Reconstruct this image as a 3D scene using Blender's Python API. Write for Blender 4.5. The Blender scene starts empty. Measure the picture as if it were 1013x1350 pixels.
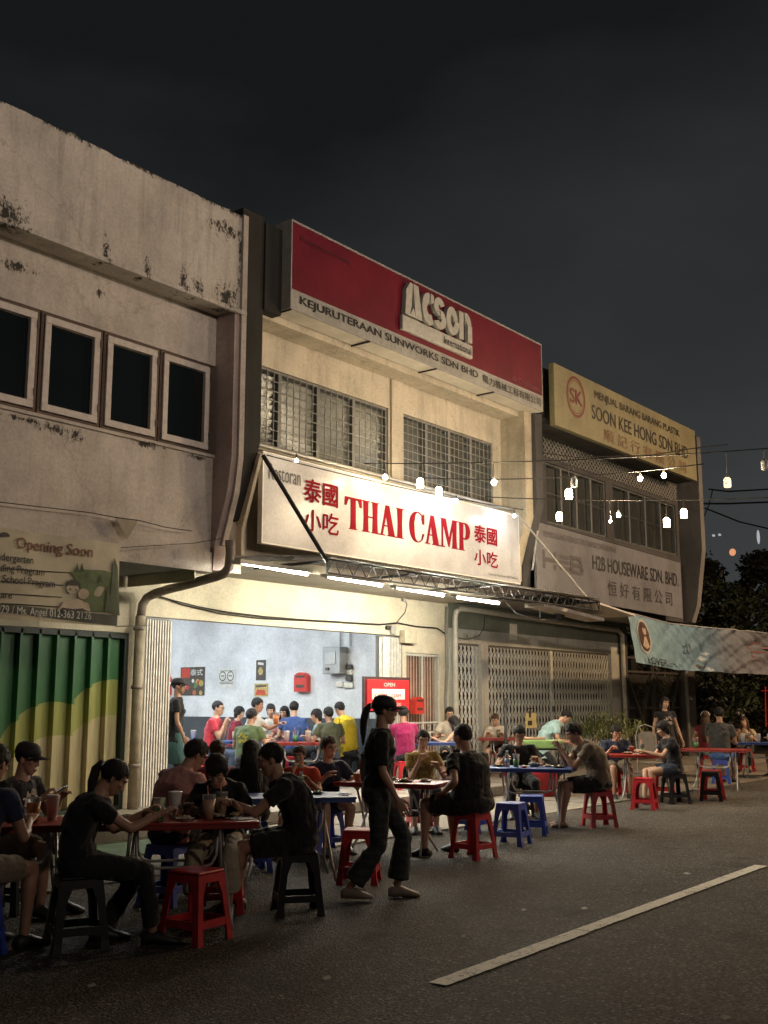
import bpy, bmesh, math, random
from mathutils import Vector, Matrix, noise
random.seed(7)
R_ = math.radians
sc = bpy.context.scene
col = sc.collection
# ------------------------------------------------------------------ camera
F_, CX, CY, EYE = 1450.0, 506.5, 675.0, 1.58
PITCH = math.atan(250 / F_)
YAW = math.atan(1144 / math.hypot(F_, 250))
cam_d = bpy.data.cameras.new('camera')
cam = bpy.data.objects.new('camera', cam_d)
col.objects.link(cam)
cam.location = (0, 0, EYE)
cam.rotation_euler = (math.pi / 2 + PITCH, 0, YAW - math.pi / 2)
cam_d.sensor_fit = 'VERTICAL'
cam_d.sensor_height = 24
cam_d.lens = 24 * F_ / 1350
cam_d.clip_end = 800
sc.camera = cam
# ------------------------------------------------------------------ sky
w = bpy.data.worlds.new('World')
sc.world = w
w.use_nodes = True
nt = w.node_tree
nt.nodes.clear()
wo = nt.nodes.new('ShaderNodeOutputWorld')
bg = nt.nodes.new('ShaderNodeBackground')
tc = nt.nodes.new('ShaderNodeTexCoord')
sep = nt.nodes.new('ShaderNodeSeparateXYZ')
mr = nt.nodes.new('ShaderNodeMapRange')
nz = nt.nodes.new('ShaderNodeTexNoise')
nz.inputs['Scale'].default_value = 2.2
nz.inputs['Detail'].default_value = 5
nz.inputs['Roughness'].default_value = .5
mp = nt.nodes.new('ShaderNodeMapping')
mp.inputs['Scale'].default_value = (1, 1, 2.2)
nt.links.new(tc.outputs['Generated'], mp.inputs[0])
nt.links.new(mp.outputs[0], nz.inputs['Vector'])
nt.links.new(tc.outputs['Generated'], sep.inputs[0])
nt.links.new(sep.outputs['Z'], mr.inputs[0])
mr.inputs[1].default_value = 0.0
mr.inputs[2].default_value = 0.55
mr.inputs[3].default_value = 1.0
mr.inputs[4].default_value = 0.0
ad = nt.nodes.new('ShaderNodeMath'); ad.operation = 'MULTIPLY_ADD'
nt.links.new(nz.outputs['Fac'], ad.inputs[0])
ad.inputs[1].default_value = 0.9
nt.links.new(mr.outputs[0], ad.inputs[2])
mr2 = nt.nodes.new('ShaderNodeMapRange')
nt.links.new(ad.outputs[0], mr2.inputs[0])
mr2.inputs[1].default_value = 0.4
mr2.inputs[2].default_value = 1.6
mx = nt.nodes.new('ShaderNodeMix'); mx.data_type = 'RGBA'
nt.links.new(mr2.outputs[0], mx.inputs['Factor'])
mx.inputs['A'].default_value = (.0078, .0092, .0098, 1)
mx.inputs['B'].default_value = (.058, .061, .062, 1)
nt.links.new(mx.outputs['Result'], bg.inputs['Color'])
bg.inputs['Strength'].default_value = 1.0
nt.links.new(bg.outputs[0], wo.inputs[0])
# ------------------------------------------------------------------ exposure / engine
sc.view_settings.view_transform = 'Standard'
sc.view_settings.look = 'None'
sc.view_settings.exposure = 0
sc.view_settings.gamma = 1
sc.view_settings.use_curve_mapping = False
sc.render.engine = 'CYCLES'
sc.cycles.use_denoising = True
sc.cycles.max_bounces = 6
sc.cycles.diffuse_bounces = 3
sc.cycles.transparent_max_bounces = 6
sc.cycles.sample_clamp_indirect = 3
sc.cycles.caustics_reflective = False
sc.cycles.caustics_refractive = False

# ------------------------------------------------------------------ pixel helpers (points on real planes of the place)
_ca, _sa, _ct, _st = math.cos(YAW), math.sin(YAW), math.cos(PITCH), math.sin(PITCH)
CF = Vector((_ca * _ct, _sa * _ct, _st)); CR = Vector((_sa, -_ca, 0)); CU = Vector((-_ca * _st, -_sa * _st, _ct))
def ray(x, y): return CF + CR * ((x - CX) / F_) - CU * ((y - CY) / F_)
def atY(x, y, Y):
    d = ray(x, y); t = Y / d.y
    return Vector((d.x * t, Y, EYE + d.z * t))
def atX(x, y, X):
    d = ray(x, y); t = X / d.x
    return Vector((X, d.y * t, EYE + d.z * t))
def atZ(x, y, z):
    d = ray(x, y); t = (z - EYE) / d.z
    return Vector((d.x * t, d.y * t, z))
def proj(p):
    v = Vector(p) - Vector((0, 0, EYE)); c = v.dot(CF)
    return (CX + F_ * v.dot(CR) / c, CY - F_ * v.dot(CU) / c)

# ------------------------------------------------------------------ materials
def nodes(name):
    m = bpy.data.materials.new(name); m.use_nodes = True
    t = m.node_tree; b = t.nodes['Principled BSDF']
    return m, t, b
def rgba(c): return (c[0], c[1], c[2], 1)
def mul(c, k): return tuple(min(1, x * k) for x in c)
def add_noise(t, scale, detail=4, rough=.6, mapscale=None, coord='Object'):
    tc = t.nodes.new('ShaderNodeTexCoord'); n = t.nodes.new('ShaderNodeTexNoise')
    n.inputs['Scale'].default_value = scale; n.inputs['Detail'].default_value = detail; n.inputs['Roughness'].default_value = rough
    if mapscale:
        mp = t.nodes.new('ShaderNodeMapping'); mp.inputs['Scale'].default_value = mapscale
        t.links.new(tc.outputs[coord], mp.inputs[0]); t.links.new(mp.outputs[0], n.inputs['Vector'])
    else: t.links.new(tc.outputs[coord], n.inputs['Vector'])
    return n
def ramp(t, src, stops):
    r = t.nodes.new('ShaderNodeValToRGB'); el = r.color_ramp.elements
    while len(el) < len(stops): el.new(.5)
    for e, (p, c) in zip(el, stops):
        e.position = p; e.color = rgba(c) if isinstance(c, tuple) else (c, c, c, 1)
    t.links.new(src, r.inputs[0]); return r
def mixc(t, fac, a, b, mode='MIX'):
    m = t.nodes.new('ShaderNodeMix'); m.data_type = 'RGBA'; m.blend_type = mode
    for s, v in (('Factor', fac), ('A', a), ('B', b)):
        if isinstance(v, (int, float)): m.inputs[s].default_value = v
        elif isinstance(v, tuple): m.inputs[s].default_value = rgba(v)
        else: t.links.new(v, m.inputs[s])
    return m.outputs['Result']
def bump(t, b, h, strength=.3, dist=.01):
    bp = t.nodes.new('ShaderNodeBump'); bp.inputs['Strength'].default_value = strength; bp.inputs['Distance'].default_value = dist
    t.links.new(h, bp.inputs['Height']); t.links.new(bp.outputs[0], b.inputs['Normal'])
MC = {}
def M(name, c=(.5, .5, .5), rough=.6, var=.2, scale=9, bmp=0.0, bs=60, metal=0, mapscale=None, spec=.5, trans=0, coat=0):
    if name in MC: return MC[name]
    m, t, b = nodes(name)
    n = add_noise(t, scale, 5, .6, mapscale)
    r = ramp(t, n.outputs['Fac'], [(.3, mul(c, 1 - var)), (.7, mul(c, 1 + var * .6))])
    t.links.new(r.outputs[0], b.inputs['Base Color'])
    b.inputs['Roughness'].default_value = rough; b.inputs['Metallic'].default_value = metal
    b.inputs['Specular IOR Level'].default_value = spec
    if trans: b.inputs['Transmission Weight'].default_value = trans; b.inputs['IOR'].default_value = 1.2
    if coat: b.inputs['Coat Weight'].default_value = coat
    if bmp:
        n2 = add_noise(t, bs, 4, .6); bump(t, b, n2.outputs['Fac'], bmp, .01)
    MC[name] = m; return m
def EM(name, c, s):
    if name in MC: return MC[name]
    m = bpy.data.materials.new(name); m.use_nodes = True; t = m.node_tree; t.nodes.clear()
    e = t.nodes.new('ShaderNodeEmission'); o = t.nodes.new('ShaderNodeOutputMaterial')
    e.inputs[0].default_value = rgba(c); e.inputs[1].default_value = s; t.links.new(e.outputs[0], o.inputs[0])
    MC[name] = m; return m
def wallmat(name, c, dirt=(.12, .1, .075), amount=.5, mould=0.0, rough=.85, bmp=.35, stain=None, crack=.22, spots=None, spotfn=None):
    """painted plaster: blotches, rain streaks, hairline cracks, flaked spots, black mould"""
    m, t, b = nodes(name)
    n1 = add_noise(t, 1.3, 6, .62); n2 = add_noise(t, 2.6, 5, .65, (3.2, 3.2, .28)); n3 = add_noise(t, 26, 4, .6)
    r1 = ramp(t, n1.outputs['Fac'], [(.32, mul(c, .74)), (.62, mul(c, 1.07))])
    r2 = ramp(t, n2.outputs['Fac'], [(.5, 0.0), (.78, amount)])
    c1 = mixc(t, r2.outputs[0], r1.outputs[0], dirt)
    r3 = ramp(t, n3.outputs['Fac'], [(.3, .82), (.65, 1.0)])
    c2 = mixc(t, 1.0, c1, r3.outputs[0], 'MULTIPLY')
    v = t.nodes.new('ShaderNodeTexVoronoi'); v.feature = 'DISTANCE_TO_EDGE'; v.inputs['Scale'].default_value = .55
    tcn = t.nodes.new('ShaderNodeTexCoord'); wn = add_noise(t, 2.5, 5, .7)
    wm = t.nodes.new('ShaderNodeMix'); wm.data_type = 'VECTOR'; wm.inputs['Factor'].default_value = .35
    t.links.new(tcn.outputs['Object'], wm.inputs['A']); t.links.new(wn.outputs['Color'], wm.inputs['B']); t.links.new(wm.outputs['Result'], v.inputs['Vector'])
    rc = ramp(t, v.outputs['Distance'], [(.0, crack), (.006, 0.0)])
    c2 = mixc(t, rc.outputs[0], c2, (.05, .04, .03))
    fl = add_noise(t, 1.7, 8, .72); rf = ramp(t, fl.outputs['Fac'], [(.665, 0.0), (.675, .7)])
    c2 = mixc(t, rf.outputs[0], c2, stain or mul(c, .55))
    if mould:
        m1 = add_noise(t, 24, 6, .8, (1, 1, .55)); m2 = add_noise(t, .9, 4, .6)
        mm = t.nodes.new('ShaderNodeMath'); mm.operation = 'MULTIPLY'
        ra = ramp(t, m1.outputs['Fac'], [(.53, 0.0), (.62, 1.0)]); rb = ramp(t, m2.outputs['Fac'], [(.56 - .1 * mould, 0.0), (.68, mould)])
        t.links.new(ra.outputs[0], mm.inputs[0]); t.links.new(rb.outputs[0], mm.inputs[1])
        c2 = mixc(t, mm.outputs[0], c2, (.015, .016, .012))
    if spots:
        sn = add_noise(t, 17, 6, .85, (1, 1, .6)); acc = None
        for sx, sz, rx, rz in spots:
            q = t.nodes.new('ShaderNodeVectorMath'); q.operation = 'SUBTRACT'; t.links.new(tcn.outputs['Object'], q.inputs[0]); q.inputs[1].default_value = (sx, 0, sz)
            q2 = t.nodes.new('ShaderNodeVectorMath'); q2.operation = 'MULTIPLY'; t.links.new(q.outputs[0], q2.inputs[0]); q2.inputs[1].default_value = (1 / rx, 0, 1 / rz)
            l = t.nodes.new('ShaderNodeVectorMath'); l.operation = 'LENGTH'; t.links.new(q2.outputs[0], l.inputs[0])
            mr_ = t.nodes.new('ShaderNodeMapRange'); t.links.new(l.outputs['Value'], mr_.inputs[0]); mr_.inputs[1].default_value = 1; mr_.inputs[2].default_value = 0; mr_.inputs[3].default_value = 0; mr_.inputs[4].default_value = .225
            if acc is None: acc = mr_.outputs[0]
            else:
                mm = t.nodes.new('ShaderNodeMath'); mm.operation = 'MAXIMUM'; t.links.new(acc, mm.inputs[0]); t.links.new(mr_.outputs[0], mm.inputs[1]); acc = mm.outputs[0]
        sm = t.nodes.new('ShaderNodeMath'); sm.operation = 'ADD'; t.links.new(acc, sm.inputs[0]); t.links.new(sn.outputs['Fac'], sm.inputs[1])
        gt = ramp(t, sm.outputs[0], [(.60, 0.0), (.68, .95)]); gm = t.nodes.new('ShaderNodeMath'); gm.operation = 'MULTIPLY'
        g2 = t.nodes.new('ShaderNodeMath'); g2.operation = 'GREATER_THAN'; t.links.new(acc, g2.inputs[0]); g2.inputs[1].default_value = .004
        t.links.new(gt.outputs[0], gm.inputs[0]); t.links.new(g2.outputs[0], gm.inputs[1])
        c2 = mixc(t, gm.outputs[0], c2, (.018, .017, .013))
    t.links.new(c2, b.inputs['Base Color']); b.inputs['Roughness'].default_value = rough
    b.inputs['Specular IOR Level'].default_value = .25
    hs = t.nodes.new('ShaderNodeMath'); hs.operation = 'MULTIPLY_ADD'
    t.links.new(n3.outputs['Fac'], hs.inputs[0]); hs.inputs[1].default_value = .35; t.links.new(fl.outputs['Fac'], hs.inputs[2])
    bump(t, b, hs.outputs[0], bmp, .03)
    MC[name] = m; return m

# ------------------------------------------------------------------ mesh helpers
class MB:
    def __init__(s): s.v = []; s.f = []; s.m = []
    def add(s, vs, fs, mi=0):
        o = len(s.v); s.v += [Vector(v) for v in vs]; s.f += [[i + o for i in f] for f in fs]; s.m += [mi] * len(fs); return s
    def box(s, x0, x1, y0, y1, z0, z1, mi=0):
        vs = [(x, y, z) for z in (z0, z1) for y in (y0, y1) for x in (x0, x1)]
        return s.add(vs, [(0, 2, 3, 1), (4, 5, 7, 6), (0, 1, 5, 4), (2, 6, 7, 3), (0, 4, 6, 2), (1, 3, 7, 5)], mi)
    def prism(s, poly, axis, a, b, mi=0):
        """poly in the two remaining axes, extruded along axis from a to b"""
        n = len(poly)
        def P(p, t): return (t, p[0], p[1]) if axis == 'x' else (p[0], t, p[1]) if axis == 'y' else (p[0], p[1], t)
        vs = [P(p, a) for p in poly] + [P(p, b) for p in poly]
        fs = [list(range(n))[::-1], list(range(n, 2 * n))] + [(i, (i + 1) % n, n + (i + 1) % n, n + i) for i in range(n)]
        return s.add(vs, fs, mi)
    def loft(s, rings, n=12, mi=0):
        """rings: (centre, ax, ay) half-axes vectors"""
        vs = []
        for c, ax, ay in rings:
            for k in range(n):
                a = 2 * math.pi * k / n; vs.append(Vector(c) + Vector(ax) * math.cos(a) + Vector(ay) * math.sin(a))
        fs = []
        for i in range(len(rings) - 1):
            for k in range(n):
                a, b2 = i * n + k, i * n + (k + 1) % n; fs.append((a, b2, b2 + n, a + n))
        fs.append(list(range(n))[::-1]); fs.append([(len(rings) - 1) * n + k for k in range(n)])
        return s.add(vs, fs, mi)
    def tube(s, pts, r, n=8, mi=0, round_=False):
        pts = [Vector(p) for p in pts]
        rs = r if isinstance(r, (list, tuple)) else [r] * len(pts)
        rings = []; prev = None
        for i, p in enumerate(pts):
            d = (pts[min(i + 1, len(pts) - 1)] - pts[max(i - 1, 0)])
            if d.length < 1e-6: d = Vector((0, 0, 1))
            d.normalize()
            if prev is None:
                u = d.cross(Vector((0, 0, 1)) if abs(d.z) < .9 else Vector((1, 0, 0))); u.normalize()
            else:
                u = prev - d * prev.dot(d)
                u = u.normalized() if u.length > 1e-5 else d.orthogonal().normalized()
            prev = u; v = d.cross(u); rings.append((p, u * rs[i], v * rs[i], d))
        out = []
        if round_:
            p, a, b2, d = rings[0]; R = rs[0]
            out += [(p - d * R * .95, a * .3, b2 * .3), (p - d * R * .6, a * .8, b2 * .8)]
        out += [(p, a, b2) for p, a, b2, d in rings]
        if round_:
            p, a, b2, d = rings[-1]; R = rs[-1]
            out += [(p + d * R * .6, a * .8, b2 * .8), (p + d * R * .95, a * .3, b2 * .3)]
        return s.loft(out, n, mi)
    def ball(s, c, r, n=12, m=8, mi=0, rot=None):
        r = r if isinstance(r, (list, tuple)) else (r, r, r)
        vs = []; c = Vector(c)
        for i in range(1, m):
            ph = math.pi * i / m
            for k in range(n):
                a = 2 * math.pi * k / n
                p = Vector((r[0] * math.sin(ph) * math.cos(a), r[1] * math.sin(ph) * math.sin(a), r[2] * math.cos(ph)))
                vs.append(c + (rot @ p if rot else p))
        fs = []
        for i in range(m - 2):
            for k in range(n):
                a, b2 = i * n + k, i * n + (k + 1) % n; fs.append((a, a + n, b2 + n, b2))
        tp = Vector((0, 0, r[2])); vs += [c + (rot @ tp if rot else tp), c - (rot @ tp if rot else tp)]
        t = len(vs) - 2
        for k in range(n):
            fs.append((t, k, (k + 1) % n)); fs.append((t + 1, (m - 2) * n + (k + 1) % n, (m - 2) * n + k))
        return s.add(vs, fs, mi)
    def xf(s, mat):
        s.v = [mat @ v for v in s.v]; return s
    def mesh(s, name, mats, smooth=False):
        me = bpy.data.meshes.new(name); me.from_pydata([tuple(v) for v in s.v], [], [tuple(f) for f in s.f])
        for m in (mats if isinstance(mats, (list, tuple)) else [mats]): me.materials.append(m)
        if max(s.m, default=0): me.polygons.foreach_set('material_index', s.m)
        if smooth: me.polygons.foreach_set('use_smooth', [True] * len(s.f))
        me.update(); return me
    def obj(s, name, mats, parent=None, smooth=False, bevel=0, seg=2, **props):
        me = s.mesh(name, mats, smooth)
        if bevel:
            bm = bmesh.new(); bm.from_mesh(me)
            bmesh.ops.remove_doubles(bm, verts=bm.verts, dist=1e-5)
            es = [e for e in bm.edges if len(e.link_faces) == 2 and e.calc_face_angle(0) > .5]
            bmesh.ops.bevel(bm, geom=es, offset=bevel, segments=seg, affect='EDGES', profile=.5, clamp_overlap=True)
            bm.to_mesh(me); bm.free()
        o = bpy.data.objects.new(name, me); col.objects.link(o)
        if parent: o.parent = parent
        for k, v in props.items(): o[k] = v
        return o
def smooth_angle(o, a=40):
    me = o.data; me.polygons.foreach_set('use_smooth', [True] * len(me.polygons))
    bm = bmesh.new(); bm.from_mesh(me)
    for e in bm.edges:
        e.smooth = not (len(e.link_faces) == 2 and e.calc_face_angle(0) > R_(a))
    bm.to_mesh(me); bm.free(); return o
def tag(o, label=None, cat=None, group=None, kind=None):
    if label: o['label'] = label
    if cat: o['category'] = cat
    if group: o['group'] = group
    if kind: o['kind'] = kind
    return o
def empty(name, loc=(0, 0, 0), rz=0, label=None, cat=None, group=None):
    o = bpy.data.objects.new(name, None); col.objects.link(o); o.location = loc; o.rotation_euler = (0, 0, rz); o.empty_display_size = .1
    return tag(o, label, cat, group)
def kids(o): return [c for c in bpy.data.objects if c.parent == o]
def copy_tree(o, loc, rz, label, group=None, mats=None):
    c = o.copy(); col.objects.link(c); c.location = loc; c.rotation_euler = (0, 0, rz); c['label'] = label
    if group: c['group'] = group
    for ch in KIDS[o.name]:
        d = ch.copy(); col.objects.link(d); d.parent = c
        if mats:
            for k, m in enumerate(mats.get(ch.name.split('.')[0], mats.get('*', []))):
                d.material_slots[k].link = 'OBJECT'; d.material_slots[k].material = m
    return c
KIDS = {}
def text(s, mat, size=1.0, bold=0.0, name='lettering', parent=None, fit=None, origin=(0, 0, 0), depth=.004, space=1.0, face='-y', shear=0.0, fitmode='both'):
    """flat lettering on a wall whose front faces -y; fit=(width,height) scales the outline's box, origin = its lower left corner"""
    cu = bpy.data.curves.new('t', 'FONT'); cu.body = s; cu.size = size; cu.resolution_u = 3; cu.space_character = space; cu.shear = shear
    o = bpy.data.objects.new('t', cu); col.objects.link(o)
    bpy.context.view_layer.update()
    me = bpy.data.meshes.new_from_object(o.evaluated_get(bpy.context.evaluated_depsgraph_get()))
    bpy.data.objects.remove(o); bpy.data.curves.remove(cu)
    xs = [v.co.x for v in me.vertices]; ys = [v.co.y for v in me.vertices]
    if not xs: print('EMPTY TEXT', s); return None
    x0, x1, y0, y1 = min(xs), max(xs), min(ys), max(ys)
    sx = sy = 1
    if fit:
        sx = fit[0] / (x1 - x0); sy = fit[1] / (y1 - y0) if fit[1] else sx
    ox, oy, oz = origin
    for v in me.vertices:
        v.co = (ox + (v.co.x - x0) * sx, oy - depth, oz + (v.co.y - y0) * sy)
    if bold:
        base = [v.co.copy() for v in me.vertices]; fs = [tuple(p.vertices) for p in me.polygons]; B2 = MB(); kx, kz = bold * .55 * sx * size, bold * .45 * sy * size
        for i, (dx, dz) in enumerate(((0, 0), (kx, 0), (-kx, 0), (0, kz), (0, -kz))): B2.add([c + Vector((dx, -.0006 * i, dz)) for c in base], fs)
        bpy.data.meshes.remove(me); me = B2.mesh(name, [])
    me.materials.clear(); me.materials.append(mat); me.name = name
    r = bpy.data.objects.new(name, me); col.objects.link(r)
    if parent: r.parent = parent
    return r
def flat(polys, mat, name, parent, Y, step=.0012):
    """flat print pieces (x,z polygons) on a -y facing surface, each a hair proud of the last"""
    b = MB()
    for i, p in enumerate(polys):
        yy = Y - .003 - step * i
        b.add([(x, yy, z) for x, z in p], [list(range(len(p)))])
    return b.obj(name, mat, parent)
def disc(cx, cz, rx, rz, n=28, a0=0, a1=360):
    full = a1 - a0 >= 360
    return [(cx + rx * math.cos(R_(a0 + (a1 - a0) * k / n)), cz + rz * math.sin(R_(a0 + (a1 - a0) * k / n))) for k in range(n + (0 if full else 1))]
# ================================================================== LIGHTS out of view (a street lamp and added facade floodlights)
def lamp_post(name, x, y, h, label, power, colr, rz, size=.5, tilt=0, spread=180):
    root = empty(name, (x, y, 0), rz, label, 'street lamp', 'street lamps along the road')
    MB().tube([(0, 0, 0), (0, 0, h * .5), (0, 0, h)], [.09, .075, .06], 10).obj('pole', M('galv_pole', (.3, .3, .3), .5, metal=.6), root, True)
    MB().tube([(0, 0, h - .05), (.5, 0, h + .15), (1.3, 0, h + .2)], .035, 8).obj('arm', M('galv_pole'), root, True)
    MB().box(1.2, 1.8, -.14, .14, h + .14, h + .26).obj('lamp_head', M('lamp_grey', (.2, .2, .2), .5), root, bevel=.02)
    MB().box(1.25, 1.75, -.11, .11, h + .125, h + .138).obj('lens', EM('lamp_lens', (1, .75, .5), 6), root)
    l = bpy.data.lights.new('post_light', 'AREA'); l.energy = power; l.color = colr; l.shape = 'DISK'; l.size = size; l.spread = R_(spread)
    o = bpy.data.objects.new('post_light', l); col.objects.link(o); o.parent = root; o.location = (1.5, 0, h + .1); o.rotation_euler = (0, tilt, 0)
    return root
# ================================================================== GROUND
def asphalt():
    m, t, b = nodes('asphalt')
    n1 = add_noise(t, .5, 5, .6); n2 = add_noise(t, 38, 4, .8); n3 = add_noise(t, 7, 5, .65)
    v = t.nodes.new('ShaderNodeTexVoronoi'); v.inputs['Scale'].default_value = 60; tc = t.nodes.new('ShaderNodeTexCoord'); t.links.new(tc.outputs['Object'], v.inputs['Vector'])
    r1 = ramp(t, n1.outputs['Fac'], [(.3, (.050, .044, .037)), (.7, (.095, .083, .069))])
    r2 = ramp(t, n2.outputs['Fac'], [(.38, .25), (.5, .9), (.62, 2.3)])
    c = mixc(t, 1.0, r1.outputs[0], r2.outputs[0], 'MULTIPLY')
    r3 = ramp(t, v.outputs['Color'], [(.78, 0.0), (.86, .8)])
    c = mixc(t, r3.outputs[0], c, (.26, .23, .19))
    r4 = ramp(t, n3.outputs['Fac'], [(.35, .72), (.6, 1.06)])
    c = mixc(t, 1.0, c, r4.outputs[0], 'MULTIPLY')
    n5 = add_noise(t, 1.5, 6, .7); r5 = ramp(t, n5.outputs['Fac'], [(.56, 0.0), (.70, .75)]); c = mixc(t, r5.outputs[0], c, (.022, .019, .016))
    n6 = add_noise(t, .22, 3, .5, (.25, 1.6, 1)); r6 = ramp(t, n6.outputs['Fac'], [(.35, .75), (.65, 1.25)]); c = mixc(t, 1.0, c, r6.outputs[0], 'MULTIPLY')
    t.links.new(c, b.inputs['Base Color']); b.inputs['Roughness'].default_value = .82; b.inputs['Specular IOR Level'].default_value = .35
    a = t.nodes.new('ShaderNodeMath'); a.operation = 'ADD'; t.links.new(n2.outputs['Fac'], a.inputs[0]); t.links.new(v.outputs['Distance'], a.inputs[1])
    bump(t, b, a.outputs[0], 1.0, .02)
    return m
ASPH = asphalt()
CONC = wallmat('apron_concrete', (.24, .215, .18), (.07, .065, .05), .5, rough=.85, bmp=.3)
MB().add([(-60, -60, -.004), (260, -60, -.004), (260, 200, -.004), (-60, 200, -.004)], [(0, 1, 2, 3)]).obj('ground', M('soil', (.06, .055, .045), .95), kind='structure')
b = MB(); random.seed(3)
b.add([(-40, -9, 0), (120, -9, 0), (120, 8.1, 0), (-40, 8.1, 0)], [(0, 1, 2, 3)]).obj('road', ASPH, kind='structure')
# older patch across the near lane, with its sealed joint
MB().add([(-10, -4, .004), (60, -1.6, .004), (60, 3.45, .004), (7.6, 2.72, .004), (-10, 2.3, .004)], [(0, 1, 2, 3, 4)]).obj('road_patch', ASPH, kind='structure')
# worn white centre line
def paintmat():
    m, t, b = nodes('road_paint'); n = add_noise(t, 38, 5, .75); n2 = add_noise(t, 4, 4, .7)
    ad = t.nodes.new('ShaderNodeMath'); ad.operation = 'MULTIPLY_ADD'; t.links.new(n2.outputs['Fac'], ad.inputs[0]); ad.inputs[1].default_value = .55; t.links.new(n.outputs['Fac'], ad.inputs[2])
    r = ramp(t, ad.outputs[0], [(.60, (.13, .115, .095)), (.72, (.66, .62, .52)), (.95, (.76, .72, .62))]); t.links.new(r.outputs[0], b.inputs['Base Color']); b.inputs['Roughness'].default_value = .8
    bump(t, b, n.outputs['Fac'], .4, .006); return m
PAINT = paintmat()
def line(x0, y0, x1, y1, wd, name='lane_line'):
    d = Vector((x1 - x0, y1 - y0, 0)).normalized(); nn = Vector((-d.y, d.x, 0)) * wd / 2; top = []; bot = []
    L = math.hypot(x1 - x0, y1 - y0); N = int(L / .06)
    for i in range(N + 1):
        p = Vector((x0, y0, .009)) + d * L * i / N; top.append(p + nn * (1 + random.uniform(-.06, .06))); bot.append(p - nn * (1 + random.uniform(-.06, .06)))
    vs = []; fs = []
    for a, c in zip(top, bot): vs += [a, c]
    for i in range(N): fs.append((2 * i, 2 * i + 1, 2 * i + 3, 2 * i + 2))
    MB().add(vs, fs).obj(name, PAINT, kind='structure')
line(5.38, 3.80, 7.2, 3.845, .125); line(7.215, 3.85, 11.05, 3.94, .12)
line(17, 4.1, 21.5, 4.2, .12); line(-1.5, 3.62, 1.4, 3.7, .12)
# concrete apron and walkway slabs (each slab a piece)
ap = empty('apron'); ap['kind'] = 'structure'
for i in range(22):
    x0 = -8 + i * 2.4
    MB().box(x0, x0 + 2.388, 8.1 + .04 * math.sin(i * 2.1), 10.28, -.1, .012 + .006 * (i % 3)).obj('slab', CONC, ap)
MB().box(-8, 44, 10.284, 10.44, -.1, .155).obj('kerb', wallmat('kerb_conc', (.3, .28, .24), mould=.6, amount=.6), kind='structure')
wk = empty('walkway'); wk['kind'] = 'structure'
for i in range(28):
    x0 = -4 + i * 1.25
    MB().box(x0, x0 + 1.242, 10.444, 12.19, -.1, .148 + .002 * (i % 2)).obj('slab', M('walk_tile', (.27, .24, .2), .6, .25, 4, .2), wk)
# green worn floor paint in front of the shutter
MB().box(4.0, 9.8, 9.2, 10.27, -.05, .034).obj('painted_floor', M('green_floor', (.05, .10, .035), .75, .5, 3, .2), kind='structure')
# gully grate row along the kerb
gr = empty('drain_cover', (0, 0, 0), 0, 'steel grating strip over the drain beside the walkway kerb', 'drain cover')
b = MB(); b.box(6, 24, 10.12, 10.14, .012, .04); b.box(6, 24, 10.25, 10.27, .012, .04)
for i in range(0, 450): b.box(6 + i * .04, 6.012 + i * .04, 10.142, 10.248, .016, .036)
b.obj('grate_bars', M('rust_steel', (.1, .08, .06), .6, .4, 20, metal=.5), gr, kind='stuff')

# ================================================================== LEFT BUILDING (x < 10.2)
W_LEFT = wallmat('left_plaster', (.58, .53, .47), (.3, .26, .21), .4, mould=.15, stain=(.25, .2, .16), spots=[(p.x - 5, p.z, rx, rz) for p, rx, rz in ((atY(70, 565, 10.55), .35, .10), (atY(100, 574, 10.55), .2, .12), (atY(190, 585, 10.55), .4, .06), (atY(30, 552, 10.55), .4, .05), (atY(260, 603, 10.55), .3, .05), (atY(130, 385, 10.55), .12, .12), (atY(20, 350, 10.55), .4, .10))])
_sp = [(atY(x, y, 10.2), rx, rz) for x, y, rx, rz in ((140, 333, .10, .3), (193, 358, .09, .26), (12, 285, .35, .35), (243, 368, .12, .3), (300, 393, .3, .3), (318, 340, .10, .8), (262, 380, .15, .2), (300, 303, .5, .18))] + [(Vector((x, 0, 8.12)), .75, .075) for x in (-3, -1.5, 0, 1.2, 2.4, 3.6, 4.8, 5.9, 7.1, 8.2, 9.3, 10)]
W_PAR = wallmat('left_parapet', (.56, .52, .46), (.22, .2, .17), .6, mould=.2, spots=[(p.x - 5, p.z, rx, rz) for p, rx, rz in _sp])
W_PINK = wallmat('left_fin', (.46, .37, .34), (.28, .22, .19), .4, mould=0)
W_CREAM = wallmat('cream_wall', (.60, .545, .41), (.36, .31, .21), .2, mould=.1, bmp=.12, crack=.12)
W_REST = wallmat('restaurant_wall', (.56, .50, .39), (.28, .23, .16), .55, mould=.45)
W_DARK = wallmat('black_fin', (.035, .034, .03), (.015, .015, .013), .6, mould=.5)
W_GREY = wallmat('grey_wall', (.08, .079, .078), (.08, .08, .075), .5, mould=.3)
W_GREYL = wallmat('grey_beam', (.42, .41, .36), (.16, .15, .12), .4, mould=0, bmp=.15)
W_GGRN = wallmat('greygreen_wall', (.155, .165, .125), (.09, .09, .07), .4, mould=0, bmp=.15)
LB = empty('terrace_house', (5, 11, 0), 0, 'weathered cream shophouse with four white-framed windows above a green shutter', 'building')
def part(mb, name, mat, root, bevel=0, **k):
    inv = Matrix.Translation(-root.location); mb.xf(inv); return mb.obj(name, mat, root, bevel=bevel, **k)
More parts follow.
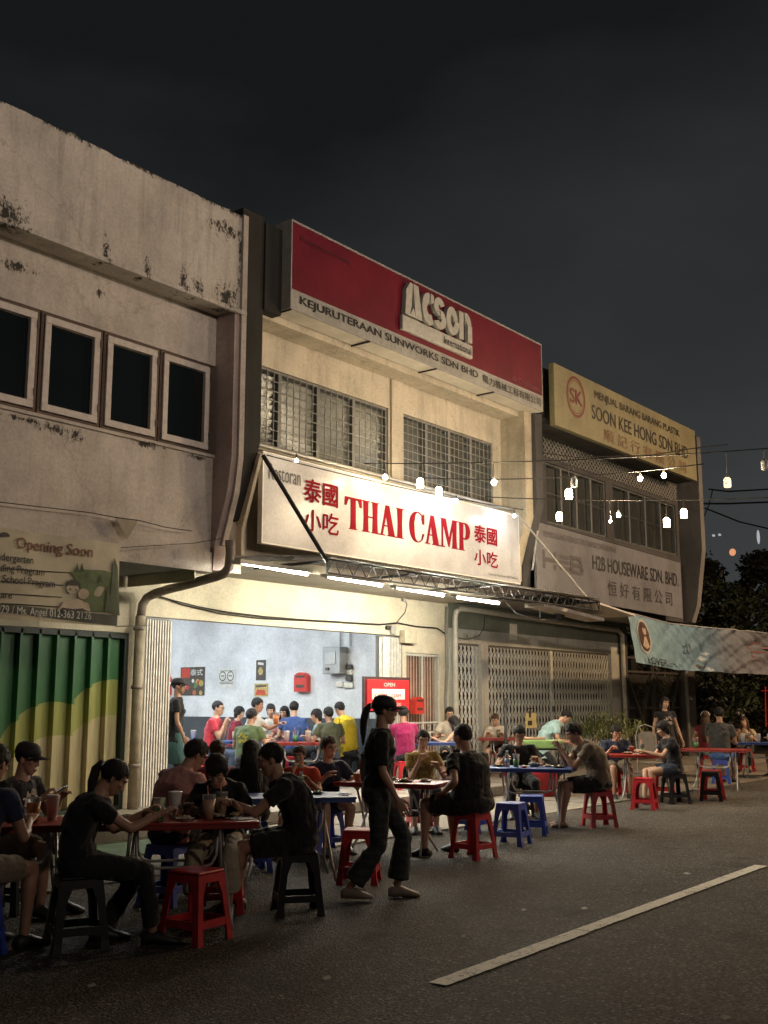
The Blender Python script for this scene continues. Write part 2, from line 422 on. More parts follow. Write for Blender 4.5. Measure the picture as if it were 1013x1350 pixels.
# parapet with a chipped, uneven top edge
b = MB(); random.seed(5); top = []
for i in range(0, 171):
    x = -6 + i * 16.04 / 170; top.append((x, 8.115 + .018 * noise.noise(Vector((x * 3, 0, 0))) + .02 * noise.noise(Vector((x * 11, 3, 0))) + (.012 if random.random() < .15 else 0)))
b.prism([(-6, 6.74)] + [(10.04, 6.74)] + top[::-1], 'y', 10.2, 10.42)
part(b, 'parapet', W_PAR, LB)
part(MB().box(-6, 10.04, 10.14, 10.199, 6.70, 6.76), 'drip_edge', W_PAR, LB, .008)
part(MB().box(-6, 9.87, 10.424, 10.95, 6.74, 6.9), 'soffit_slab', W_LEFT, LB)
b = MB()
wins = [(a * .9769, c * .9769) for a, c in [(9.13, 10.03), (8.22, 9.1), (7.31, 8.19), (6.28, 7.28), (5.2, 6.2), (4.2, 5.15)]]
b.box(-6, 9.87, 10.55, 10.70, 3.42, 4.80); b.box(-6, 9.87, 10.55, 10.70, 6.03, 6.738); b.box(-6, 4.1, 10.55, 10.70, 4.80, 6.03)
part(b, 'wall', W_LEFT, LB)
# lower spandrel skirt that hangs over the walkway
part(MB().box(-6, 9.87, 10.51, 10.547, 3.24, 3.5), 'spandrel', W_LEFT, LB)
part(MB().box(-6, 9.87, 10.55, 12.18, 3.30, 3.418), 'walkway_ceiling', M('dark_ceiling', (.16, .16, .145), .8, .3, 2), LB)
part(MB().box(9.84, 9.87, 10.81, 12.17, 3.15, 3.298), 'edge_beam', W_CREAM, LB)
# right-hand fin with folded front edge
part(MB().prism([(10.95, 8.1), (10.2, 8.1), (10.2, 4.75), (10.34, 4.3), (10.6, 3.68), (10.6, 3.26), (10.95, 3.26)][::-1] if False else [(10.95, 6.738), (10.2, 6.738), (10.2, 4.75), (10.26, 4.3), (10.47, 3.62), (10.5, 3.27), (10.95, 3.27)], 'x', 9.872, 10.04), 'fin', W_PINK, LB)
part(MB().prism([(10.2, 8.13), (10.16, 8.13), (10.16, 4.75), (10.22, 4.28), (10.43, 3.6), (10.47, 3.6), (10.26, 4.3), (10.2, 4.75)], 'x', 9.96, 10.05), 'fin_edge', wallmat('fin_edge', (.50, .45, .40), mould=.25, amount=.4), LB)
part(MB().tube([(9.97, 10.5, 8.1), (9.97, 10.5, 8.3)], .04, 8), 'vent_pipe', M('old_pipe', (.2, .19, .17), .7), LB)
FRM = M('white_frame', (.55, .5, .45), .5, .18, 14); GLD = M('window_glass', (.006, .010, .011), .08, .1, 3, spec=.6)
RUST = M('rust_frame', (.10, .065, .045), .7, .4, 20)
def casement(x0, x1, z0, z1, y, root, idx):
    f = part(MB().box(x0, x1, y + .03, y + .06, z0, z1), 'pane', GLD, root)
    b = MB(); e = .035
    b.box(x0 - e, x1 + e, y - .005, y + .09, z1, z1 + .03); b.box(x0 - e, x1 + e, y - .005, y + .09, z0 - .03, z0); b.box(x0 - e, x0, y - .005, y + .09, z0, z1); b.box(x1, x1 + e, y - .005, y + .09, z0, z1)
    part(b, 'window_frame', RUST, root)
    b = MB(); s = .095; yy = y - .03
    b.box(x0 + .012, x1 - .012, yy, y + .028, z1 - s, z1 - .01); b.box(x0 + .012, x1 - .012, yy, y + .028, z0 + .01, z0 + s)
    b.box(x0 + .012, x0 + s, yy + .001, y + .028, z0 + s, z1 - s); b.box(x1 - s, x1 - .012, yy + .001, y + .028, z0 + s, z1 - s)
    sa = part(b, 'sash', FRM, root, .006)
    for zz in (z0 + .15, z1 - .2): part(MB().box(x1 - .02, x1 + .012, yy - .012, yy - .001, zz, zz + .09), 'hinge', RUST, root)
for i, (x0, x1) in enumerate(wins): casement(x0 + .03, x1 - .03, 4.84, 5.99, 10.55, LB, i)
part(MB().box(4.1, 9.868, 10.51, 10.55, 4.76, 4.802), 'sill', W_LEFT, LB, .008)
# ground floor: wall round the shutter
b = MB(); b.box(-6, 10.14, 12.2, 12.4, 2.52, 3.299); b.box(9.93, 10.14, 12.2, 12.4, 0, 2.52)
part(b, 'shop_wall', W_CREAM, LB)
# triangular pennant cord
bt = empty('bunting', (0, 0, 0), 0, 'single faded triangular pennant on a sagging cord below the left windows', 'bunting')
b = MB(); y = 10.42
A_, B_, C_, D_ = (atY(x, yy, y) for x, yy in ((152, 682), (183, 686), (168, 711), (253, 700)))
E_ = atY(120, 676, y)
b.add([A_, B_, C_], [(0, 1, 2)]); b.add([A_ + Vector((0, .01, 0)), B_ + Vector((0, .01, 0)), C_ + Vector((0, .01, 0))], [(2, 1, 0)]); b.obj('pennant', M('pennant', (.3, .27, .2), .8), bt)
MB().tube([atY(0, 662, y), E_, A_, B_, (B_ + D_) / 2 + Vector((0, 0, -.02)), D_], .006, 5).obj('cord', M('black_cable', (.02, .018, .016), .7), bt)

# green shutter with ribs, painted hills
def mural():
    m, t, b = nodes('mural'); tcn = t.nodes.new('ShaderNodeTexCoord'); wn = add_noise(t, 1.2, 2, .5)
    def circ(cx, cz, r):
        s = t.nodes.new('ShaderNodeVectorMath'); s.operation = 'SUBTRACT'; t.links.new(tcn.outputs['Object'], s.inputs[0]); s.inputs[1].default_value = (cx, 0, cz)
        q = t.nodes.new('ShaderNodeVectorMath'); q.operation = 'MULTIPLY'; t.links.new(s.outputs[0], q.inputs[0]); q.inputs[1].default_value = (1, 0, 1)
        l = t.nodes.new('ShaderNodeVectorMath'); l.operation = 'LENGTH'; t.links.new(q.outputs[0], l.inputs[0])
        c = t.nodes.new('ShaderNodeMath'); c.operation = 'LESS_THAN'; t.links.new(l.outputs['Value'], c.inputs[0]); c.inputs[1].default_value = r; return c.outputs[0]
    n = add_noise(t, 3, 5, .7, (6, 1, .3)); rr = ramp(t, n.outputs['Fac'], [(.3, .7), (.7, 1.1)])
    c = mixc(t, circ(8.82, .72, .86), (.018, .12, .034), (.25, .27, .065)); c = mixc(t, circ(9.75, 1.05, .83), c, (.26, .28, .07)); c = mixc(t, circ(7.3, .2, .8), c, (.24, .26, .06))
    c = mixc(t, circ(8.9, .1, 1.05), c, (.40, .35, .20)); c = mixc(t, circ(9.75, .45, .95), c, (.38, .33, .18)); c = mixc(t, circ(7.0, -.3, 1.0), c, (.38, .33, .18))
    c = mixc(t, 1.0, c, rr.outputs[0], 'MULTIPLY')
    t.links.new(c, b.inputs['Base Color']); b.inputs['Roughness'].default_value = .45; return m
MUR = mural()
SH = empty('roller_shutter', (0, 0, 0), 0, 'green ribbed metal shutter painted with yellow-green hills', 'shutter')
b = MB(); x = 9.86; xs = []; k = 0
while x > 3.6:
    b2 = MB()
    y0, y1 = 12.30, 12.21
    pts = [(x, y0), (x - .02, y0 - .01), (x - .19, y0 - .01), (x - .235, y1), (x - .27, y1)]
    pts2 = pts + [(x - .275, y0)]
    vs = [(px_, py_, z) for z in (.02, 2.5) for px_, py_ in pts2]; n = len(pts2)
    b2.add(vs, [(i + 1, i, n + i, n + i + 1) for i in range(n - 1)])
    b2.obj('rib_panel', MUR, SH); x -= .275
MB().box(3.5, 9.92, 12.21, 12.32, 2.44, 2.515).obj('head_box', M('dkgreen', (.01, .02, .012), .6), SH)
MB().box(9.865, 9.925, 12.205, 12.32, .15, 2.44).obj('side_rail', M('dkgreen'), SH)
MB().box(3.5, 9.92, 12.2, 12.36, .148, .2).obj('bottom_rail', M('dkgreen'), SH)

# big banner on the left
BN = empty('kindergarten_banner', (0, 0, 0), 0, 'printed vinyl banner reading Opening Soon hung above the green shutter', 'banner')
bx0, bx1, bz0, bz1, by = 5.6, 8.2, 2.44, 3.40, 10.3
def wav(x, z): return .012 * math.sin(x * 5 + z * 3) + .008 * noise.noise(Vector((x * 4, z * 5, 1)))
NX, NZ = 60, 24
def cloth(x0, x1, z0, z1, Y, fn, name, mat, parent, nx=60, nz=20):
    vs = [(x0 + (x1 - x0) * i / nx, Y + fn(x0 + (x1 - x0) * i / nx, z0 + (z1 - z0) * j / nz), z0 + (z1 - z0) * j / nz) for j in range(nz + 1) for i in range(nx + 1)]
    fs = [(j * (nx + 1) + i, j * (nx + 1) + i + 1, (j + 1) * (nx + 1) + i + 1, (j + 1) * (nx + 1) + i) for j in range(nz) for i in range(nx)]
    return MB().add(vs, fs).obj(name, mat, parent, smooth=True)
cloth(bx0, bx1, bz0, bz1, by, wav, 'sheet', M('banner_vinyl', (.40, .37, .26), .5, .22, 2.5, .5, 5), BN)
def warp(o, fn, dy=0):
    for v in o.data.vertices: v.co.y += fn(v.co.x, v.co.z) + dy
    return o
def bp(px_, py_): p = atY(px_, py_, by); return (p.x, p.z)
# picture: hills, trees, children and book (flat print)
GRN = M('print_green', (.085, .13, .045), .6, .4, 9); DGRN = M('print_dkgreen', (.035, .06, .022), .6, .4, 9); BLKP = M('print_black', (.018, .018, .016), .6)
hill = [bp(*p) for p in ((92, 754), (110, 751), (135, 752), (154, 757), (153, 808), (118, 806), (110, 790), (104, 770))]
def dens(poly, n=6):
    out = []
    for i, p in enumerate(poly):
        q = poly[(i + 1) % len(poly)]
        for k in range(n): out.append((p[0] + (q[0] - p[0]) * k / n, p[1] + (q[1] - p[1]) * k / n))
    return out
warp(flat([dens(hill)], GRN, 'hill_print', BN, by - .010), lambda x, z: wav(x, z))
trs = [[(98, 754), (101, 743), (104, 754)], [(104, 754), (107, 742), (110, 754)], [(143, 808), (147, 745), (150, 735), (154, 748), (156, 812)], [(136, 806), (141, 770), (147, 806)], [(128, 768), (131, 757), (134, 768)]]
for k_, t_ in enumerate(trs): warp(flat([[bp(*p) for p in t_]], DGRN, 'tree_print', BN, by - .013 - .001 * k_), lambda x, z: wav(x, z))
SKN = M('print_skin', (.42, .36, .26), .6)
def pe(cx, cy, rx, ry, a0=0, a1=360):
    return [bp(cx + rx * math.cos(R_(a)), cy - ry * math.sin(R_(a))) for a in range(a0, a1 + 1, 18)]
warp(flat([pe(95, 775, 8, 8), pe(109, 783, 7, 7), [bp(*p) for p in ((84, 793), (104, 790), (116, 796), (118, 806), (76, 804))]], SKN, 'children_print', BN, by - .017), wav)
warp(flat([pe(95.5, 772, 9, 8, 0, 180), [bp(*p) for p in ((82, 801), (95, 803), (108, 802), (115, 806), (96, 805), (78, 804))], pe(92, 777, 1, 1.3), pe(99, 778, 1, 1.3), pe(3, 708, 8, 6, 0, 180)], BLKP, 'outline_print', BN, by - .022), wav)
_p = [atY(0, 805, by), atY(153.5, 825.5, by), atY(154, 811, by), atY(0, 790.5, by)]
_p = [atY(-40, 802, by), atY(153.3, 825.3, by), atY(154, 811.5, by), atY(-40, 792, by)]
_g = []
for j in range(7):
    for i in range(61):
        u, v = i / 60, j / 6; q = _p[0].lerp(_p[1], u).lerp(_p[3].lerp(_p[2], u), v); _g.append((q.x, by - .006 + wav(q.x, q.z), q.z))
MB().add(_g, [(j * 61 + i, j * 61 + i + 1, (j + 1) * 61 + i + 1, (j + 1) * 61 + i) for j in range(6) for i in range(60)]).obj('strip_print', M('print_strip', (.05, .06, .045), .6, .2, 4), BN, True)
warp(flat([dens([bp(0, y0), bp(xe, y0 + 6 * xe / 100), bp(xe, y0 + 1 + 6 * xe / 100), bp(0, y0 + 1.0)], 8) for y0, xe in ((749, 92), (766, 84), (782, 82), (795, 80))], BLKP, 'rule_print', BN, by - .011), wav)
def btext(s, x0, y0, x1, y1, hgt, mat, bold=.02, nm='lettering', sh=0):
    a = atY(x0, y0, by); c = atY(x1, y1, by)
    o = text(s, mat, 1, bold, nm, BN, (c.x - a.x, hgt), (a.x, by - .014, a.z), shear=sh); return warp(o, wav)
btext('Opening Soon', 20, 727, 120, 737, .155, M('print_brown', (.15, .055, .03), .6), .035)
for i_, (s_, x1_, y0_) in enumerate((('Kindergarten', 43, 744), ('Reading Program', 58, 759.5), ('After School Program', 72, 775), ('Daycare', 14, 790))):
    c = atY(x1_, y0_ + 2, by); sc_ = .079
    tt = text(s_, BLKP, 1, .02, 'lettering', BN, None, (0, by - .014, 0)); w_ = max(v.co.x for v in tt.data.vertices) * .105
    for v in tt.data.vertices: v.co.x = c.x - w_ + v.co.x * .105; v.co.z = c.z - .005 + v.co.z * .115
    warp(tt, wav)
c = atY(119, 820, by); tt = text('6979 / Ms. Angel 012-363 2126', M('print_white', (.5, .5, .44), .6), 1, .012, 'lettering', BN, None, (0, by - .016, 0))
w_ = max(v.co.x for v in tt.data.vertices)
for v in tt.data.vertices: v.co.x = c.x + (v.co.x - w_) * .1; v.co.z = c.z + v.co.z * .12
warp(tt, wav)
b = MB(); b.tube([atY(153, 826, by), atY(200, 824, 12.1)], .004, 4); b.tube([atY(160, 722, by), atY(256, 716, 10.4), atY(292, 710, 10.2)], .004, 4); b.obj('tie_cord', M('black_cable'), BN)

# rain pipe between the two shops, with its slanting run
DP = empty('rain_pipe', (0, 0, 0), 0, 'grey rainwater pipe running aslant from the wall corner to the left of the opening', 'drainpipe')
PIP = M('pipe_paint', (.24, .20, .165), .55, .3, 10, .2)
pp = [(303, 712), (304, 730), (302, 748), (296, 756), (286, 760), (250, 770), (222, 777), (205, 782), (194, 788), (188, 797), (186, 812)]
dy = [10.15, 10.15, 10.17, 10.25, 10.4, 11.0, 11.5, 11.85, 12.0, 12.05, 12.07]
MB().tube([atY(x, y, d) for (x, y), d in zip(pp, dy)], .062, 12).obj('slanting_run', PIP, DP, True)
pb = atY(186, 812, 12.07)
MB().tube([pb, (pb.x - .02, 12.07, .15)], .075, 12).obj('downpipe', M('pipe_cream', (.36, .31, .22), .6, .4, 5, .3, 20), DP, True)
for z in (.7, 1.75, 2.55): MB().tube([(pb.x - .02, 12.07, z), (pb.x - .02, 12.07, z + .05)], .085, 12).obj('bracket', PIP, DP, True)

# ================================================================== RESTAURANT BUILDING
RB = empty('restaurant_building', (14, 11, 0), 0, 'cream two-storey shophouse with grilled windows over the open restaurant', 'building')
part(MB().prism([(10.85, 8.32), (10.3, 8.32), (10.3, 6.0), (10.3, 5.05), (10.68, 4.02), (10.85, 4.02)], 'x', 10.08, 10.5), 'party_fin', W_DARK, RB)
part(MB().prism([(10.85, 5.2), (10.3, 4.9), (10.62, 3.9), (10.62, 3.45), (10.85, 3.45)], 'x', 10.502, 10.56), 'fin_plaster', W_REST, RB)
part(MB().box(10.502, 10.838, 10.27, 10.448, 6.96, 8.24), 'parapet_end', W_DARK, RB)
part(MB().box(10.24, 10.6, 10.72, 10.95, 3.3, 3.998), 'fin_base', W_REST, RB)
b = MB()
b.box(10.6, 17.6, 10.85, 11.05, 6.40, 6.95); b.box(10.6, 17.6, 10.85, 11.05, 3.5, 5.16)
b.box(14.07, 14.48, 10.85, 11.05, 5.16, 6.40); b.box(17.3, 17.6, 10.85, 11.05, 5.16, 6.40)
part(b, 'wall', W_REST, RB)
part(MB().box(10.562, 17.6, 10.45, 10.849, 6.92, 8.2), 'parapet_beam', W_REST, RB)
part(MB().box(14.12, 14.44, 10.81, 10.848, 5.1, 6.915), 'pilaster', W_REST, RB)
part(MB().prism([(11.05, 8.2), (10.32, 8.2), (10.32, 5.4), (10.32, 5.0), (10.6, 4.1), (10.6, 3.8), (11.05, 3.8)], 'x', 17.6, 17.86), 'right_fin', wallmat('rfin', (.5, .44, .33), (.2, .17, .12), .6, mould=.5), RB)
WF = M('grey_alu', (.13, .135, .13), .5, .2, 12); GLR = M('frosted_glass', (.05, .056, .05), .35, .4, 5, .4, 8); LOUV = M('louvre_glass', (.065, .072, .064), .3, .5, 6)
GRL = M('grille_paint', (.24, .24, .215), .5, .2, 12)
def grille_window(x0, x1, z0, z1, y, n, root, gl, grm, step=.155, louv=True):
    W = (x1 - x0) / n
    for i in range(n):
        a, c = x0 + i * W, x0 + (i + 1) * W
        part(MB().box(a + .03, c - .03, y + .1, y + .11, z0 + .03, z1 - .03), 'pane', gl, root)
        if louv:
            b = MB(); zz = z0 + .06
            while zz < z1 - .1:
                b.add([(a + .04, y + .095, zz), (c - .04, y + .095, zz), (c - .04, y + .06, zz + .085), (a + .04, y + .06, zz + .085)], [(0, 1, 2, 3)]); zz += .11
            part(b, 'louvre', LOUV, root, kind='stuff')
        b = MB(); b.box(a, a + .035, y + .005, y + .1, z0, z1); b.box(c - .035, c - .001, y + .005, y + .1, z0, z1); b.box(a + .035, c - .035, y + .006, y + .1, z0, z0 + .035); b.box(a + .035, c - .035, y + .006, y + .1, z1 - .035, z1)
        part(b, 'window_frame', WF, root)
        b = MB(); k = 1
        nn = max(2, round((c - a) / step)); mm = round((z1 - z0) / step)
        for k in range(1, nn): x = a + (c - a) * k / nn; b.box(x - .005, x + .005, y - .012, y - .002, z0 + .01, z1 - .01)
        for k in range(0, mm + 1): z = z0 + .02 + (z1 - z0 - .04) * k / mm; b.box(a + .01, c - .01, y - .004, y + .004, z - .005, z + .005)
        part(b, 'grille', grm, root, kind='stuff')
grille_window(10.62, 14.06, 5.17, 6.39, 10.87, 4, RB, GLR, GRL)
grille_window(14.49, 17.29, 5.17, 6.39, 10.87, 4, RB, GLR, GRL)
part(MB().box(10.57, 17.6, 10.66, 10.849, 5.09, 5.155), 'sill', W_REST, RB, .01)
part(MB().tube([(10.6, 10.6, 5.13), (17.55, 10.6, 5.13)], .03, 8), 'sign_rail', M('galv', (.35, .34, .31), .5, metal=.3), RB)
# ground floor front, with opening, stair door
part(MB().box(10.142, 16.24, 12.2, 12.4, 2.77, 3.6), 'shop_front', W_CREAM, RB)
part(MB().box(16.24, 17.72, 12.2, 12.4, 2.47, 3.6), 'shop_front', W_CREAM, RB)
part(MB().box(16.242, 16.36, 12.201, 12.4, .15, 2.468), 'door_jamb', W_CREAM, RB)
part(MB().box(17.44, 17.72, 12.201, 12.4, .15, 2.468), 'door_jamb', W_CREAM, RB)
part(MB().box(10.26, 17.6, 10.86, 12.198, 3.46, 3.56), 'walkway_ceiling', M('ceil_cream', (.5, .46, .36), .8, .2, 2), RB)
BLU = wallmat('interior_blue', (.70, .72, .73), (.6, .62, .62), .2, bmp=.04, mould=0, crack=0, stain=(.62, .68, .72)); DAD = M('dado_grey', (.045, .05, .056), .5, .2, 3)
part(MB().box(16.243, 16.40, 12.402, 20.4, 1.27, 3.6), 'inner_wall', BLU, RB)
part(MB().box(16.225, 16.40, 12.402, 20.4, .15, 1.268), 'dado', DAD, RB)
part(MB().box(9.9, 16.24, 20.3, 20.5, .15, 3.6), 'rear_wall', BLU, RB)
part(MB().box(9.9, 10.14, 12.402, 20.3, .15, 3.6), 'inner_wall', BLU, RB)
part(MB().box(10.0, 16.3, 12.402, 20.3, 3.602, 3.7), 'ceiling', M('int_ceiling', (.6, .62, .62), .8), RB)
part(MB().box(10.14, 16.22, 12.2, 20.3, .05, .149), 'floor', M('int_floor', (.22, .21, .2), .35, .2, 3), RB)
# upper rooms closed so no light leaks
part(MB().box(10.6, 17.6, 11.3, 11.4, 3.75, 8), 'back_partition', M('dark_room', (.03, .03, .03), .9), RB)
part(MB().box(-6, 10.0, 11.2, 11.3, 3.5, 8), 'back_partition', M('dark_room'), RB)
part(MB().box(17.9, 26, 11.2, 11.3, 3.7, 8), 'back_partition', M('dark_room'), RB)
part(MB().box(-6, 26, 10.95, 20, 8.0, 8.1), 'roof_slab', W_DARK, RB)
# stair door with bars
SD = empty('stair_door', (16.36, 12.2, .15), 0, 'brown louvred wooden door behind a white barred security gate', 'door')
b = MB()
for i in range(2):
    a = .02 + i * .53
    MB().box(a, a + .52, .14, .17, 0, 2.28).obj('door_leaf', M('brown_wood', (.16, .055, .025), .5, .4, 5, .3, 30, mapscale=(1, 1, 8)), SD, bevel=.004)
    for k in range(16):
        z = 1.15 + k * .065
        MB().add([(a + .07, .125, z), (a + .45, .125, z), (a + .45, .135, z + .06), (a + .07, .135, z + .06), (a + .07, .139, z), (a + .45, .139, z)], [(0, 1, 2, 3), (0, 4, 5, 1)]).obj('slat', M('brown_wood2', (.21, .075, .035), .5, .3, 8), SD)
WG = M('white_gate', (.5, .48, .42), .5, .2, 15)
b = MB(); b.box(0, .03, .02, .06, 0, 2.31); b.box(1.05, 1.08, .02, .06, 0, 2.31); b.box(.03, 1.05, .02, .06, 2.27, 2.31); b.box(.03, 1.05, .021, .059, .85, .88); b.box(.03, 1.05, .021, .059, 1.03, 1.06); b.box(.53, .56, .019, .061, 0, 2.27); b.obj('gate_frame', WG, SD)
for i in range(11):
    if i == 5: continue
    x = .1 + i * .088; MB().box(x - .0045, x + .0045, .03, .04, .02, 2.27).obj('bar', WG, SD)
b = MB()
for i in range(5):
    cx = .14 + i * .2
    pts = [(cx + .035 * math.cos(a / 8 * 2 * math.pi), .028, .955 + .05 * math.sin(a / 8 * 2 * math.pi)) for a in range(9)]; b.tube(pts, .008, 5)
b.obj('scroll', WG, SD)
KIDS['x'] = []

# folded accordion gates either side of the opening
AG = M('gate_alu', (.62, .60, .53), .5, .25, 10); AGD = M('gate_dark', (.12, .11, .09), .6)
def folded_gate(x0, x1, label):
    g = empty('folding_gate', (x0, 12.3, .15), 0, label, 'gate'); n = int((x1 - x0) / .045)
    for i in range(n):
        x = (x1 - x0) * (i + .5) / n; MB().box(x - .012, x + .012, -.09, -.05 + .03 * (i % 2), 0, 2.58).obj('bar', AG, g)
    MB().box(0, x1 - x0, -.02, .02, 0, 2.6).obj('backing_leaf', AGD, g)
    return g
folded_gate(10.24, 10.72, 'grey steel folding gate drawn back on the restaurant opening\'s left side')
g = folded_gate(15.6, 16.22, 'grey folding gate bunched beside the restaurant\'s electricity box and stair door')
MB().box(.06, .26, -.1, -.088, 0, 2.58).obj('flat_leaf', AG, g)

# ================================================================== RIGHT BUILDING
GB = empty('houseware_building', (22, 11, 0), 0, 'dark grey shophouse with pierced vent blocks and a wide lattice gate', 'building')
b = MB(); b.box(17.88, 26, 10.85, 11.05, 6.4, 7.0); b.box(17.88, 26, 10.85, 11.05, 3.5, 5.14); b.box(17.88, 19.32, 10.85, 11.05, 5.14, 6.4); b.box(21.98, 22.33, 10.85, 11.05, 5.14, 6.4); b.box(25.8, 26, 10.85, 11.05, 5.14, 6.4)
part(b, 'wall', W_GREY, GB)
part(MB().prism([(10.849, 8.2), (10.25, 8.2), (10.25, 5.3), (10.55, 4.2), (10.6, 3.7), (10.849, 3.7)], 'x', 17.88, 18.14), 'left_fin', W_GREY, GB)
part(MB().box(18.14, 26, 10.45, 10.848, 7.0, 8.15), 'parapet_beam', W_GREY, GB)
part(MB().prism([(11.05, 8.15), (10.3, 8.15), (10.3, 5.3), (10.5, 3.9), (10.65, 3.5), (11.05, 3.5)], 'x', 26.01, 26.25), 'right_fin', wallmat('rfin2', (.2, .19, .18), mould=.3), GB)
# vent blocks: pierced diamonds
VB = M('vent_block', (.26, .25, .22), .7, .25, 12)
b = MB()
for i in range(0, 44):
    for j in range(3):
        x = 19.2 + i * .15; z = 6.50 + j * .13
        b.tube([(x, 10.82, z), (x + .15, 10.82, z + .13)], .014, 4); b.tube([(x + .15, 10.822, z), (x, 10.822, z + .13)], .014, 4)
part(b, 'vent_blocks', VB, GB, kind='stuff')
grille_window(19.33, 21.97, 5.15, 6.39, 10.87, 4, GB, M('dim_glass', (.03, .033, .03), .3, .4, 3), M('dim_grille', (.09, .09, .08), .5), .6, False)
grille_window(22.34, 25.79, 5.15, 6.39, 10.87, 4, GB, M('dim_glass'), M('dim_grille'), .6, False)
part(MB().box(17.722, 25.4, 12.2, 12.4, 3.0, 3.5), 'shop_front', W_GGRN, GB)
part(MB().box(17.9, 25.12, 12.15, 12.198, 2.96, 3.02), 'moulding', W_GREYL, GB) if False else None
part(MB().box(17.722, 25.4, 12.195, 12.4, 2.72, 2.998), 'lintel', W_GREYL, GB)
part(MB().box(17.722, 17.86, 12.16, 12.4, .15, 2.718), 'pier', W_GREYL, GB)
part(MB().box(18.84, 19.1, 12.16, 12.4, .15, 2.718), 'pier', W_GREYL, GB)
part(MB().box(24.62, 25.12, 12.16, 12.4, .15, 2.718), 'pier', W_GREYL, GB)
part(MB().box(17.62, 25.9, 10.86, 12.19, 3.502, 3.6), 'walkway_ceiling', M('ceil_grey', (.3, .29, .26), .8, .2, 2), GB)
part(MB().box(25.12, 25.4, 12.1, 16, 0, 3.5), 'side_wall', W_GREY, GB)
# white-painted frame pipe that wraps the grey-green panel
part(MB().tube([(17.82, 12.1, .15), (17.82, 12.1, 3.2), (17.86, 12.09, 3.32), (18.0, 12.08, 3.38), (24.9, 12.08, 3.3), (25.1, 12.08, 3.2), (25.12, 12.08, .15)], .055, 10), 'frame_pipe', M('cream_pipe', (.42, .40, .33), .5, .2, 8), GB)
o = text('1A', M('numeral', (.12, .11, .09), .7), 1, .01, 'numeral', GB, (.17, .12), (18.25 - 22, 12.192 - 11, 2.8)); 
part(MB().box(20.0, 20.28, 12.18, 12.192, 2.86, 3.2), 'notice', M('paper', (.62, .58, .48), .7), GB)
def lattice(x0, x1, z0, z1, y, label, step=.135):
    g = empty('lattice_gate', (x0, y, z0), 0, label, 'gate'); n = round((x1 - x0) / step); H = z1 - z0
    me = None; xs = [(x1 - x0) * i / n for i in range(n + 1)]
    m0 = MB(); m0.box(-.02, .02, -.012, .0, 0, H); m0.box(-.02, -.012, -.034, -.012, 0, H)
    me = m0.mesh('bar', AG)
    for x in xs:
        o = bpy.data.objects.new('bar', me); col.objects.link(o); o.parent = g; o.location = (x, 0, 0)
    b = MB(); rows = [.12, .62, 1.12, 1.62, 2.1]
    for i in range(n):
        a, c = xs[i], xs[i + 1]
        for r in rows:
            h = .27
            for zz in (0, h):
                if r + zz + h > H + .25: continue
                t0, t1 = r + zz, min(r + zz + h, H)
                b.tube([(a, -.036, t0), (c, -.036, t1)], .008, 4); b.tube([(c, -.042, t0), (a, -.042, t1)], .009, 4)
    b.obj('lattice_strips', AG, g, kind='stuff')
    MB().box(0, x1 - x0, .16, .17, 0, H).obj('inner_shutter', M('inner_shutter', (.03, .027, .02), .7, .3, 4), g)
    b = MB(); b.box(-.02, x1 - x0 + .02, -.05, .02, H - .03, H); b.box(-.02, x1 - x0 + .02, -.05, .02, -.01, .03); b.obj('track', AGD, g)
    return g
lattice(17.87, 18.83, .16, 2.71, 12.28, 'narrow lattice gate closed under the number 1A')
lg = lattice(19.11, 24.6, .16, 2.71, 12.28, 'wide closed accordion lattice gate of the houseware shop')
MB().box(2.62, 2.72, -.07, -.045, 0, 2.53).obj('lock_stile', AG, lg)
MB().box(2.63, 2.71, -.1, -.07, 1.2, 1.32).obj('lock', AGD, lg, bevel=.01)
# ================================================================== SIGNS
def sign_mat(name, c, **k): return M(name, c, **k)
# --- red air-conditioner sign
AS = empty('red_roof_sign', (0, 0, 0), 0, 'long dull red signboard with raised Acson lettering over a grey strip', 'sign')
RX0, RX1, RY, RZ0, RZM, RZ1 = 10.84, 17.93, 10.1, 7.03, 7.32, 8.36
REDS = wallmat('sign_red', (.16, .010, .024), (.07, .008, .014), .35, rough=.45, bmp=.05, crack=0, stain=(.12, .01, .016)); STRIP = wallmat('sign_strip', (.38, .375, .34), (.1, .095, .08), .5, rough=.5, bmp=.08, crack=0)
TRIM = M('sign_trim', (.36, .35, .33), .45, .2, 8, metal=.2)
MB().box(RX0 + .02, RX1 - .02, RY, RY + .04, RZM + .012, RZ1 - .02).obj('red_panel', REDS, AS)
MB().box(RX0 + .02, RX1 - .02, RY, RY + .04, RZ0 + .02, RZM - .008).obj('strip_panel', STRIP, AS)
b = MB(); b.box(RX0, RX1, RY - .008, RY + .3, RZ1 - .02, RZ1 + .01); b.box(RX0 + .02, RX1 - .02, RY - .006, RY + .02, RZM - .008, RZM + .012); b.box(RX1 - .02, RX1, RY - .007, RY + .3, RZ0 + .02, RZ1 - .02); b.box(RX0, RX0 + .02, RY - .007, RY + .34, RZ0 + .02, RZ1 - .02)
b.box(RX0, RX1, RY - .008, RY + .02, RZ0, RZ0 + .02); b.obj('trim', TRIM, AS)
L3 = (RX1 - RX0) / 4
for i in range(4): MB().box(RX0 + i * L3 + .01, RX0 + (i + 1) * L3 - .01, RY + .022, RY + .33, RZ0 - .004, RZ0 + .018).obj('underside_panel', M('underside_white', (.66, .62, .52), .6, .15, 3), AS)
for i in range(5):
    x = RX0 + i * L3
    MB().box(x - .008, x + .008, RY - .02, RY + .36, RZ0 - .03, RZ0 - .006).obj('bracket', M('black_iron', (.02, .02, .02), .5), AS)
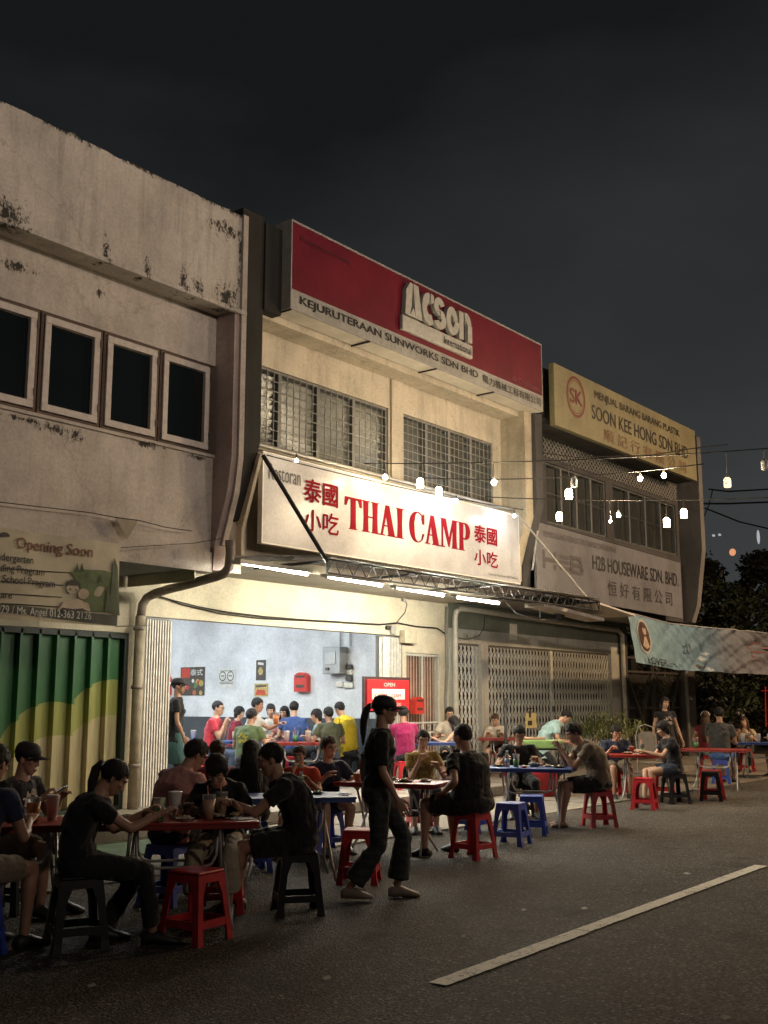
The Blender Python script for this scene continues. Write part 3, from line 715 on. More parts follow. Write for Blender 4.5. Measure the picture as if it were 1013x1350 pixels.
BLK = M('letter_black', (.016, .015, .014), .5, .2, 20)
text('KEJURUTERAAN SUNWORKS SDN BHD', BLK, 1, .042, 'lettering', AS, (4.62, .155), (RX0 + .2, RY - .004, RZ0 + .085))
text('陽力機械工程有限公司', BLK, 1, .008, 'lettering', AS, (2.02, .15), (RX0 + 4.98, RY - .004, RZ0 + .085))
text('Penyaman Udara', M('faded_dark', (.10, .01, .016), .5), 1, .005, 'lettering', AS, (1.12, .13), (RX0 + .2, RY - .004, RZ1 - .3))
text('Air Conditioners', M('faded_pink', (.24, .05, .07), .5), 1, .005, 'lettering', AS, (1.0, .1), (RX1 - 1.12, RY - .004, RZM + .07))
LW = M('logo_white', (.46, .45, .40), .45, .2, 12); LW2 = M('logo_edge', (.14, .13, .12), .5)
# raised chunky logo letters, built as thick blocks with a cut
lx, lz, lw, lh = 13.42, 7.69, 1.96, .56
def block(polys, y, d, mat, name, parent, bev=.006):
    b = MB()
    for i, p in enumerate(polys): b.prism(p, 'y', y - d - .0015 * i, y)
    return b.obj(name, mat, parent)
def tr(polys, ox, oz, sx, sz): return [[(ox + x * sx, oz + z * sz) for x, z in p] for p in polys]
def arc(cx, cz, r0x, r0z, r1x, r1z, a0, a1, n=14):
    o = [(cx + r1x * math.cos(R_(a0 + (a1 - a0) * k / n)), cz + r1z * math.sin(R_(a0 + (a1 - a0) * k / n))) for k in range(n + 1)]
    i = [(cx + r0x * math.cos(R_(a0 + (a1 - a0) * k / n)), cz + r0z * math.sin(R_(a0 + (a1 - a0) * k / n))) for k in range(n + 1)]
    return [[o[k], o[k + 1], i[k + 1], i[k]] for k in range(n)]
glyphs = []
glyphs.append((0.0, 1.02, [[(.05, .0), (.12, .75), (.32, 1.0), (.48, 1.0), (.40, .3), (.30, 0)], [(.50, 1.0), (.78, 1.0), (1.0, 0), (.62, 0)], [(.30, .0), (.5, .28), (.62, .0)]]))
glyphs.append((1.0, .82, arc(.5, .46, .16, .18, .5, .5, 55, 305) + [[(.56, .62), (.80, .70), (.80, .92), (.60, .95)]]))
glyphs.append((1.66, .78, arc(.5, .68, .1, .08, .44, .3, 20, 270, 10) + arc(.48, .28, .1, .08, .46, .3, 200, 450, 10)))
glyphs.append((2.44, .76, arc(.5, .43, .15, .2, .5, .45, 0, 360, 20)))
glyphs.append((3.28, .80, [[(.02, 0), (.02, .88), (.36, .88), (.36, 0)]] + arc(.55, .5, .12, .15, .45, .4, 0, 110, 8) + [[(.66, 0), (.66, .52), (1.0, .52), (1.0, 0)]]))
for ox, gw, ps in glyphs:
    k = lw / 4.12
    block(tr(ps, lx + ox * k, lz, gw * k, lh), RY - .03, .05, LW, 'logo_letter', AS)
    block(tr(ps, lx + ox * k - .03, lz - .012, gw * k * 1.03, lh * 1.02), RY - .001, .026, LW2, 'logo_edge', AS)
MB().box(lx - .04, lx + lw + .02, RY - .075, RY - .002, 7.42, 7.66).obj('logo_bar', LW, AS, bevel=.015)
text('International', BLK, 1, .01, 'lettering', AS, (.82, .13), (lx + lw - .86, RY - .077, 7.475))
text('®', M('faded_pink'), 1, .0, 'lettering', AS, (.06, .06), (lx + lw + .05, RY - .004, 7.66))

# --- restaurant sign
TS = empty('thai_camp_sign', (0, 0, 0), 0, 'big off-white restaurant signboard reading THAI CAMP in red letters', 'sign')
TX0, TX1, TY, TZ0, TZ1 = 10.75, 17.62, 10.5, 3.72, 5.02
MB().box(TX0 + .02, TX1 - .02, TY, TY + .04, TZ0 + .02, TZ1 - .02).obj('panel', wallmat('sign_white', (.55, .55, .56), (.47, .465, .46), .25, rough=.3, bmp=.01, crack=0, stain=(.55, .52, .48)), TS)
b = MB(); e = .022
b.box(TX0, TX1, TY - .015, TY + .07, TZ1 - e, TZ1); b.box(TX0, TX1, TY - .015, TY + .07, TZ0, TZ0 + e); b.box(TX0, TX0 + e, TY - .015, TY + .07, TZ0 + e, TZ1 - e); b.box(TX1 - e, TX1, TY - .015, TY + .07, TZ0 + e, TZ1 - e); b.obj('trim', M('white_trim', (.75, .72, .66), .4, .1), TS)
RED = M('thai_red', (.27, .008, .018), .8, .08, 3, spec=.1)
def tw(px_, py_): p = atY(px_, py_, TY); return p
b = MB()
# display serif letters: fat stems, hairline partners, flared serifs.  unit box 1 high
def slab(x0, x1, z, up=1, h=.035, fl=.05): # bracketed hairline serif
    m = (x0 + x1) / 2
    return [(x0, z), (x1, z), (x1, z + up * h * .4), (x1 - fl * .8, z + up * h), (x0 + fl * .8, z + up * h), (x0, z + up * h * .4)] if up > 0 else [(x0, z), (x0, z + up * h * .4), (x0 + fl * .8, z + up * h), (x1 - fl * .8, z + up * h), (x1, z + up * h * .4), (x1, z)]
def gT(): return .8, [[(.28, 0), (.52, 0), (.50, .3), (.50, .97), (.30, .97), (.30, .3)], slab(.22, .58, 0), [(.02, 1), (.0, .72), (.05, .73), (.13, .92), (.3, .945), (.5, .945), (.67, .92), (.75, .73), (.80, .72), (.78, 1)]]
def gH(): return .86, [[(.09, .02), (.31, .02), (.29, .5), (.31, .98), (.09, .98), (.11, .5)], [(.56, .02), (.78, .02), (.76, .5), (.78, .98), (.56, .98), (.58, .5)], [(.28, .47), (.6, .47), (.6, .52), (.28, .52)], slab(.02, .38, 0), slab(.49, .85, 0), slab(.02, .38, 1, -1), slab(.49, .85, 1, -1)]
def gA(): return .86, [[(.36, 1), (.42, .93), (.16, .02), (.10, .02)], [(.36, 1), (.50, 1), (.80, .02), (.52, .02), (.34, .86)], [(.22, .3), (.6, .3), (.6, .345), (.23, .345)], slab(.0, .27, 0), slab(.44, .88, 0)]
def gI(): return .42, [[(.09, .02), (.33, .02), (.31, .5), (.33, .98), (.09, .98), (.11, .5)], slab(.02, .40, 0), slab(.02, .40, 1, -1)]
def gC():
    out = []; n = 22
    def o(t): a = R_(42 + 276 * t); return (.43 + .43 * math.cos(a), .5 + .52 * math.sin(a))
    def i(t):
        a = R_(42 + 276 * t); th = .24 * max(.12, math.sin(math.pi * t) ** 1.4); return (.43 + (.43 - th) * math.cos(a), .5 + (.52 - th * .35) * math.sin(a))
    for k in range(n): out.append([o(k / n), o((k + 1) / n), i((k + 1) / n), i(k / n)])
    out.append([(.70, .80), (.76, .62), (.80, .62), (.80, .97), (.75, .90)]); out.append([(.72, .2), (.70, .09), (.8, .3), (.76, .3)]); return .84, out
def gM(): return 1.1, [[(.12, .02), (.17, .02), (.17, .95), (.12, .98)], [(.12, 1), (.34, 1), (.58, .12), (.50, .12)], [(.50, .12), (.545, .02), (.84, .96), (.79, .98)], [(.78, .02), (1.0, .02), (.98, .5), (1.0, .98), (.78, .98), (.80, .5)], slab(.02, .27, 0), slab(.71, 1.07, 0), slab(.05, .3, 1, -1), slab(.80, 1.07, 1, -1)]
def gP(): return .74, [[(.09, .02), (.31, .02), (.29, .5), (.31, .98), (.09, .98), (.11, .5)], slab(.02, .40, 0), slab(.02, .4, 1, -1)] + [[(.3, .955), (.44, .97), (.44, 1.0), (.3, 1.0)], [(.3, .42), (.44, .40), (.44, .44), (.3, .46)]] + arc(.42, .70, .1, .255, .31, .30, -90, 90, 12)
word = [gT, gH, gA, gI, None, gC, gA, gM, gP]
tot = sum((g()[0] + .03 if g else .30) for g in word)
pa = tw(457, 700); x0 = tw(455, 650).x; x1 = tw(620, 710).x; zb = 4.27 - .115; hh = .49; k = (x1 - x0) / tot; x = x0; 
for gi, g in enumerate(word):
    if g is None: x += .30 * k; continue
    wd, ps = g(); b = MB()
    for dx in (-.013, .013):
        for i, p in enumerate(tr(ps, x + dx, zb, k, hh)): b.prism(p, 'y', TY - .006 - .0011 * (i % 9) - (.0005 if dx > 0 else 0), TY - .002)
    b.obj('letter', RED, TS); x += (wd + .03) * k
def cjk(s, x0, x1, z0, z1, bold=.03):
    text(s, RED, 1, bold, 'lettering', TS, (x1 - x0, z1 - z0), (x0, TY - .004, z0))
a = tw(401, 633); c = tw(445, 668); cjk('泰國', a.x, c.x, c.z - .02, c.z + .32, .05)
a = tw(401, 671); c = tw(446, 706); cjk('小吃', a.x, c.x, c.z - .01, c.z + .31, .03)
a = tw(625, 690); c = tw(655, 718); cjk('泰國', a.x, c.x, c.z - .03, c.z + .28, .05)
a = tw(625, 722); c = tw(656, 748); cjk('小吃', a.x, c.x, c.z - .02, c.z + .26, .03)
a = tw(354, 628); o = text('Restoran', M('rest_black', (.03, .025, .02), .5), 1, .006, 'lettering', TS, (.66, .23), (a.x, TY - .004, a.z - .035))
text('Restoran Thai Camp (003373475-A)', BLK, 1, 0, 'lettering', TS, (1.0, .055), (TX1 - 1.08, TY - .004, TZ0 + .07))
# --- yellow sign
YS = empty('yellow_roof_sign', (0, 0, 0), 0, 'faded yellow roof signboard with SK ring emblem and Soon Kee Hong lettering', 'sign')
YX0, YX1, YY, YZ0, YZ1 = 18.40, 25.42, 10.1, 6.87, 8.13
MB().box(YX0, YX1, YY, YY + .12, YZ0, YZ1).obj('panel', wallmat('sign_yellow', (.30, .27, .155), (.2, .15, .06), .4, rough=.5, bmp=.05, crack=0), YS, bevel=.01)
BR = M('sign_brown', (.16, .03, .018), .5); DKB = M('sign_dark', (.03, .022, .018), .5)
cz = 7.62
flat([[(a_[0], a_[1]), (b_[0], b_[1]), (c_[0], c_[1]), (d_[0], d_[1])] for a_, b_, c_, d_ in arc(19.28, cz, .34, .37, .40, .43, 0, 360, 36)], BR, 'emblem_ring', YS, YY, 0)
flat([[(a_[0], a_[1]), (b_[0], b_[1]), (c_[0], c_[1]), (d_[0], d_[1])] for a_, b_, c_, d_ in arc(19.28, cz, .30, .33, .315, .345, 0, 360, 36)], BR, 'emblem_ring', YS, YY, 0)
text('SK', BR, 1, .05, 'emblem_letters', YS, (.5, .3), (19.03, YY - .004, cz - .15))
text('MENJUAL BARANG BARANG PLASTIK', DKB, 1, .01, 'lettering', YS, (4.35, .21), (20.1, YY - .004, 7.74))
text('SOON KEE HONG SDN BHD', DKB, 1, .02, 'lettering', YS, (4.95, .30), (19.95, YY - .004, 7.32))
text('順 記 行 有 限 公 司', M('sign_brown2', (.2, .11, .05), .5), 1, .02, 'lettering', YS, (4.3, .27), (20.45, YY - .004, 6.95))
# --- grey houseware board
HS = empty('houseware_sign', (0, 0, 0), 0, 'grey houseware signboard with block H2B logo and Chinese characters', 'sign')
HX0, HX1, HY = 18.16, 25.0, 10.45
p = [(HX0, 3.62), (HX1, 3.52), (HX1, 4.86), (HX0, 4.98)]
MB().prism(p, 'y', HY, HY + .05).obj('panel', wallmat('h2b_grey', (.19, .19, .20), (.13, .125, .12), .4, rough=.5, bmp=.04, crack=0), HS)
MB().prism([(HX0, 4.982), (HX1, 4.862), (HX1, 4.90), (HX0, 5.02)], 'y', HY - .02, HY + .3).obj('top_trim', W_GREY, HS)
H2 = M('h2b_dark', (.075, .07, .07), .5)
text('PEMBORONG PERALATAN DAPUR DAN RUMAH', H2, 1, .0, 'lettering', HS, (3.1, .125), (18.45, HY - .004, 4.72))
text('H2B HOUSEWARE SDN. BHD.', BLK, 1, .02, 'lettering', HS, (4.35, .30), (20.45, HY - .004, 4.27))
text('恒 好 有 限 公 司', M('h2b_cjk', (.05, .048, .048), .5), 1, .015, 'lettering', HS, (3.3, .32), (21.1, HY - .004, 3.78))
q = [[(0, 0), (.2, 0), (.2, 1), (0, 1)], [(.2, .38), (.95, .38), (.95, .62), (.2, .62)], [(.75, .62), (.95, .62), (.95, 1), (.75, 1)], [(.75, 0), (.95, 0), (.95, .3), (.75, .3)], [(1.2, .72), (1.9, .72), (1.9, .92), (1.2, .92)], [(1.2, .1), (1.95, .1), (1.95, .3), (1.2, .3)], [(.96, .44), (1.9, .44), (1.9, .6), (.96, .6)],
     [(2.0, 0), (2.2, 0), (2.2, 1), (2.0, 1)], [(2.2, 0), (2.9, 0), (2.9, .2), (2.2, .2)], [(2.2, .4), (2.9, .4), (2.9, .6), (2.2, .6)], [(2.2, .8), (2.8, .8), (2.8, 1), (2.2, 1)], [(2.75, .2), (2.95, .2), (2.95, .4), (2.75, .4)], [(2.65, .6), (2.85, .6), (2.85, .8), (2.65, .8)]]
flat(tr(q, 18.38, 4.10, .56, .36), H2, 'logo_print', HS, HY)

# ================================================================== AWNING, TRUSS, TUBES
AW = empty('awning', (0, 0, 0), 0, 'corrugated metal awning on a black zigzag truss under the restaurant sign', 'awning')
TIN = M('old_tin', (.33, .31, .26), .5, .35, 6, .1, metal=.25); BLI = M('black_iron')
def sheet(x0, x1, ya, za, yb, zb, wob=0):
    vs = []; n = int((x1 - x0) / .019)
    for j, (y, z) in enumerate(((ya, za), (yb, zb))):
        for i in range(n + 1):
            x = x0 + (x1 - x0) * i / n; vs.append((x, y + (wob * noise.noise(Vector((x * 4, 0, 0))) if j else 0), z + .012 * math.sin(x / .076 * 2 * math.pi)))
    return vs, [(i, i + 1, n + 2 + i, n + 1 + i) for i in range(n)]
xx = 10.95
while xx < 18.5:
    vs, fs = sheet(xx, min(xx + .86, 18.85), 10.82, 3.60, 9.42, 3.475, .02); MB().add(vs, fs).obj('roof_sheet', TIN, AW, smooth=True); xx += .862
vs, fs = sheet(10.3, 10.93, 10.82, 3.52, 9.9, 3.46, .25); MB().add(vs, fs).obj('roof_sheet', TIN, AW, smooth=True)
yA = 9.5
b = MB(); b.tube([(10.98, yA, 3.445), (18.82, yA, 3.445)], .014, 6); b.tube([(10.98, yA, 3.265), (18.82, yA, 3.265)], .014, 6)
for x in (10.98, 18.82): b.tube([(x, yA, 3.265), (x, yA, 3.445)], .014, 6)
b.obj('truss_chord', BLI, AW)
for i in range(56):
    a = 10.98 + i * .14; z0, z1 = (3.265, 3.445) if i % 2 == 0 else (3.445, 3.265)
    MB().tube([(a, yA, z0), (a + .14, yA, z1)], .008, 5).obj('truss_web', BLI, AW)
for x in (11.0, 13.0, 15.0, 17.0, 18.8): MB().box(x - .02, x + .02, 9.5, 10.85, 3.405, 3.44).obj('rafter', BLI, AW)
MB().tube([atY(347, 600, 10.12), atY(432, 741, 9.5)], .03, 8).obj('black_strut', BLI, AW)
MB().tube([atY(681, 676, 10.4), atY(777, 791, 9.5)], .017, 6).obj('thin_strut', M('galv'), AW)
MB().tube([atY(709, 700, 10.2), atY(702, 752, 10.2)], .02, 6).obj('short_strut', M('galv'), AW)
# white boards under the right end of the awning
b = MB(); b.prism([(17.6, 3.29), (20.0, 3.16), (20.0, 3.22), (17.6, 3.36)], 'y', 10.0, 10.4); b.obj('fascia_board', M('white_board', (.66, .63, .55), .6, .15), AW)
MB().prism([(18.9, 3.42), (20.6, 3.27), (20.6, 3.30), (18.9, 3.45)], 'y', 9.6, 10.3).obj('roof_panel', M('white_board'), AW)
TUBE = EM('tube_glow', (1.0, .93, .75), 430)
tl = [((318, 742), (405, 757.5)), ((432, 760.5), (503, 772)), ((523, 775), (584, 785)), ((602, 787.5), (657, 795.5))]
wh = M('batten_white', (.6, .58, .5), .5)
for i, (a, c) in enumerate(tl):
    pa, pc = atY(a[0], a[1], 10.0), atY(c[0], c[1], 10.0)
    t_ = empty('fluorescent_lamp', pa, 0, ['lit fluorescent tube under the awning nearest the drainpipe', 'lit fluorescent tube under the awning, second from the drainpipe', 'lit fluorescent tube under the awning above the stair door', 'lit fluorescent tube under the awning by the grey-green panel'][i], 'light', 'fluorescent tubes under the awning')
    d = pc - pa
    MB().tube([(0, 0, 0), d], .016, 10).obj('tube', TUBE if i < 2 else EM('tube_glow_bright', (1.0, .93, .77), 820), t_, True)
    b = MB(); L = d.length; u = d.normalized()
    b.box(-.06, d.x + .06, -.05, .08, .022 + min(0, d.z), .04)
    for s in (-.03, d.x + .0): b.box(s, s + .03, -.015, .03, -.02 + d.z * (s > 0), .03)
    b.obj('batten', wh, t_)
# interior ceiling lights
for i, (x, y) in enumerate(((11.6, 14.2), (13.6, 14.2), (11.6, 17.2), (13.6, 17.2))):
    t_ = empty('ceiling_lamp', (x, y, 3.5), 0, ['cold white ceiling tube inside, front left of the restaurant room', 'cold white ceiling tube inside, nearest the electricity box', 'cold white ceiling tube inside, rear left of the restaurant room', 'cold white ceiling tube inside, over the food menu poster'][i], 'light', 'ceiling tubes inside the restaurant')
    MB().tube([(-.6, 0, 0), (.6, 0, 0)], .018, 10).obj('tube', EM('cold_tube', (.88, .95, 1.0), 560), t_, True)
    MB().box(-.65, .65, -.03, .03, .03, .09).obj('batten', wh, t_)

# cables on the restaurant front
def cable(name, pts, r, label, matn='black_cable', cat='cable', sag=None):
    o = MB().tube(pts, r, 5).obj(name, M(matn), None, True); tag(o, label, cat); return o
def path(px, Y): return [atY(x, y, Y) for x, y in px]
cable('cable', path([(198, 783), (230, 792), (262, 800), (300, 807), (350, 813), (400, 817), (450, 820), (500, 823), (524, 821), (550, 826), (577, 828), (588, 836)], 12.15), .011, 'black cable sagging along the cream wall above the opening')
cable('cable', path([(200, 782), (240, 797), (290, 809), (340, 815), (420, 819), (500, 824), (522, 822), (534, 808), (537, 797), (531, 785)], 12.17), .008, 'thin cable looping up to the small junction box above the opening')
cable('cable', path([(590, 800), (589, 840), (590, 880), (588, 920), (589, 1000)], 12.12), .03, 'dark conduit down the wall right of the stair door', 'old_pipe')
cable('cable', path([(600, 840), (615, 843), (632, 838), (638, 828), (640, 806)], 12.13), .008, 'thin looped cable on the grey-green panel')
cable('cable', path([(664, 790), (680, 808), (706, 817), (735, 817)], 10.3), .01, 'white flex drooping to the floodlight', 'white_flex')
cable('cable', path([(640, 812), (690, 826), (735, 832)], 12.1), .006, 'thin wire across the grey-green panel') if False else None
MC_ = M('white_flex', (.5, .48, .42), .6)
b = MB(); p1 = atY(712, 795, 10.3); p2 = atY(712, 815, 10.3); b.tube([p1, p2], .012, 6)
fl = empty('floodlight', (0, 0, 0), 0, 'small black unlit floodlight hanging on a white rod', 'floodlight')
b.obj('rod', M('white_flex'), fl); p = atY(738, 813, 10.3)
MB().box(p.x - .13, p.x + .13, p.y - .05, p.y + .05, p.z - .07, p.z + .07).obj('lamp_body', BLI, fl, bevel=.02); MB().tube([p2, p], .012, 6).obj('arm', BLI, fl)
def jb(name, x0, y0, x1, y1, Y, d, mat, label, cat='junction box'):
    a = atY(x0, y1, Y); c = atY(x1, y0, Y); o = MB().box(a.x, c.x, Y - d, Y, a.z, c.z).obj(name, mat, bevel=.012); return tag(o, label, cat)
GBX = M('grey_box', (.3, .29, .26), .5)
jb('junction_box', 529, 783, 533, 793, 12.19, .06, GBX, 'small grey junction box high on the cream wall')
jb('switch_box', 508, 825, 513, 830, 12.19, .05, M('blk_box', (.04, .035, .03), .5), 'small black box over the opening\'s right corner')
jb('socket_box', 514, 825, 520, 836, 12.19, .05, GBX, 'pair of grey switch boxes over the opening\'s right corner')
jb('meter_box', 527, 832, 543, 848, 12.19, .13, M('cream_box', (.5, .44, .32), .5), 'cream box fixed above the stair door')
jb('junction_box', 624, 836, 632, 842, 12.19, .05, GBX, 'small grey box beside the 1A number')
# interior wall fittings (on the side wall x = 16.24)
def wall_box(name, x0, y0, x1, y1, d, mat, label, cat, bev=.012, X=16.24):
    a = atX(x0, y1, X); c = atX(x1, y0, X)
    o = MB().box(X - d, X - .003, min(a.y, c.y), max(a.y, c.y), a.z, c.z).obj(name, mat, bevel=bev); return tag(o, label, cat), a, c
eb = empty('electricity_box', (0, 0, 0), 0, 'grey electricity distribution box on the pale blue wall', 'fuse box')
a, c = atX(436, 889, 16.24), atX(459, 853, 16.24)
MB().box(16.0, 16.237, c.y, a.y, a.z, c.z).obj('case', M('box_metal', (.26, .265, .26), .45, .1, metal=.2), eb, bevel=.012)
MB().box(15.985, 15.999, c.y + .1, a.y - .08, a.z + .18, c.z - .08).obj('door', M('box_metal2', (.33, .335, .33), .45, .1, metal=.2), eb, bevel=.01)
MB().box(15.975, 15.998, a.y - .17, a.y - .09, a.z + .07, a.z + .12).obj('lock', M('blk_box'), eb)
b = MB()
for px_ in (449, 462): q0 = atX(px_, 852, 16.22); b.tube([(16.21, q0.y, q0.z), (16.21, q0.y, 3.6)], .014, 6)
b.obj('conduit', GBX, eb)
for k, (x0, y0, x1, y1) in enumerate(((459, 876, 466, 882), (459, 891, 466, 898))): wall_box('isolator', x0, y0, x1, y1, .08, M('blk_box'), ('upper' if k == 0 else 'lower') + ' black isolator switch beside the electricity box', 'switch')
for k, (x0, y0, x1, y1, lb) in enumerate(((445, 899, 454, 906, 'metal wall socket under the electricity box'), (459, 883, 466, 890, 'white switch between the black isolators'), (455, 900, 467, 907, 'white double socket below the isolators'))): wall_box('socket', x0, y0, x1, y1, .05, wh, lb, 'socket')
def mailbox(root, w_, h_, d_=.12):
    pts = disc(0, h_ - w_ * .5, w_ / 2, w_ * .3, 12, 0, 180)
    poly = [(w_ / 2, 0), (w_ / 2, h_ - w_ * .5)] + pts + [(-w_ / 2, h_ - w_ * .5), (-w_ / 2, 0)]
    MB().prism(poly, 'y', -d_, 0).obj('box', M('mail_red', (.45, .03, .02), .4, .15), root)
    MB().box(-w_ * .35, w_ * .35, -d_ - .012, -d_ - .001, h_ * .62, h_ * .7).obj('slot', M('blk_box'), root)
    MB().box(-w_ * .3, w_ * .3, -d_ - .01, -d_ - .001, h_ * .18, h_ * .3).obj('plate', M('blk_box'), root)
    MB().box(-w_ * .42, w_ * .42, -d_ - .03, -d_ - .001, h_ * .72, h_ * .75).obj('visor', M('mail_red'), root)
a = atX(401, 912, 16.23); mailbox(empty('mailbox', (16.235, a.y, a.z), -math.pi / 2, 'red metal mailbox on the pale blue interior wall', 'mailbox'), .33, .44)
a = atX(219, 916, 16.23); mailbox(empty('mailbox', (16.235, a.y, a.z), -math.pi / 2, 'red box on the interior wall behind the standing waitress', 'mailbox'), .36, .5)
a = atY(547, 941, 12.17); mailbox(empty('mailbox', (a.x, 12.17, a.z), 0, 'red mailbox fixed on the stair door bars', 'mailbox'), .27, .36)
def poster(name, x0, y0, x1, y1, mats, label, fn, cat='poster'):
    a = atX(x0, y1, 16.24); c = atX(x1, y0, 16.24); g = empty(name, (16.235, a.y, a.z), -math.pi / 2, label, cat)
    W, H = a.y - c.y, c.z - a.z
    MB().box(0, W, -.006, -.001, 0, H).obj('sheet', mats[0], g); fn(g, W, H, mats); return g
ORN = M('p_orange', (.40, .12, .05), .6); PDK = M('p_dark', (.07, .055, .045), .6, .7, 30); PWH = M('p_white', (.6, .6, .56), .6); YEL = M('p_yellow', (.42, .33, .11), .6, .5, 20)
def rnd_dishes(g, W, H, m):
    rr = random.Random(W)
    for k in range(12):
        cx, cz, r = rr.uniform(.08, .92) * W, rr.uniform(.06, .55) * H, rr.uniform(.05, .09) * W
        flat([disc(cx, cz, r, r, 14)], [ORN, YEL, PWH, M('p_green', (.1, .18, .06)), M('p_red', (.4, .05, .03))][k % 5], 'dish_print', g, -.006 - .0004 * k, 0)
def p1(g, W, H, m):
    rnd_dishes(g, W, H, m); flat([[(.04 * W, .62 * H), (.4 * W, .62 * H), (.4 * W, .96 * H), (.04 * W, .96 * H)]], M('p_red'), 'block_print', g, -.006); text('泰式', PWH, 1, .02, 'lettering', g, (.5 * W, .22 * H), (.42 * W, -.006, .7 * H))
def p2(g, W, H, m):
    for cx in (.27, .73): flat([list(p) for p in arc(cx * W, .6 * H, .16 * W, .16 * W, .2 * W, .2 * W, 0, 360, 24)], PDK, 'ring_print', g, -.006, 0); flat([[(cx * W - .1 * W, .59 * H), (cx * W + .1 * W, .59 * H), (cx * W + .1 * W, .64 * H), (cx * W - .1 * W, .64 * H)]], PDK, 'bar_print', g, -.007)
    flat([[(.1 * W, z * H), (.9 * W, z * H), (.9 * W, (z + .03) * H), (.1 * W, (z + .03) * H)] for z in (.28, .2, .86)], PDK, 'line_print', g, -.006, 0)
def p3(g, W, H, m):
    flat([disc(.5 * W, .45 * H, .25 * W, .2 * H, 16)], YEL, 'figure_print', g, -.006); flat([[(.2 * W, .78 * H), (.8 * W, .74 * H), (.8 * W, .86 * H), (.2 * W, .9 * H)]], PWH, 'title_print', g, -.006)
def p4(g, W, H, m):
    flat([[(.1 * W, .1 * H), (.9 * W, .1 * H), (.75 * W, .5 * H), (.2 * W, .55 * H)]], M('p_red'), 'dish_print', g, -.006); flat([[(.1 * W, .7 * H), (.9 * W, .75 * H), (.9 * W, .9 * H), (.1 * W, .86 * H)]], PDK, 'title_print', g, -.006)
poster('food_poster', 238, 879, 271, 917, [PDK], 'large dark food menu poster left of the notice', p1)
poster('notice', 288, 881, 311, 907, [PWH], 'white notice with two black circular symbols', p2, 'notice')
poster('dark_poster', 338, 870, 351, 897, [PDK], 'narrow dark poster above the yellow one', p3)
poster('yellow_poster', 336, 901, 354, 918, [YEL], 'small yellow poster on the pale blue wall', p4)
# OPEN board
ob = empty('open_board', (0, 0, 0), 0, 'red OPEN board with opening hours beside the stair door', 'sign')
a, c = atY(484, 937, 11.7), atY(539, 897, 11.7)
MB().box(a.x - .06, c.x + .06, 11.72, 11.76, a.z - .03, c.z + .05).obj('backing', M('p_dark2', (.05, .02, .02), .6, .8, 25), ob)
MB().box(a.x, c.x, 11.69, 11.719, a.z, c.z).obj('board', M('board_red', (.55, .02, .025), .4, .1), ob, bevel=.005)
ww, hh_ = c.x - a.x, c.z - a.z
MB().box(a.x + .1 * ww, c.x - .12 * ww, 11.68, 11.689, a.z + .36 * hh_, a.z + .7 * hh_).obj('white_field', PWH, ob)
text('OPEN', PWH, 1, .03, 'lettering', ob, (.26 * ww, .12 * hh_), (a.x + .38 * ww, 11.688, a.z + .78 * hh_)); text('5.30PM - 12AM', M('p_red'), 1, .02, 'lettering', ob, (.64 * ww, .13 * hh_), (a.x + .14 * ww, 11.678, a.z + .42 * hh_)); text('CLOSE ON WEDNESDAY', PWH, 1, .01, 'lettering', ob, (.6 * ww, .1 * hh_), (a.x + .2 * ww, 11.688, a.z + .15 * hh_))
for x in (a.x + .1, c.x - .1): MB().tube([(x, 11.74, .155), (x, 11.74, a.z)], .015, 6).obj('leg', BLI, ob)

# ================================================================== STRING LIGHTS
class Wire:
    def __init__(s, p0, p1, sag, label, ext=.35):
        s.p0, s.p1 = Vector(p0), Vector(p1); s.p1 = s.p1 + (s.p1 - s.p0) * ext; s.sag = sag
        pts = [s.at(i / 40) for i in range(41)]
        tag(MB().tube(pts, .009, 5).obj('string_wire', M('black_cable'), None, True), label, 'cable')
    def at(s, t): p = s.p0.lerp(s.p1, t); p.z -= s.sag * 4 * t * (1 - t); return p
    def find(s, px_):
        lo, hi = 0, 1
        for _ in range(40):
            m = (lo + hi) / 2
            if proj(s.at(m))[0] < px_: lo = m
            else: hi = m
        return s.at((lo + hi) / 2)
W1 = Wire(atY(480, 611, 10.3), atZ(1013, 583, 5.35), .12, 'uppermost light-string wire running from the sign out over the road')
W2 = Wire(atY(560, 630, 10.4), atZ(920, 612, 5.0), .10, 'short light-string wire passing two bare bulbs before the yellow sign', .02)
W3 = Wire(atY(640, 655, 10.4), atZ(1013, 650, 4.9), .10, 'lowest light-string wire crossing before the houseware windows')
W4 = Wire(atY(352, 600, 10.12), atY(690, 672, 10.12), .06, 'wire of small bulbs along the restaurant sign\'s top edge', 0)
BULB = EM('bulb_glow', (1, .80, .52), 480); BULBW = EM('bulb_glow_white', (1, .84, .6), 120)
BULBH = EM('bulb_glow_hot', (1, .80, .52), 2400)
SHW = EM('shade_white_glow', (1, .84, .6), 90); SHO = EM('shade_orange_glow', (1, .55, .28), 3); SHU = M('shade_unlit', (.35, .34, .32), .6)
SHH = EM('shade_warm_glow', (1, .72, .42), 80)
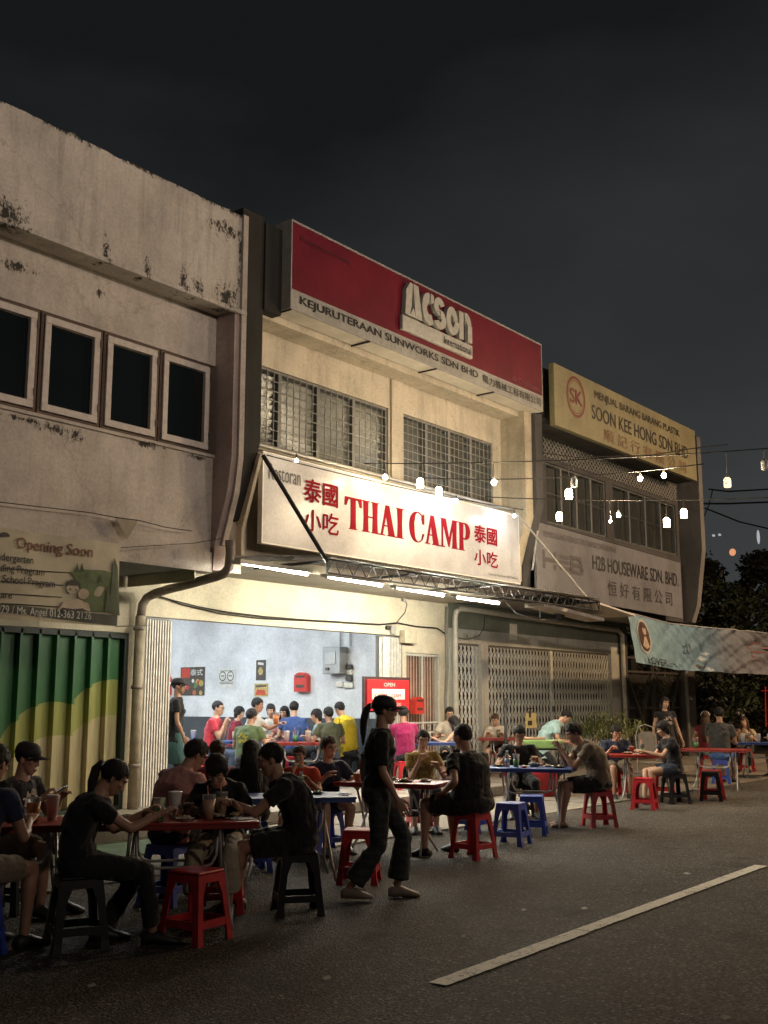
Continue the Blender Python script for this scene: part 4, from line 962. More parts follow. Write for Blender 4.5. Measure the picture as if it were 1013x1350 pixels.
def bulb(wire, x, y, kind, label, r=.034):
    p = wire.find(x); d = ray(x, y); f = math.hypot(p.x, p.y) / math.hypot(d.x, d.y); z = EYE + d.z * f
    q = Vector((p.x, p.y, z)); top = max(p.z, z + .09)
    g = empty('string_lamp', q, 0, label, 'light', 'lamps hung on the light strings')
    MB().tube([(0, 0, .045), (0, 0, top - z)], .005, 5).obj('flex', M('black_cable'), g)
    MB().tube([(0, 0, .03), (0, 0, .085)], .016, 8).obj('holder', M('blk_box'), g)
    if kind == 'bulb': MB().ball((0, 0, 0), (r, r, r * 1.2), 14, 10).obj('bulb', BULB if x < 600 else BULBH, g, True)
    elif kind in ('small', 'cold'): MB().ball((0, 0, 0), (.022, .022, .028), 12, 8).obj('bulb', BULBW if kind == 'small' else EM('bulb_glow_cold', (.72, .86, 1), 620), g, True)
    else:
        m = {'white': SHW if x > 600 else EM('shade_white_soft', (1, .84, .6), 34), 'orange': SHO, 'unlit': SHU, 'warm': SHH}[kind]
        pr = [.030, .048, .052, .052, .048]; zs = [.06, .04, .02, -.07, -.085]
        MB().loft([((0, 0, z_), (r_, 0, 0), (0, r_, 0)) for z_, r_ in zip(zs, pr)], 16).obj('shade', m, g, True)
        MB().tube([(0, 0, .03), (0, 0, .07)], .03, 10).obj('cap', M('blk_box'), g)
        b = MB(); rr = random.Random(x)
        for k in range(12):
            a_ = rr.uniform(0, 6.28); zc = rr.uniform(-.06, .015); R1 = .0535
            b.add([(R1 * math.cos(a_ + u_), R1 * math.sin(a_ + u_), zc + v_) for u_, v_ in ((0, 0), (.3, 0), (.36, .018), (.1, .026))], [(0, 1, 2, 3)])
        b.obj('cutout_pattern', M('pattern_print', (.12, .1, .08), .6), g)
for a_ in [(W4, 391, 607, 'small', 'lit bulb in front of the Restoran lettering'), (W1, 508, 629, 'bulb', 'lit round bulb over the THAI lettering'), (W1, 554, 636, 'white', 'lit white lantern shade above the sign, left of the pair'), (W4, 579, 647, 'white', 'lit white lantern shade above the sign, right of the pair'),
           (W4, 602, 660, 'cold', 'small lit bulb above the CAMP lettering'), (W1, 651, 636, 'bulb', 'lit round bulb before the right grilled window'), (W4, 678, 680, 'cold', 'lit bulb at the right end of the restaurant sign'),
           (W1, 749, 650, 'white', 'lit white lantern below an unlit shade'), (W1, 756, 635, 'unlit', 'unlit grey shade above a lit lantern'), (W3, 737, 680, 'warm', 'warm lit lantern nearest the houseware fin'), (W2, 844, 631, 'bulb', 'lit bare bulb under the yellow sign, left of two'), (W2, 875, 627, 'bulb', 'lit bare bulb under the yellow sign, right of two'),
           (W3, 804, 687, 'small', 'lower of two close bulbs before the houseware window'), (W3, 815, 679, 'bulb', 'upper of two close bulbs before the houseware window'), (W3, 878, 688, 'white', 'white lantern above the houseware lettering'), (W3, 901, 676, 'warm', 'lantern at the houseware building\'s right edge'),
           (W1, 957, 635, 'orange', 'orange glowing lantern against the sky'), (W1, 1007, 612, 'unlit', 'unlit grey shade against the sky')]: bulb(*a_)
cable('cable', path([(715, 597), (760, 603), (860, 600), (920, 590), (960, 586)], 9.9), .01, 'dark cable passing in front of the yellow sign')
cable('cable', path([(935, 645), (960, 648), (1013, 645), (1060, 640)], 14), .03, 'thick utility cable right of the houseware building')
cable('cable', path([(920, 664), (960, 664), (1013, 662), (1060, 662)], 14), .035, 'second thick utility cable right of the houseware building')
cable('cable', path([(930, 670), (975, 688), (1013, 697)], 14), .03, 'drooping utility cable before the treetops')
cable('cable', path([(940, 645), (935, 665), (925, 690), (912, 705)], 14), .02, 'hooked end of the utility cable beside the building')
# ================================================================== BLUE BANNER ON THE RIGHT
BB = empty('blue_banner', (0, 0, 0), 0, 'crumpled pale blue banner with brown oval emblem tied beyond the awning', 'banner')
Y0 = 9.9
def ctrl(u):   # top/bottom pixel along the banner
    top = [(0, 828, 808), (.3, 880, 822), (.6, 935, 828), (.8, 980, 832), (1, 1040, 838)]; bot = [(0, 839, 873), (.3, 893, 883), (.6, 940, 886), (.8, 985, 888), (1, 1040, 892)]
    def it(c):
        for a_, b_ in zip(c, c[1:]):
            if u <= b_[0] + 1e-9: k = (u - a_[0]) / (b_[0] - a_[0]); return a_[1] + (b_[1] - a_[1]) * k, a_[2] + (b_[2] - a_[2]) * k
    return it(top), it(bot)
def bn(u, v, off=0):
    (tx, ty), (qx, qy) = ctrl(u); p = atY(tx + (qx - tx) * v, ty + (qy - ty) * v, Y0)
    amp = .018 + .30 * max(0, u - .22)
    w_ = amp * (noise.noise(Vector((u * 16 + v * 5, v * 1.4, 3))) + .55 * noise.noise(Vector((u * 38 - v * 9, v * 2, 8)))); p.y += w_ - off; p.z += .02 * noise.noise(Vector((u * 9, 0, 1))) * (v if v > .5 else 0); return p
nx, nv = 150, 22
b = MB(); b.add([bn(i / nx, j / nv) for j in range(nv + 1) for i in range(nx + 1)], [(j * (nx + 1) + i, (j + 1) * (nx + 1) + i, (j + 1) * (nx + 1) + i + 1, j * (nx + 1) + i + 1) for j in range(nv) for i in range(nx)], 0)
def bmat():
    m, t, bb = nodes('banner_blue'); n = add_noise(t, 3, 4, .6); s = t.nodes.new('ShaderNodeSeparateXYZ'); tcn = t.nodes.new('ShaderNodeTexCoord'); t.links.new(tcn.outputs['Object'], s.inputs[0])
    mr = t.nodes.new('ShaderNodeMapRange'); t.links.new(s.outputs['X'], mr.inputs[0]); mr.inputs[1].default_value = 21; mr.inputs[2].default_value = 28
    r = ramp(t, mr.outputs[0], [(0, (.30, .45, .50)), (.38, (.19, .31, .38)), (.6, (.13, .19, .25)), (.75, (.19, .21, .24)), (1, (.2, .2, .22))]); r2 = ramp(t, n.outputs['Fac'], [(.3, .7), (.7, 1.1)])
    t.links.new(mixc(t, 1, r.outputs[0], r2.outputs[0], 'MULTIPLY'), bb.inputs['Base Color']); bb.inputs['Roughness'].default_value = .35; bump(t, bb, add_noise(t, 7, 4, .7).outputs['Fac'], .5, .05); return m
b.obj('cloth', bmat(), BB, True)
def onb(poly, mat, name, off):
    # poly in (u,v)
    return MB().add([bn(u, v, off) for u, v in poly], [list(range(len(poly)))]).obj(name, mat, BB)
def ov(cu, cv, ru, rv, n=24): return [(cu + ru * math.cos(2 * math.pi * k / n), cv - rv * math.sin(2 * math.pi * k / n)) for k in range(n)]
onb(ov(.092, .42, .048, .36), M('b_cream', (.5, .48, .42)), 'emblem_border', .012); onb(ov(.092, .42, .040, .31), M('b_brown', (.07, .03, .02)), 'emblem_field', .018)
SK2 = M('b_skin', (.5, .38, .28)); onb(ov(.094, .30, .014, .09), SK2, 'emblem_face', .024); onb([(.07, .62), (.088, .42), (.102, .42), (.118, .62), (.095, .68)], SK2, 'emblem_bust', .024); onb(ov(.093, .20, .018, .05), M('b_brown'), 'emblem_hair', .03)
def bantext(s, u0, u1, v0, v1, mat, bold=.03):
    o = text(s, mat, 1, bold, 'lettering', BB, (1, 1), (0, 0, 0))
    for v in o.data.vertices:
        q = bn(u0 + (u1 - u0) * v.co.x, v1 + (v0 - v1) * v.co.z, .055 - v.co.y); v.co = q
bantext('LOVER', .075, .215, .84, .98, BLK, .03); bantext('22', .385, .43, .42, .60, M('b_navy', (.06, .09, .12)), .02); bantext('~ ·-', .24, .34, .88, .92, BLK)
bantext('● ▬', .47, .55, .86, .95, BLK) if False else onb(ov(.475, .9, .012, .05), BLK, 'mark', .016); onb([(.51, .87), (.55, .87), (.55, .93), (.51, .93)], BLK, 'mark', .016)
for k in range(5): onb([(.83 + .001 * k, .25 + k * .1), (.92, .22 + k * .11), (.92, .26 + k * .11), (.83, .30 + k * .1)], M('b_pink', (.26, .13, .13)), 'stripe_mark', .02)
b = MB(); b.tube([bn(i / 40, 0) + Vector((0, -.01, .01)) for i in range(41)], .01, 5); b.tube([bn(0, 0), atY(800, 800, 9.9)], .006, 4); b.obj('rope', M('white_flex'), BB)
# ================================================================== SIDE YARD: MESH GATE, POST, HEDGE, TREES
FG = empty('yard_gate', (0, 0, 0), 0, 'dark rusty mesh yard gate with crossed bracing bars', 'gate')
FM = M('gate_iron', (.07, .06, .05), .6, .4, 9)
b = MB(); x0, x1 = 25.45, 28.75
for x in (x0, 27.0, 27.1, x1): b.box(x, x + .05, 12.2, 12.25, .05, 2.7)
for z in (.1, 1.4, 2.3, 2.65): b.box(x0, x1 + .05, 12.19, 12.26, z, z + .05)
b.obj('frame', FM, FG)
for a, c in (((x0, 2.3), (27, .12)), ((27, 2.3), (x0, .12)), ((27.15, .12), (x1, 2.3)), ((x1, .12), (27.15, 2.3))): MB().tube([(a[0], 12.17, a[1]), (c[0], 12.17, c[1])], .03, 5).obj('brace', FM, FG)
b = MB()
for i in range(110): x = x0 + i * .03; b.add([(x, 12.28, .1), (x + .006, 12.28, .1), (x + .006, 12.28, 2.3), (x, 12.28, 2.3)], [(0, 1, 2, 3)])
for i in range(70): z = .1 + i * .032; b.add([(x0, 12.285, z), (x1, 12.285, z), (x1, 12.285, z + .006), (x0, 12.285, z + .006)], [(0, 1, 2, 3)])
b.obj('wire_mesh', M('mesh_wire', (.10, .09, .07), .6), FG, kind='stuff')
tag(MB().box(28.85, 29.35, 12.0, 12.3, 0, 3.0).obj('gate_post', wallmat('post_conc', (.10, .085, .075), mould=.4), bevel=.02), 'wide dark concrete post where the yard gate meets the hedge', 'post')
tag(MB().tube([(28.6, 11.95, 0), (28.6, 11.95, 2.35), (28.8, 11.93, 2.55), (29.2, 11.9, 2.6)], .06, 8).obj('curved_pipe', M('old_pipe'), None, True), 'bent grey pipe in front of the yard gate post', 'pipe')
tag(MB().tube([(26.9, 12.6, 0), (27.3, 12.5, 2.0)], [.12, .04], 8).obj('rolled_umbrella', M('yel_cloth', (.28, .21, .06), .8), None, True), 'yellow rolled cloth leaning behind the yard gate', 'cloth roll')
def leafmat(name, c, var=.5):
    m, t, bb = nodes(name); oi = add_noise(t, 1.1, 3, .6); n = add_noise(t, 9, 2, .5)
    r = ramp(t, oi.outputs['Fac'], [(.3, mul(c, 1 - var)), (.7, mul(c, 1 + var))]); r2 = ramp(t, n.outputs['Fac'], [(.3, .6), (.7, 1.3)])
    t.links.new(mixc(t, 1, r.outputs[0], r2.outputs[0], 'MULTIPLY'), bb.inputs['Base Color']); bb.inputs['Roughness'].default_value = .5; return m
LF = leafmat('leaf_green', (.045, .055, .022)); LF2 = leafmat('leaf_dark', (.03, .032, .017)); BK = M('bark', (.06, .05, .035), .9, .4, 12, .5)
def leaves(mb, c, r, n, size, rr, mi=0):
    for _ in range(n):
        d = Vector((rr.gauss(0, 1), rr.gauss(0, 1), rr.gauss(0, 1))).normalized(); p = Vector(c) + Vector((d.x * r[0], d.y * r[1], d.z * r[2])) * rr.uniform(.45, 1.05) ** .7
        u = Vector((rr.uniform(-1, 1), rr.uniform(-1, 1), rr.uniform(-1, .4))).normalized(); v = u.orthogonal().normalized(); v = (Matrix.Rotation(rr.uniform(0, 6.28), 3, u) @ v); s = size * rr.uniform(.6, 1.3)
        mb.add([p - u * s, p + v * s * .42 + u * s * .1, p + u * s * 1.1, p - v * s * .42 + u * s * .1], [(0, 1, 2, 3)], mi)
def tree(x, y, h, r, label, seed, n=26, lf=LF):
    rr = random.Random(seed); g = empty('tree', (x, y, 0), 0, label, 'tree', 'trees beyond the yard gate')
    tb = MB(); tb.tube([(0, 0, 0), (.1, .05, h * .3), (.05, -.1, h * .55), (.2, 0, h * .8)], [.24, .18, .13, .05], 9)
    ends = []
    for k in range(9):
        a = rr.uniform(0, 6.28); z = h * rr.uniform(.3, .65); e = Vector((math.cos(a) * r * rr.uniform(.5, .85), math.sin(a) * r * rr.uniform(.5, .85), z + h * rr.uniform(.1, .3))); ends.append(e); tb.tube([(.08, 0, z), e * .5 + Vector((0, 0, z * .5)), e], [.08, .05, .02], 6)
    tb.obj('trunk', BK, g, True); cb = MB()
    for k in range(n):
        if k < len(ends): c = ends[k]
        else:
            a = rr.uniform(0, 6.28); q = rr.uniform(0, 1) ** .5 * r; c = Vector((math.cos(a) * q, math.sin(a) * q, h * rr.uniform(.38, .98) - q * .35))
        s = rr.uniform(.5, 1.05) * r * .36; leaves(cb, c, (s, s, s * .7), 300, .12, rr)
    cb.obj('crown', lf, g)
tree(35.0, 14.5, 6.4, 3.2, 'dense dark leafy tree behind the blue banner, nearest the houseware building', 1, 34)
tree(41.5, 15.0, 7.8, 3.0, 'taller dark tree at the picture\'s right edge behind the blue banner', 2, 34, LF2)
tree(33, 19, 5.2, 2.6, 'lower round tree behind the yard gate and post', 4, 26, LF2)
rr = random.Random(9); b = MB()
for k in range(120): leaves(b, (29.6 + rr.uniform(0, 15), 12.6 + rr.uniform(0, 1.2), rr.uniform(.2, 3.1)), (.6, .5, .45), 170, .085, rr)
tag(b.obj('hedge', LF2, kind='stuff'), 'tall dark overgrown hedge under the blue banner', 'hedge')
tag(MB().box(29.4, 48, 13.9, 14.1, 0, 2.9).obj('boundary_wall', W_DARK), 'dark boundary wall hidden behind the hedge', 'wall')
pk = M('petal_pale', (.5, .48, .44), .6)
for k, (px_, py_) in enumerate(((911, 921), (938, 921), (950, 924), (957, 930), (973, 941), (979, 941))):
    p = atY(px_, py_, 11.95); b = MB(); leaves(b, p, (.10, .05, .05), 7, .055, rr); tag(b.obj('pale_blossom', pk), ['pale blossom cluster at the hedge\'s left, by the post', 'pale blossom cluster above the capped woman', 'largest pale blossom spray in the middle of the hedge', 'pale blossom just right of the big spray', 'pale blossom above the dark seated man, left of two', 'pale blossom above the flowered blouse woman'][k], 'blossom', 'pale blossoms in the hedge')
# variegated bush in front of the lattice gate
PL = empty('spiky_plant', (0, 0, 0), 0, 'bushy variegated spiky plant in front of the wide lattice gate', 'plant')
p0 = atY(806, 985, 11.2); rr = random.Random(4); VLF = [M('var_leaf', (.26, .28, .12), .5, .5, 14), M('var_leaf2', (.11, .15, .05), .5, .4, 14)]
b = MB()
for k in range(520):
    u = rr.uniform(-1.0, 1.0); c = Vector((p0.x + u * 1.25, 11.2 + rr.uniform(-.4, .4), .75 + rr.uniform(0, .62) * (1 - .55 * abs(u))))
    a = rr.uniform(0, 6.28); e = rr.uniform(.1, 1.3); L = rr.uniform(.12, .26) if u > -.5 else rr.uniform(.25, .45); d = Vector((math.cos(a) * math.cos(e), math.sin(a) * math.cos(e), math.sin(e))); s = d.cross(Vector((0, 0, 1))).normalized() * .022; mid = c + d * L * .6; tip = c + d * L - Vector((0, 0, L * .22))
    b.add([c - s * .5, c + s * .5, mid + s, mid - s, tip], [(0, 1, 2, 3), (3, 2, 4)], k % 2)
b.obj('leaf_mass', VLF, PL, kind='stuff')
MB().loft([((p0.x + dx, 11.2, z), (r, 0, 0), (0, r, 0)) for dx, z, r in ((0, .16, .2), (0, .5, .26), (0, .55, .28))], 16).obj('pot', M('pot_grey', (.2, .16, .13), .7), PL, True)
b = MB()
for k in range(14): u = (k - 6.5) / 6.5; b.tube([(p0.x + u * .2, 11.2, .5), (p0.x + u * .8, 11.2 + rr.uniform(-.2, .2), .95)], .012, 5)
b.obj('stem', M('stem_green', (.08, .09, .04)), PL)
# far lights seen over the treetops
fb = empty('distant_tower', (95, 46, 0), 0, 'far dark building top with an orange lit sign over the trees', 'building')
MB().box(-8, 8, -3, 3, 0, 13.5).obj('wall', M('far_dark', (.02, .02, .022), .9), fb)
p = atX(965, 731, 95 - 8.2); MB().box(-8.3, -8.1, -3.6 + 0, -2.6, 14.2, 15.6).obj('lit_sign', EM('far_orange', (1, .35, .12), .9), fb) if False else None
q = atX(966, 728, 88); MB().ball(q - Vector((95, 46, 0)), (.2, .28, .3), 8, 6).obj('lit_sign', EM('far_orange', (1, .42, .2), .8), fb)
for k, (x_, y_) in enumerate(((1000, 708), (941, 706), (949, 705))):
    q = atX(x_, y_, 90); MB().ball(q - Vector((95, 46, 0)), (.2, .12, .6 if k == 0 else .1), 8, 6).obj('far_lamp', EM('far_white', (.8, .85, .9), .5), fb)
# red frame at the right edge by the hedge
o = MB().tube([atY(1009, 905, 10.8), atY(1010, 958, 10.8)], .018, 6); o.tube([atY(1003, 911, 10.8), atY(1018, 910, 10.8)], .015, 6); tag(o.obj('red_stand', M('mail_red')), 'red metal stand pole before the hedge at the far right tables', 'stand')
# ================================================================== FURNITURE
def plastic(name, c):
    return M(name, c, .38, .38, 9, .08, 40, spec=.45)
PRED = plastic('plastic_red', (.42, .018, .025)); PBLUE = plastic('plastic_blue', (.045, .085, .42)); PBLK = M('plastic_black', (.007, .007, .008), .42, .4, 9, .08, 40, spec=.3); 
def make_stool():
    r = empty('stool'); kd = []
    s = .135; e = .185; H = .46
    b = MB(); b.prism([(-s, -s), (s, -s), (s, s), (-s, s)], 'z', H - .022, H); o = b.obj('seat', PRED, r, bevel=.012, seg=2); kd.append(o)
    b = MB()   # apron under the seat
    z0, z1 = H - .075, H - .0225
    def q(z): return s - .004 + (e - s) * (H - z) / H
    for k in range(4):
        R = Matrix.Rotation(k * math.pi / 2, 4, 'Z'); mb = MB()
        a0, a1 = q(z0), q(z1)
        mb.add([(-a0, -a0, z0), (a0, -a0, z0), (a1, -a1, z1), (-a1, -a1, z1), (-a0 + .01, -a0 + .008, z0), (a0 - .01, -a0 + .008, z0), (a1 - .01, -a1 + .008, z1), (-a1 + .01, -a1 + .008, z1)], [(0, 1, 2, 3), (4, 7, 6, 5), (0, 4, 5, 1)])
        mb.xf(R); b.add(mb.v, mb.f)
    kd.append(b.obj('apron', PRED, r))
    for k in range(4):
        R = Matrix.Rotation(k * math.pi / 2, 4, 'Z'); mb = MB(); n = []
        for z, w in ((0, .062), (.06, .05), (.3, .05), (z0 - .0, .075)):
            a = q(z) + (.004 if z == 0 else 0); n.append([(-a, -a, z), (-a + w, -a, z), (-a + w, -a + .012, z), (-a + .012, -a + .012, z), (-a + .012, -a + w, z), (-a, -a + w, z)])
        vs = [p for r_ in n for p in r_]; fs = []
        for i in range(3):
            for j in range(6): fs.append((i * 6 + j, i * 6 + (j + 1) % 6, (i + 1) * 6 + (j + 1) % 6, (i + 1) * 6 + j))
        fs.append((5, 4, 3, 2, 1, 0)); mb.add(vs, fs).xf(R); kd.append(mb.obj('leg', PRED, r))
    for k in range(4):
        R = Matrix.Rotation(k * math.pi / 2, 4, 'Z'); a0, a1 = q(.10), q(.15)
        mb = MB().add([(-a0 + .045, -a0 + .002, .10), (a0 - .045, -a0 + .002, .10), (a1 - .045, -a1 + .002, .15), (-a1 + .045, -a1 + .002, .15), (-a0 + .045, -a0 + .014, .10), (a0 - .045, -a0 + .014, .10), (a1 - .045, -a1 + .014, .15), (-a1 + .045, -a1 + .014, .15)], [(0, 1, 2, 3), (4, 7, 6, 5), (0, 4, 5, 1), (3, 2, 6, 7)]).xf(R)
        kd.append(mb.obj('crossbar', PRED, r))
    KIDS[r.name] = kd; return r
STOOL = make_stool(); _used = [False]; STOOLS = {}
def stool(x, y, rz, colr, label, z=0):
    m = {'red': PRED, 'blue': PBLUE, 'black': PBLK}[colr]; g = 'plastic stools round the street tables'
    if not _used[0]:
        _used[0] = True; o = STOOL; o.location = (x, y, z); o.rotation_euler = (0, 0, rz); tag(o, label, 'stool', g)
        for c in KIDS[o.name]: c.material_slots[0].link = 'OBJECT'; c.material_slots[0].material = m
    else: o = copy_tree(STOOL, (x, y, z), rz, label, g, {'*': [m]}); o['category'] = 'stool'
    STOOLS[label] = o
    return o
TRED = M('table_red', (.30, .028, .02), .38, .2, 4, .03, 20); TBLU = M('table_blue', (.04, .08, .27), .38, .2, 4, .03, 20); TEDG = M('table_edge', (.2, .02, .015), .5); TEDB = M('table_edge_blue', (.03, .06, .2), .5)
LEGM = M('table_leg', (.42, .40, .37), .4, .2, 12, metal=.35)
def make_table(L=1.15, D=.62):
    r = empty('folding_table'); kd = []; H = .74
    kd.append(MB().box(-L / 2, L / 2, -D / 2, D / 2, H - .018, H).obj('table_top', TRED, r, bevel=.006))
    kd.append(MB().box(-L / 2 + .008, L / 2 - .008, -D / 2 + .008, D / 2 - .008, H - .05, H - .0185).obj('rim', TEDG, r, bevel=.004))
    for s in (-1, 1):
        x = s * L * .27
        for t in (-1, 1):
            # crossing leg: from one long side at the top to the other at the floor
            pts = [(x + .015 * t, t * D * .38, H - .055), (x + .015 * t + s * .02, t * D * .1, .46), (x + .015 * t + s * .05, -t * D * .24, .16), (x + s * .09, -t * D * .42, .01)]
            kd.append(MB().tube(pts, .013, 7).obj('leg', LEGM, r, True))
    for t in (-1, 1):
        y = t * D * .3; a = L * .25
        pts = [(-a, y, H - .055), (-a + .01, y, .50), (-a + .04, y, .44), (-a + .1, y, .42), (a - .1, y, .42), (a - .04, y, .44), (a - .01, y, .50), (a, y, H - .055)]
        kd.append(MB().tube(pts, .011, 7).obj('brace', LEGM, r, True))
    KIDS[r.name] = kd; return r
TABLE = make_table(); _tu = [False]
TABLES = {}
def table(key, x, y, deg, colr, label, z=0):
    top, ed = (TRED, TEDG) if colr == 'red' else (TBLU, TEDB); g = 'folding tables in the street'
    if not _tu[0]: _tu[0] = True; o = TABLE; o.location = (x, y, z); o.rotation_euler = (0, 0, R_(deg)); tag(o, label, 'table', g); ch = KIDS[o.name]
    else: o = copy_tree(TABLE, (x, y, z), R_(deg), label, g); o['category'] = 'table'; ch = [c for c in bpy.data.objects if c.parent == o]
    for c in ch:
        if c.name.startswith('table_top') or c.name.startswith('rim'): c.material_slots[0].link = 'OBJECT'; c.material_slots[0].material = top if c.name.startswith('table_top') else ed
    TABLES[key] = Matrix.Translation((x, y, z + .741)) @ Matrix.Rotation(R_(deg), 4, 'Z'); return o
table('L', 4.72, 7.05, -38, 'red', 'red folding table at the left edge with two drinks and a phone')
table('A', 5.62, 6.28, -41, 'red', 'nearest red folding table, with the plaited plates and bubble-tea cups')
table('B', 7.62, 7.02, -41, 'blue', 'blue folding table half hidden behind the man in black shorts')
table('C', 9.62, 7.35, -75, 'red', 'red folding table holding the orange bag')
table('D', 12.75, 7.5, -70, 'blue', 'blue folding table where the brown-shirted man eats')
table('E', 17.0, 7.85, -66, 'red', 'red folding table of the navy-shirted man and the black-haired woman')
table('F', 19.75, 7.75, -80, 'red', 'red folding table with one green drink, before the standing woman')
table('G', 23.5, 8.2, -60, 'blue', 'blue folding table at the right edge with white cups')
table('H', 18.75, 11.5, -62, 'red', 'red folding table on the walkway before the lattice gate', .15)
table('I', 15.95, 11.3, -55, 'blue', 'blue folding table on the walkway before the stair door', .15)
table('J', 14.5, 13.1, -45, 'red', 'red folding table inside the opening with a row of cups', .15)
table('K', 14.0, 15.0, -60, 'blue', 'table inside the restaurant of the red-shirted man', .15)
ST = [
 (3.97, 6.35, .3, 'blue', 'blue stool at the left edge under the bare-legged man'), (4.95, 7.75, .5, 'black', 'black stool under the man in the cap'), (4.75, 6.42, .35, 'black', 'black stool under the ponytailed woman'), (4.25, 6.95, .1, 'black', 'empty black stool behind the ponytailed woman'),
 (5.36, 5.78, .12, 'red', 'empty red stool nearest the viewer at the near red table'), (6.28, 5.72, .65, 'black', 'black stool under the man in black tee and shorts'), (6.25, 6.85, .4, 'red', 'red stool under the woman drinking through a straw'),
 (6.05, 7.25, .2, 'blue', 'blue stool under the pink-shirted man'), (7.15, 7.75, .2, 'blue', 'blue stool under the long-haired person in black'), (8.25, 7.75, .3, 'blue', 'blue stool under the woman in glasses and navy tee'), (7.9, 6.42, .55, 'red', 'empty red stool behind the walking woman'),
 (10.35, 8.3, .5, 'red', 'red stool under the woman in the mustard top'), (9.6, 6.45, .25, 'red', 'red stool under the broad-backed man in black'),
 (10.98, 6.72, .2, 'blue', 'empty blue stool nearest the viewer at the blue table'), (11.95, 7.02, .45, 'blue', 'empty blue stool tucked against the blue table\'s front'), (11.75, 7.75, .1, 'blue', 'empty blue stool left of the blue table, by the broad-backed man'),
 (13.0, 6.78, .3, 'red', 'red stool under the man in the brown tee'), (13.25, 8.35, .2, 'black', 'black stool under the boy in black'), (15.72, 7.3, .25, 'red', 'bright red empty stool in front of the red table'), (16.3, 8.4, .1, 'red', 'red stool under the navy-shirted man'),
 (16.75, 7.22, .5, 'black', 'black stool under the black-haired woman'), (18.0, 8.0, .3, 'red', 'empty red stool behind the black-haired woman'), (17.75, 7.08, .35, 'black', 'empty black stool between the two right red tables'), (18.1, 7.2, .6, 'red', 'dark red stool beside the empty black one'),
 (20.3, 8.35, .3, 'blue', 'blue stool under the man in blue shorts'), (23.2, 7.3, .2, 'blue', 'blue stool at the right edge')]
for a in ST: stool(*a)

# ---- table ware: each piece a thing
CLR = M('clear_cup', (.75, .76, .74), .12, .05, 5, trans=.75); MILK = M('cup_white', (.72, .70, .64), .4); TEA = M('tea_orange', (.42, .14, .04), .3); GTEA = M('tea_green', (.05, .17, .05), .3); MTEA = M('tea_milk', (.38, .24, .15), .4); DARKP = M('plate_dark', (.03, .03, .032), .25); STRAW = M('straw_red', (.5, .12, .08), .4)
def at_tab(key, u, v, dz=0): return TABLES[key] @ Vector((u, v, dz))
def cup(key, u, v, kind, label, s=1.0, straw=True, p=None):
    p = p or at_tab(key, u, v); g = empty('drink_cup', p, random.uniform(0, 3), label, 'cup', 'drinks on the tables')
    H = .145 * s; r0, r1 = .029 * s, .042 * s
    m = {'white': MILK}.get(kind, CLR)
    MB().loft([((0, 0, 0), (r0, 0, 0), (0, r0, 0)), ((0, 0, H), (r1, 0, 0), (0, r1, 0)), ((0, 0, H + .006), (r1 * 1.07, 0, 0), (0, r1 * 1.07, 0)), ((0, 0, H + .009), (r1 * .9, 0, 0), (0, r1 * .9, 0))], 14).obj('cup', m, g, True)
    if kind != 'white':
        liq = {'tea': TEA, 'green': GTEA, 'milk': MTEA}[kind]; k = .62 if kind == 'green' else .85
        MB().loft([((0, 0, .002), (r0 * 1.02, 0, 0), (0, r0 * 1.02, 0)), ((0, 0, H * k), ((r0 + (r1 - r0) * k) * 1.03, 0, 0), (0, (r0 + (r1 - r0) * k) * 1.03, 0))], 14).obj('drink', liq, g, True)
    if straw: MB().tube([(0, 0, H * .5), (.012, .006, H + .07)], .0045, 6).obj('straw', STRAW, g, True)
    return g
FOODM = [M('food_a', (.25, .10, .03), .5, .6, 60), M('food_b', (.35, .25, .10), .5, .6, 60), M('food_c', (.10, .14, .04), .5, .6, 60), M('food_d', (.4, .33, .22), .6, .4, 50)]
def plate(key, u, v, label, r=.105, mat=None, food=0, bowl=False):
    g = empty('plate' if not bowl else 'bowl', at_tab(key, u, v), 0, label, 'plate' if not bowl else 'bowl', 'plates of food on the tables')
    h = .05 if bowl else .018
    MB().loft([((0, 0, 0), (r * .6, 0, 0), (0, r * .6, 0)), ((0, 0, .004), (r * .65, 0, 0), (0, r * .65, 0)), ((0, 0, h), (r, 0, 0), (0, r, 0)), ((0, 0, h - .003), (r * .93, 0, 0), (0, r * .93, 0)), ((0, 0, .012), (r * .6, 0, 0), (0, r * .6, 0))], 22).obj('dish', mat or DARKP, g, True)
    b = MB(); rr = random.Random(hash(label) % 1000 if False else len(label) * 7 + int(u * 100))
    for k in range(12):
        a = rr.uniform(0, 6.28); q = rr.uniform(0, r * .5); s = rr.uniform(.012, .026)
        b.ball((q * math.cos(a), q * math.sin(a), h * .6 + rr.uniform(0, .016)), (s, s * rr.uniform(.6, 1), s * .6), 7, 5, rot=Matrix.Rotation(rr.uniform(0, 3), 3, 'Z'))
    b.obj('food', FOODM[food % 4], g, True, kind='stuff'); return g
def bottle(key, u, v, label):
    g = empty('water_bottle', at_tab(key, u, v), 0, label, 'bottle')
    pr = [(0, .03), (.01, .033), (.12, .033), (.15, .028), (.175, .014), (.19, .012)]
    MB().loft([((0, 0, z), (r, 0, 0), (0, r, 0)) for z, r in pr], 14).obj('body', CLR, g, True); MB().tube([(0, 0, .19), (0, 0, .21)], .014, 10).obj('cap', M('cap_white', (.6, .62, .65)), g); MB().loft([((0, 0, z), (.0338, 0, 0), (0, .0338, 0)) for z in (.06, .105)], 14).obj('label_band', M('lab_blue', (.25, .4, .5)), g, True)
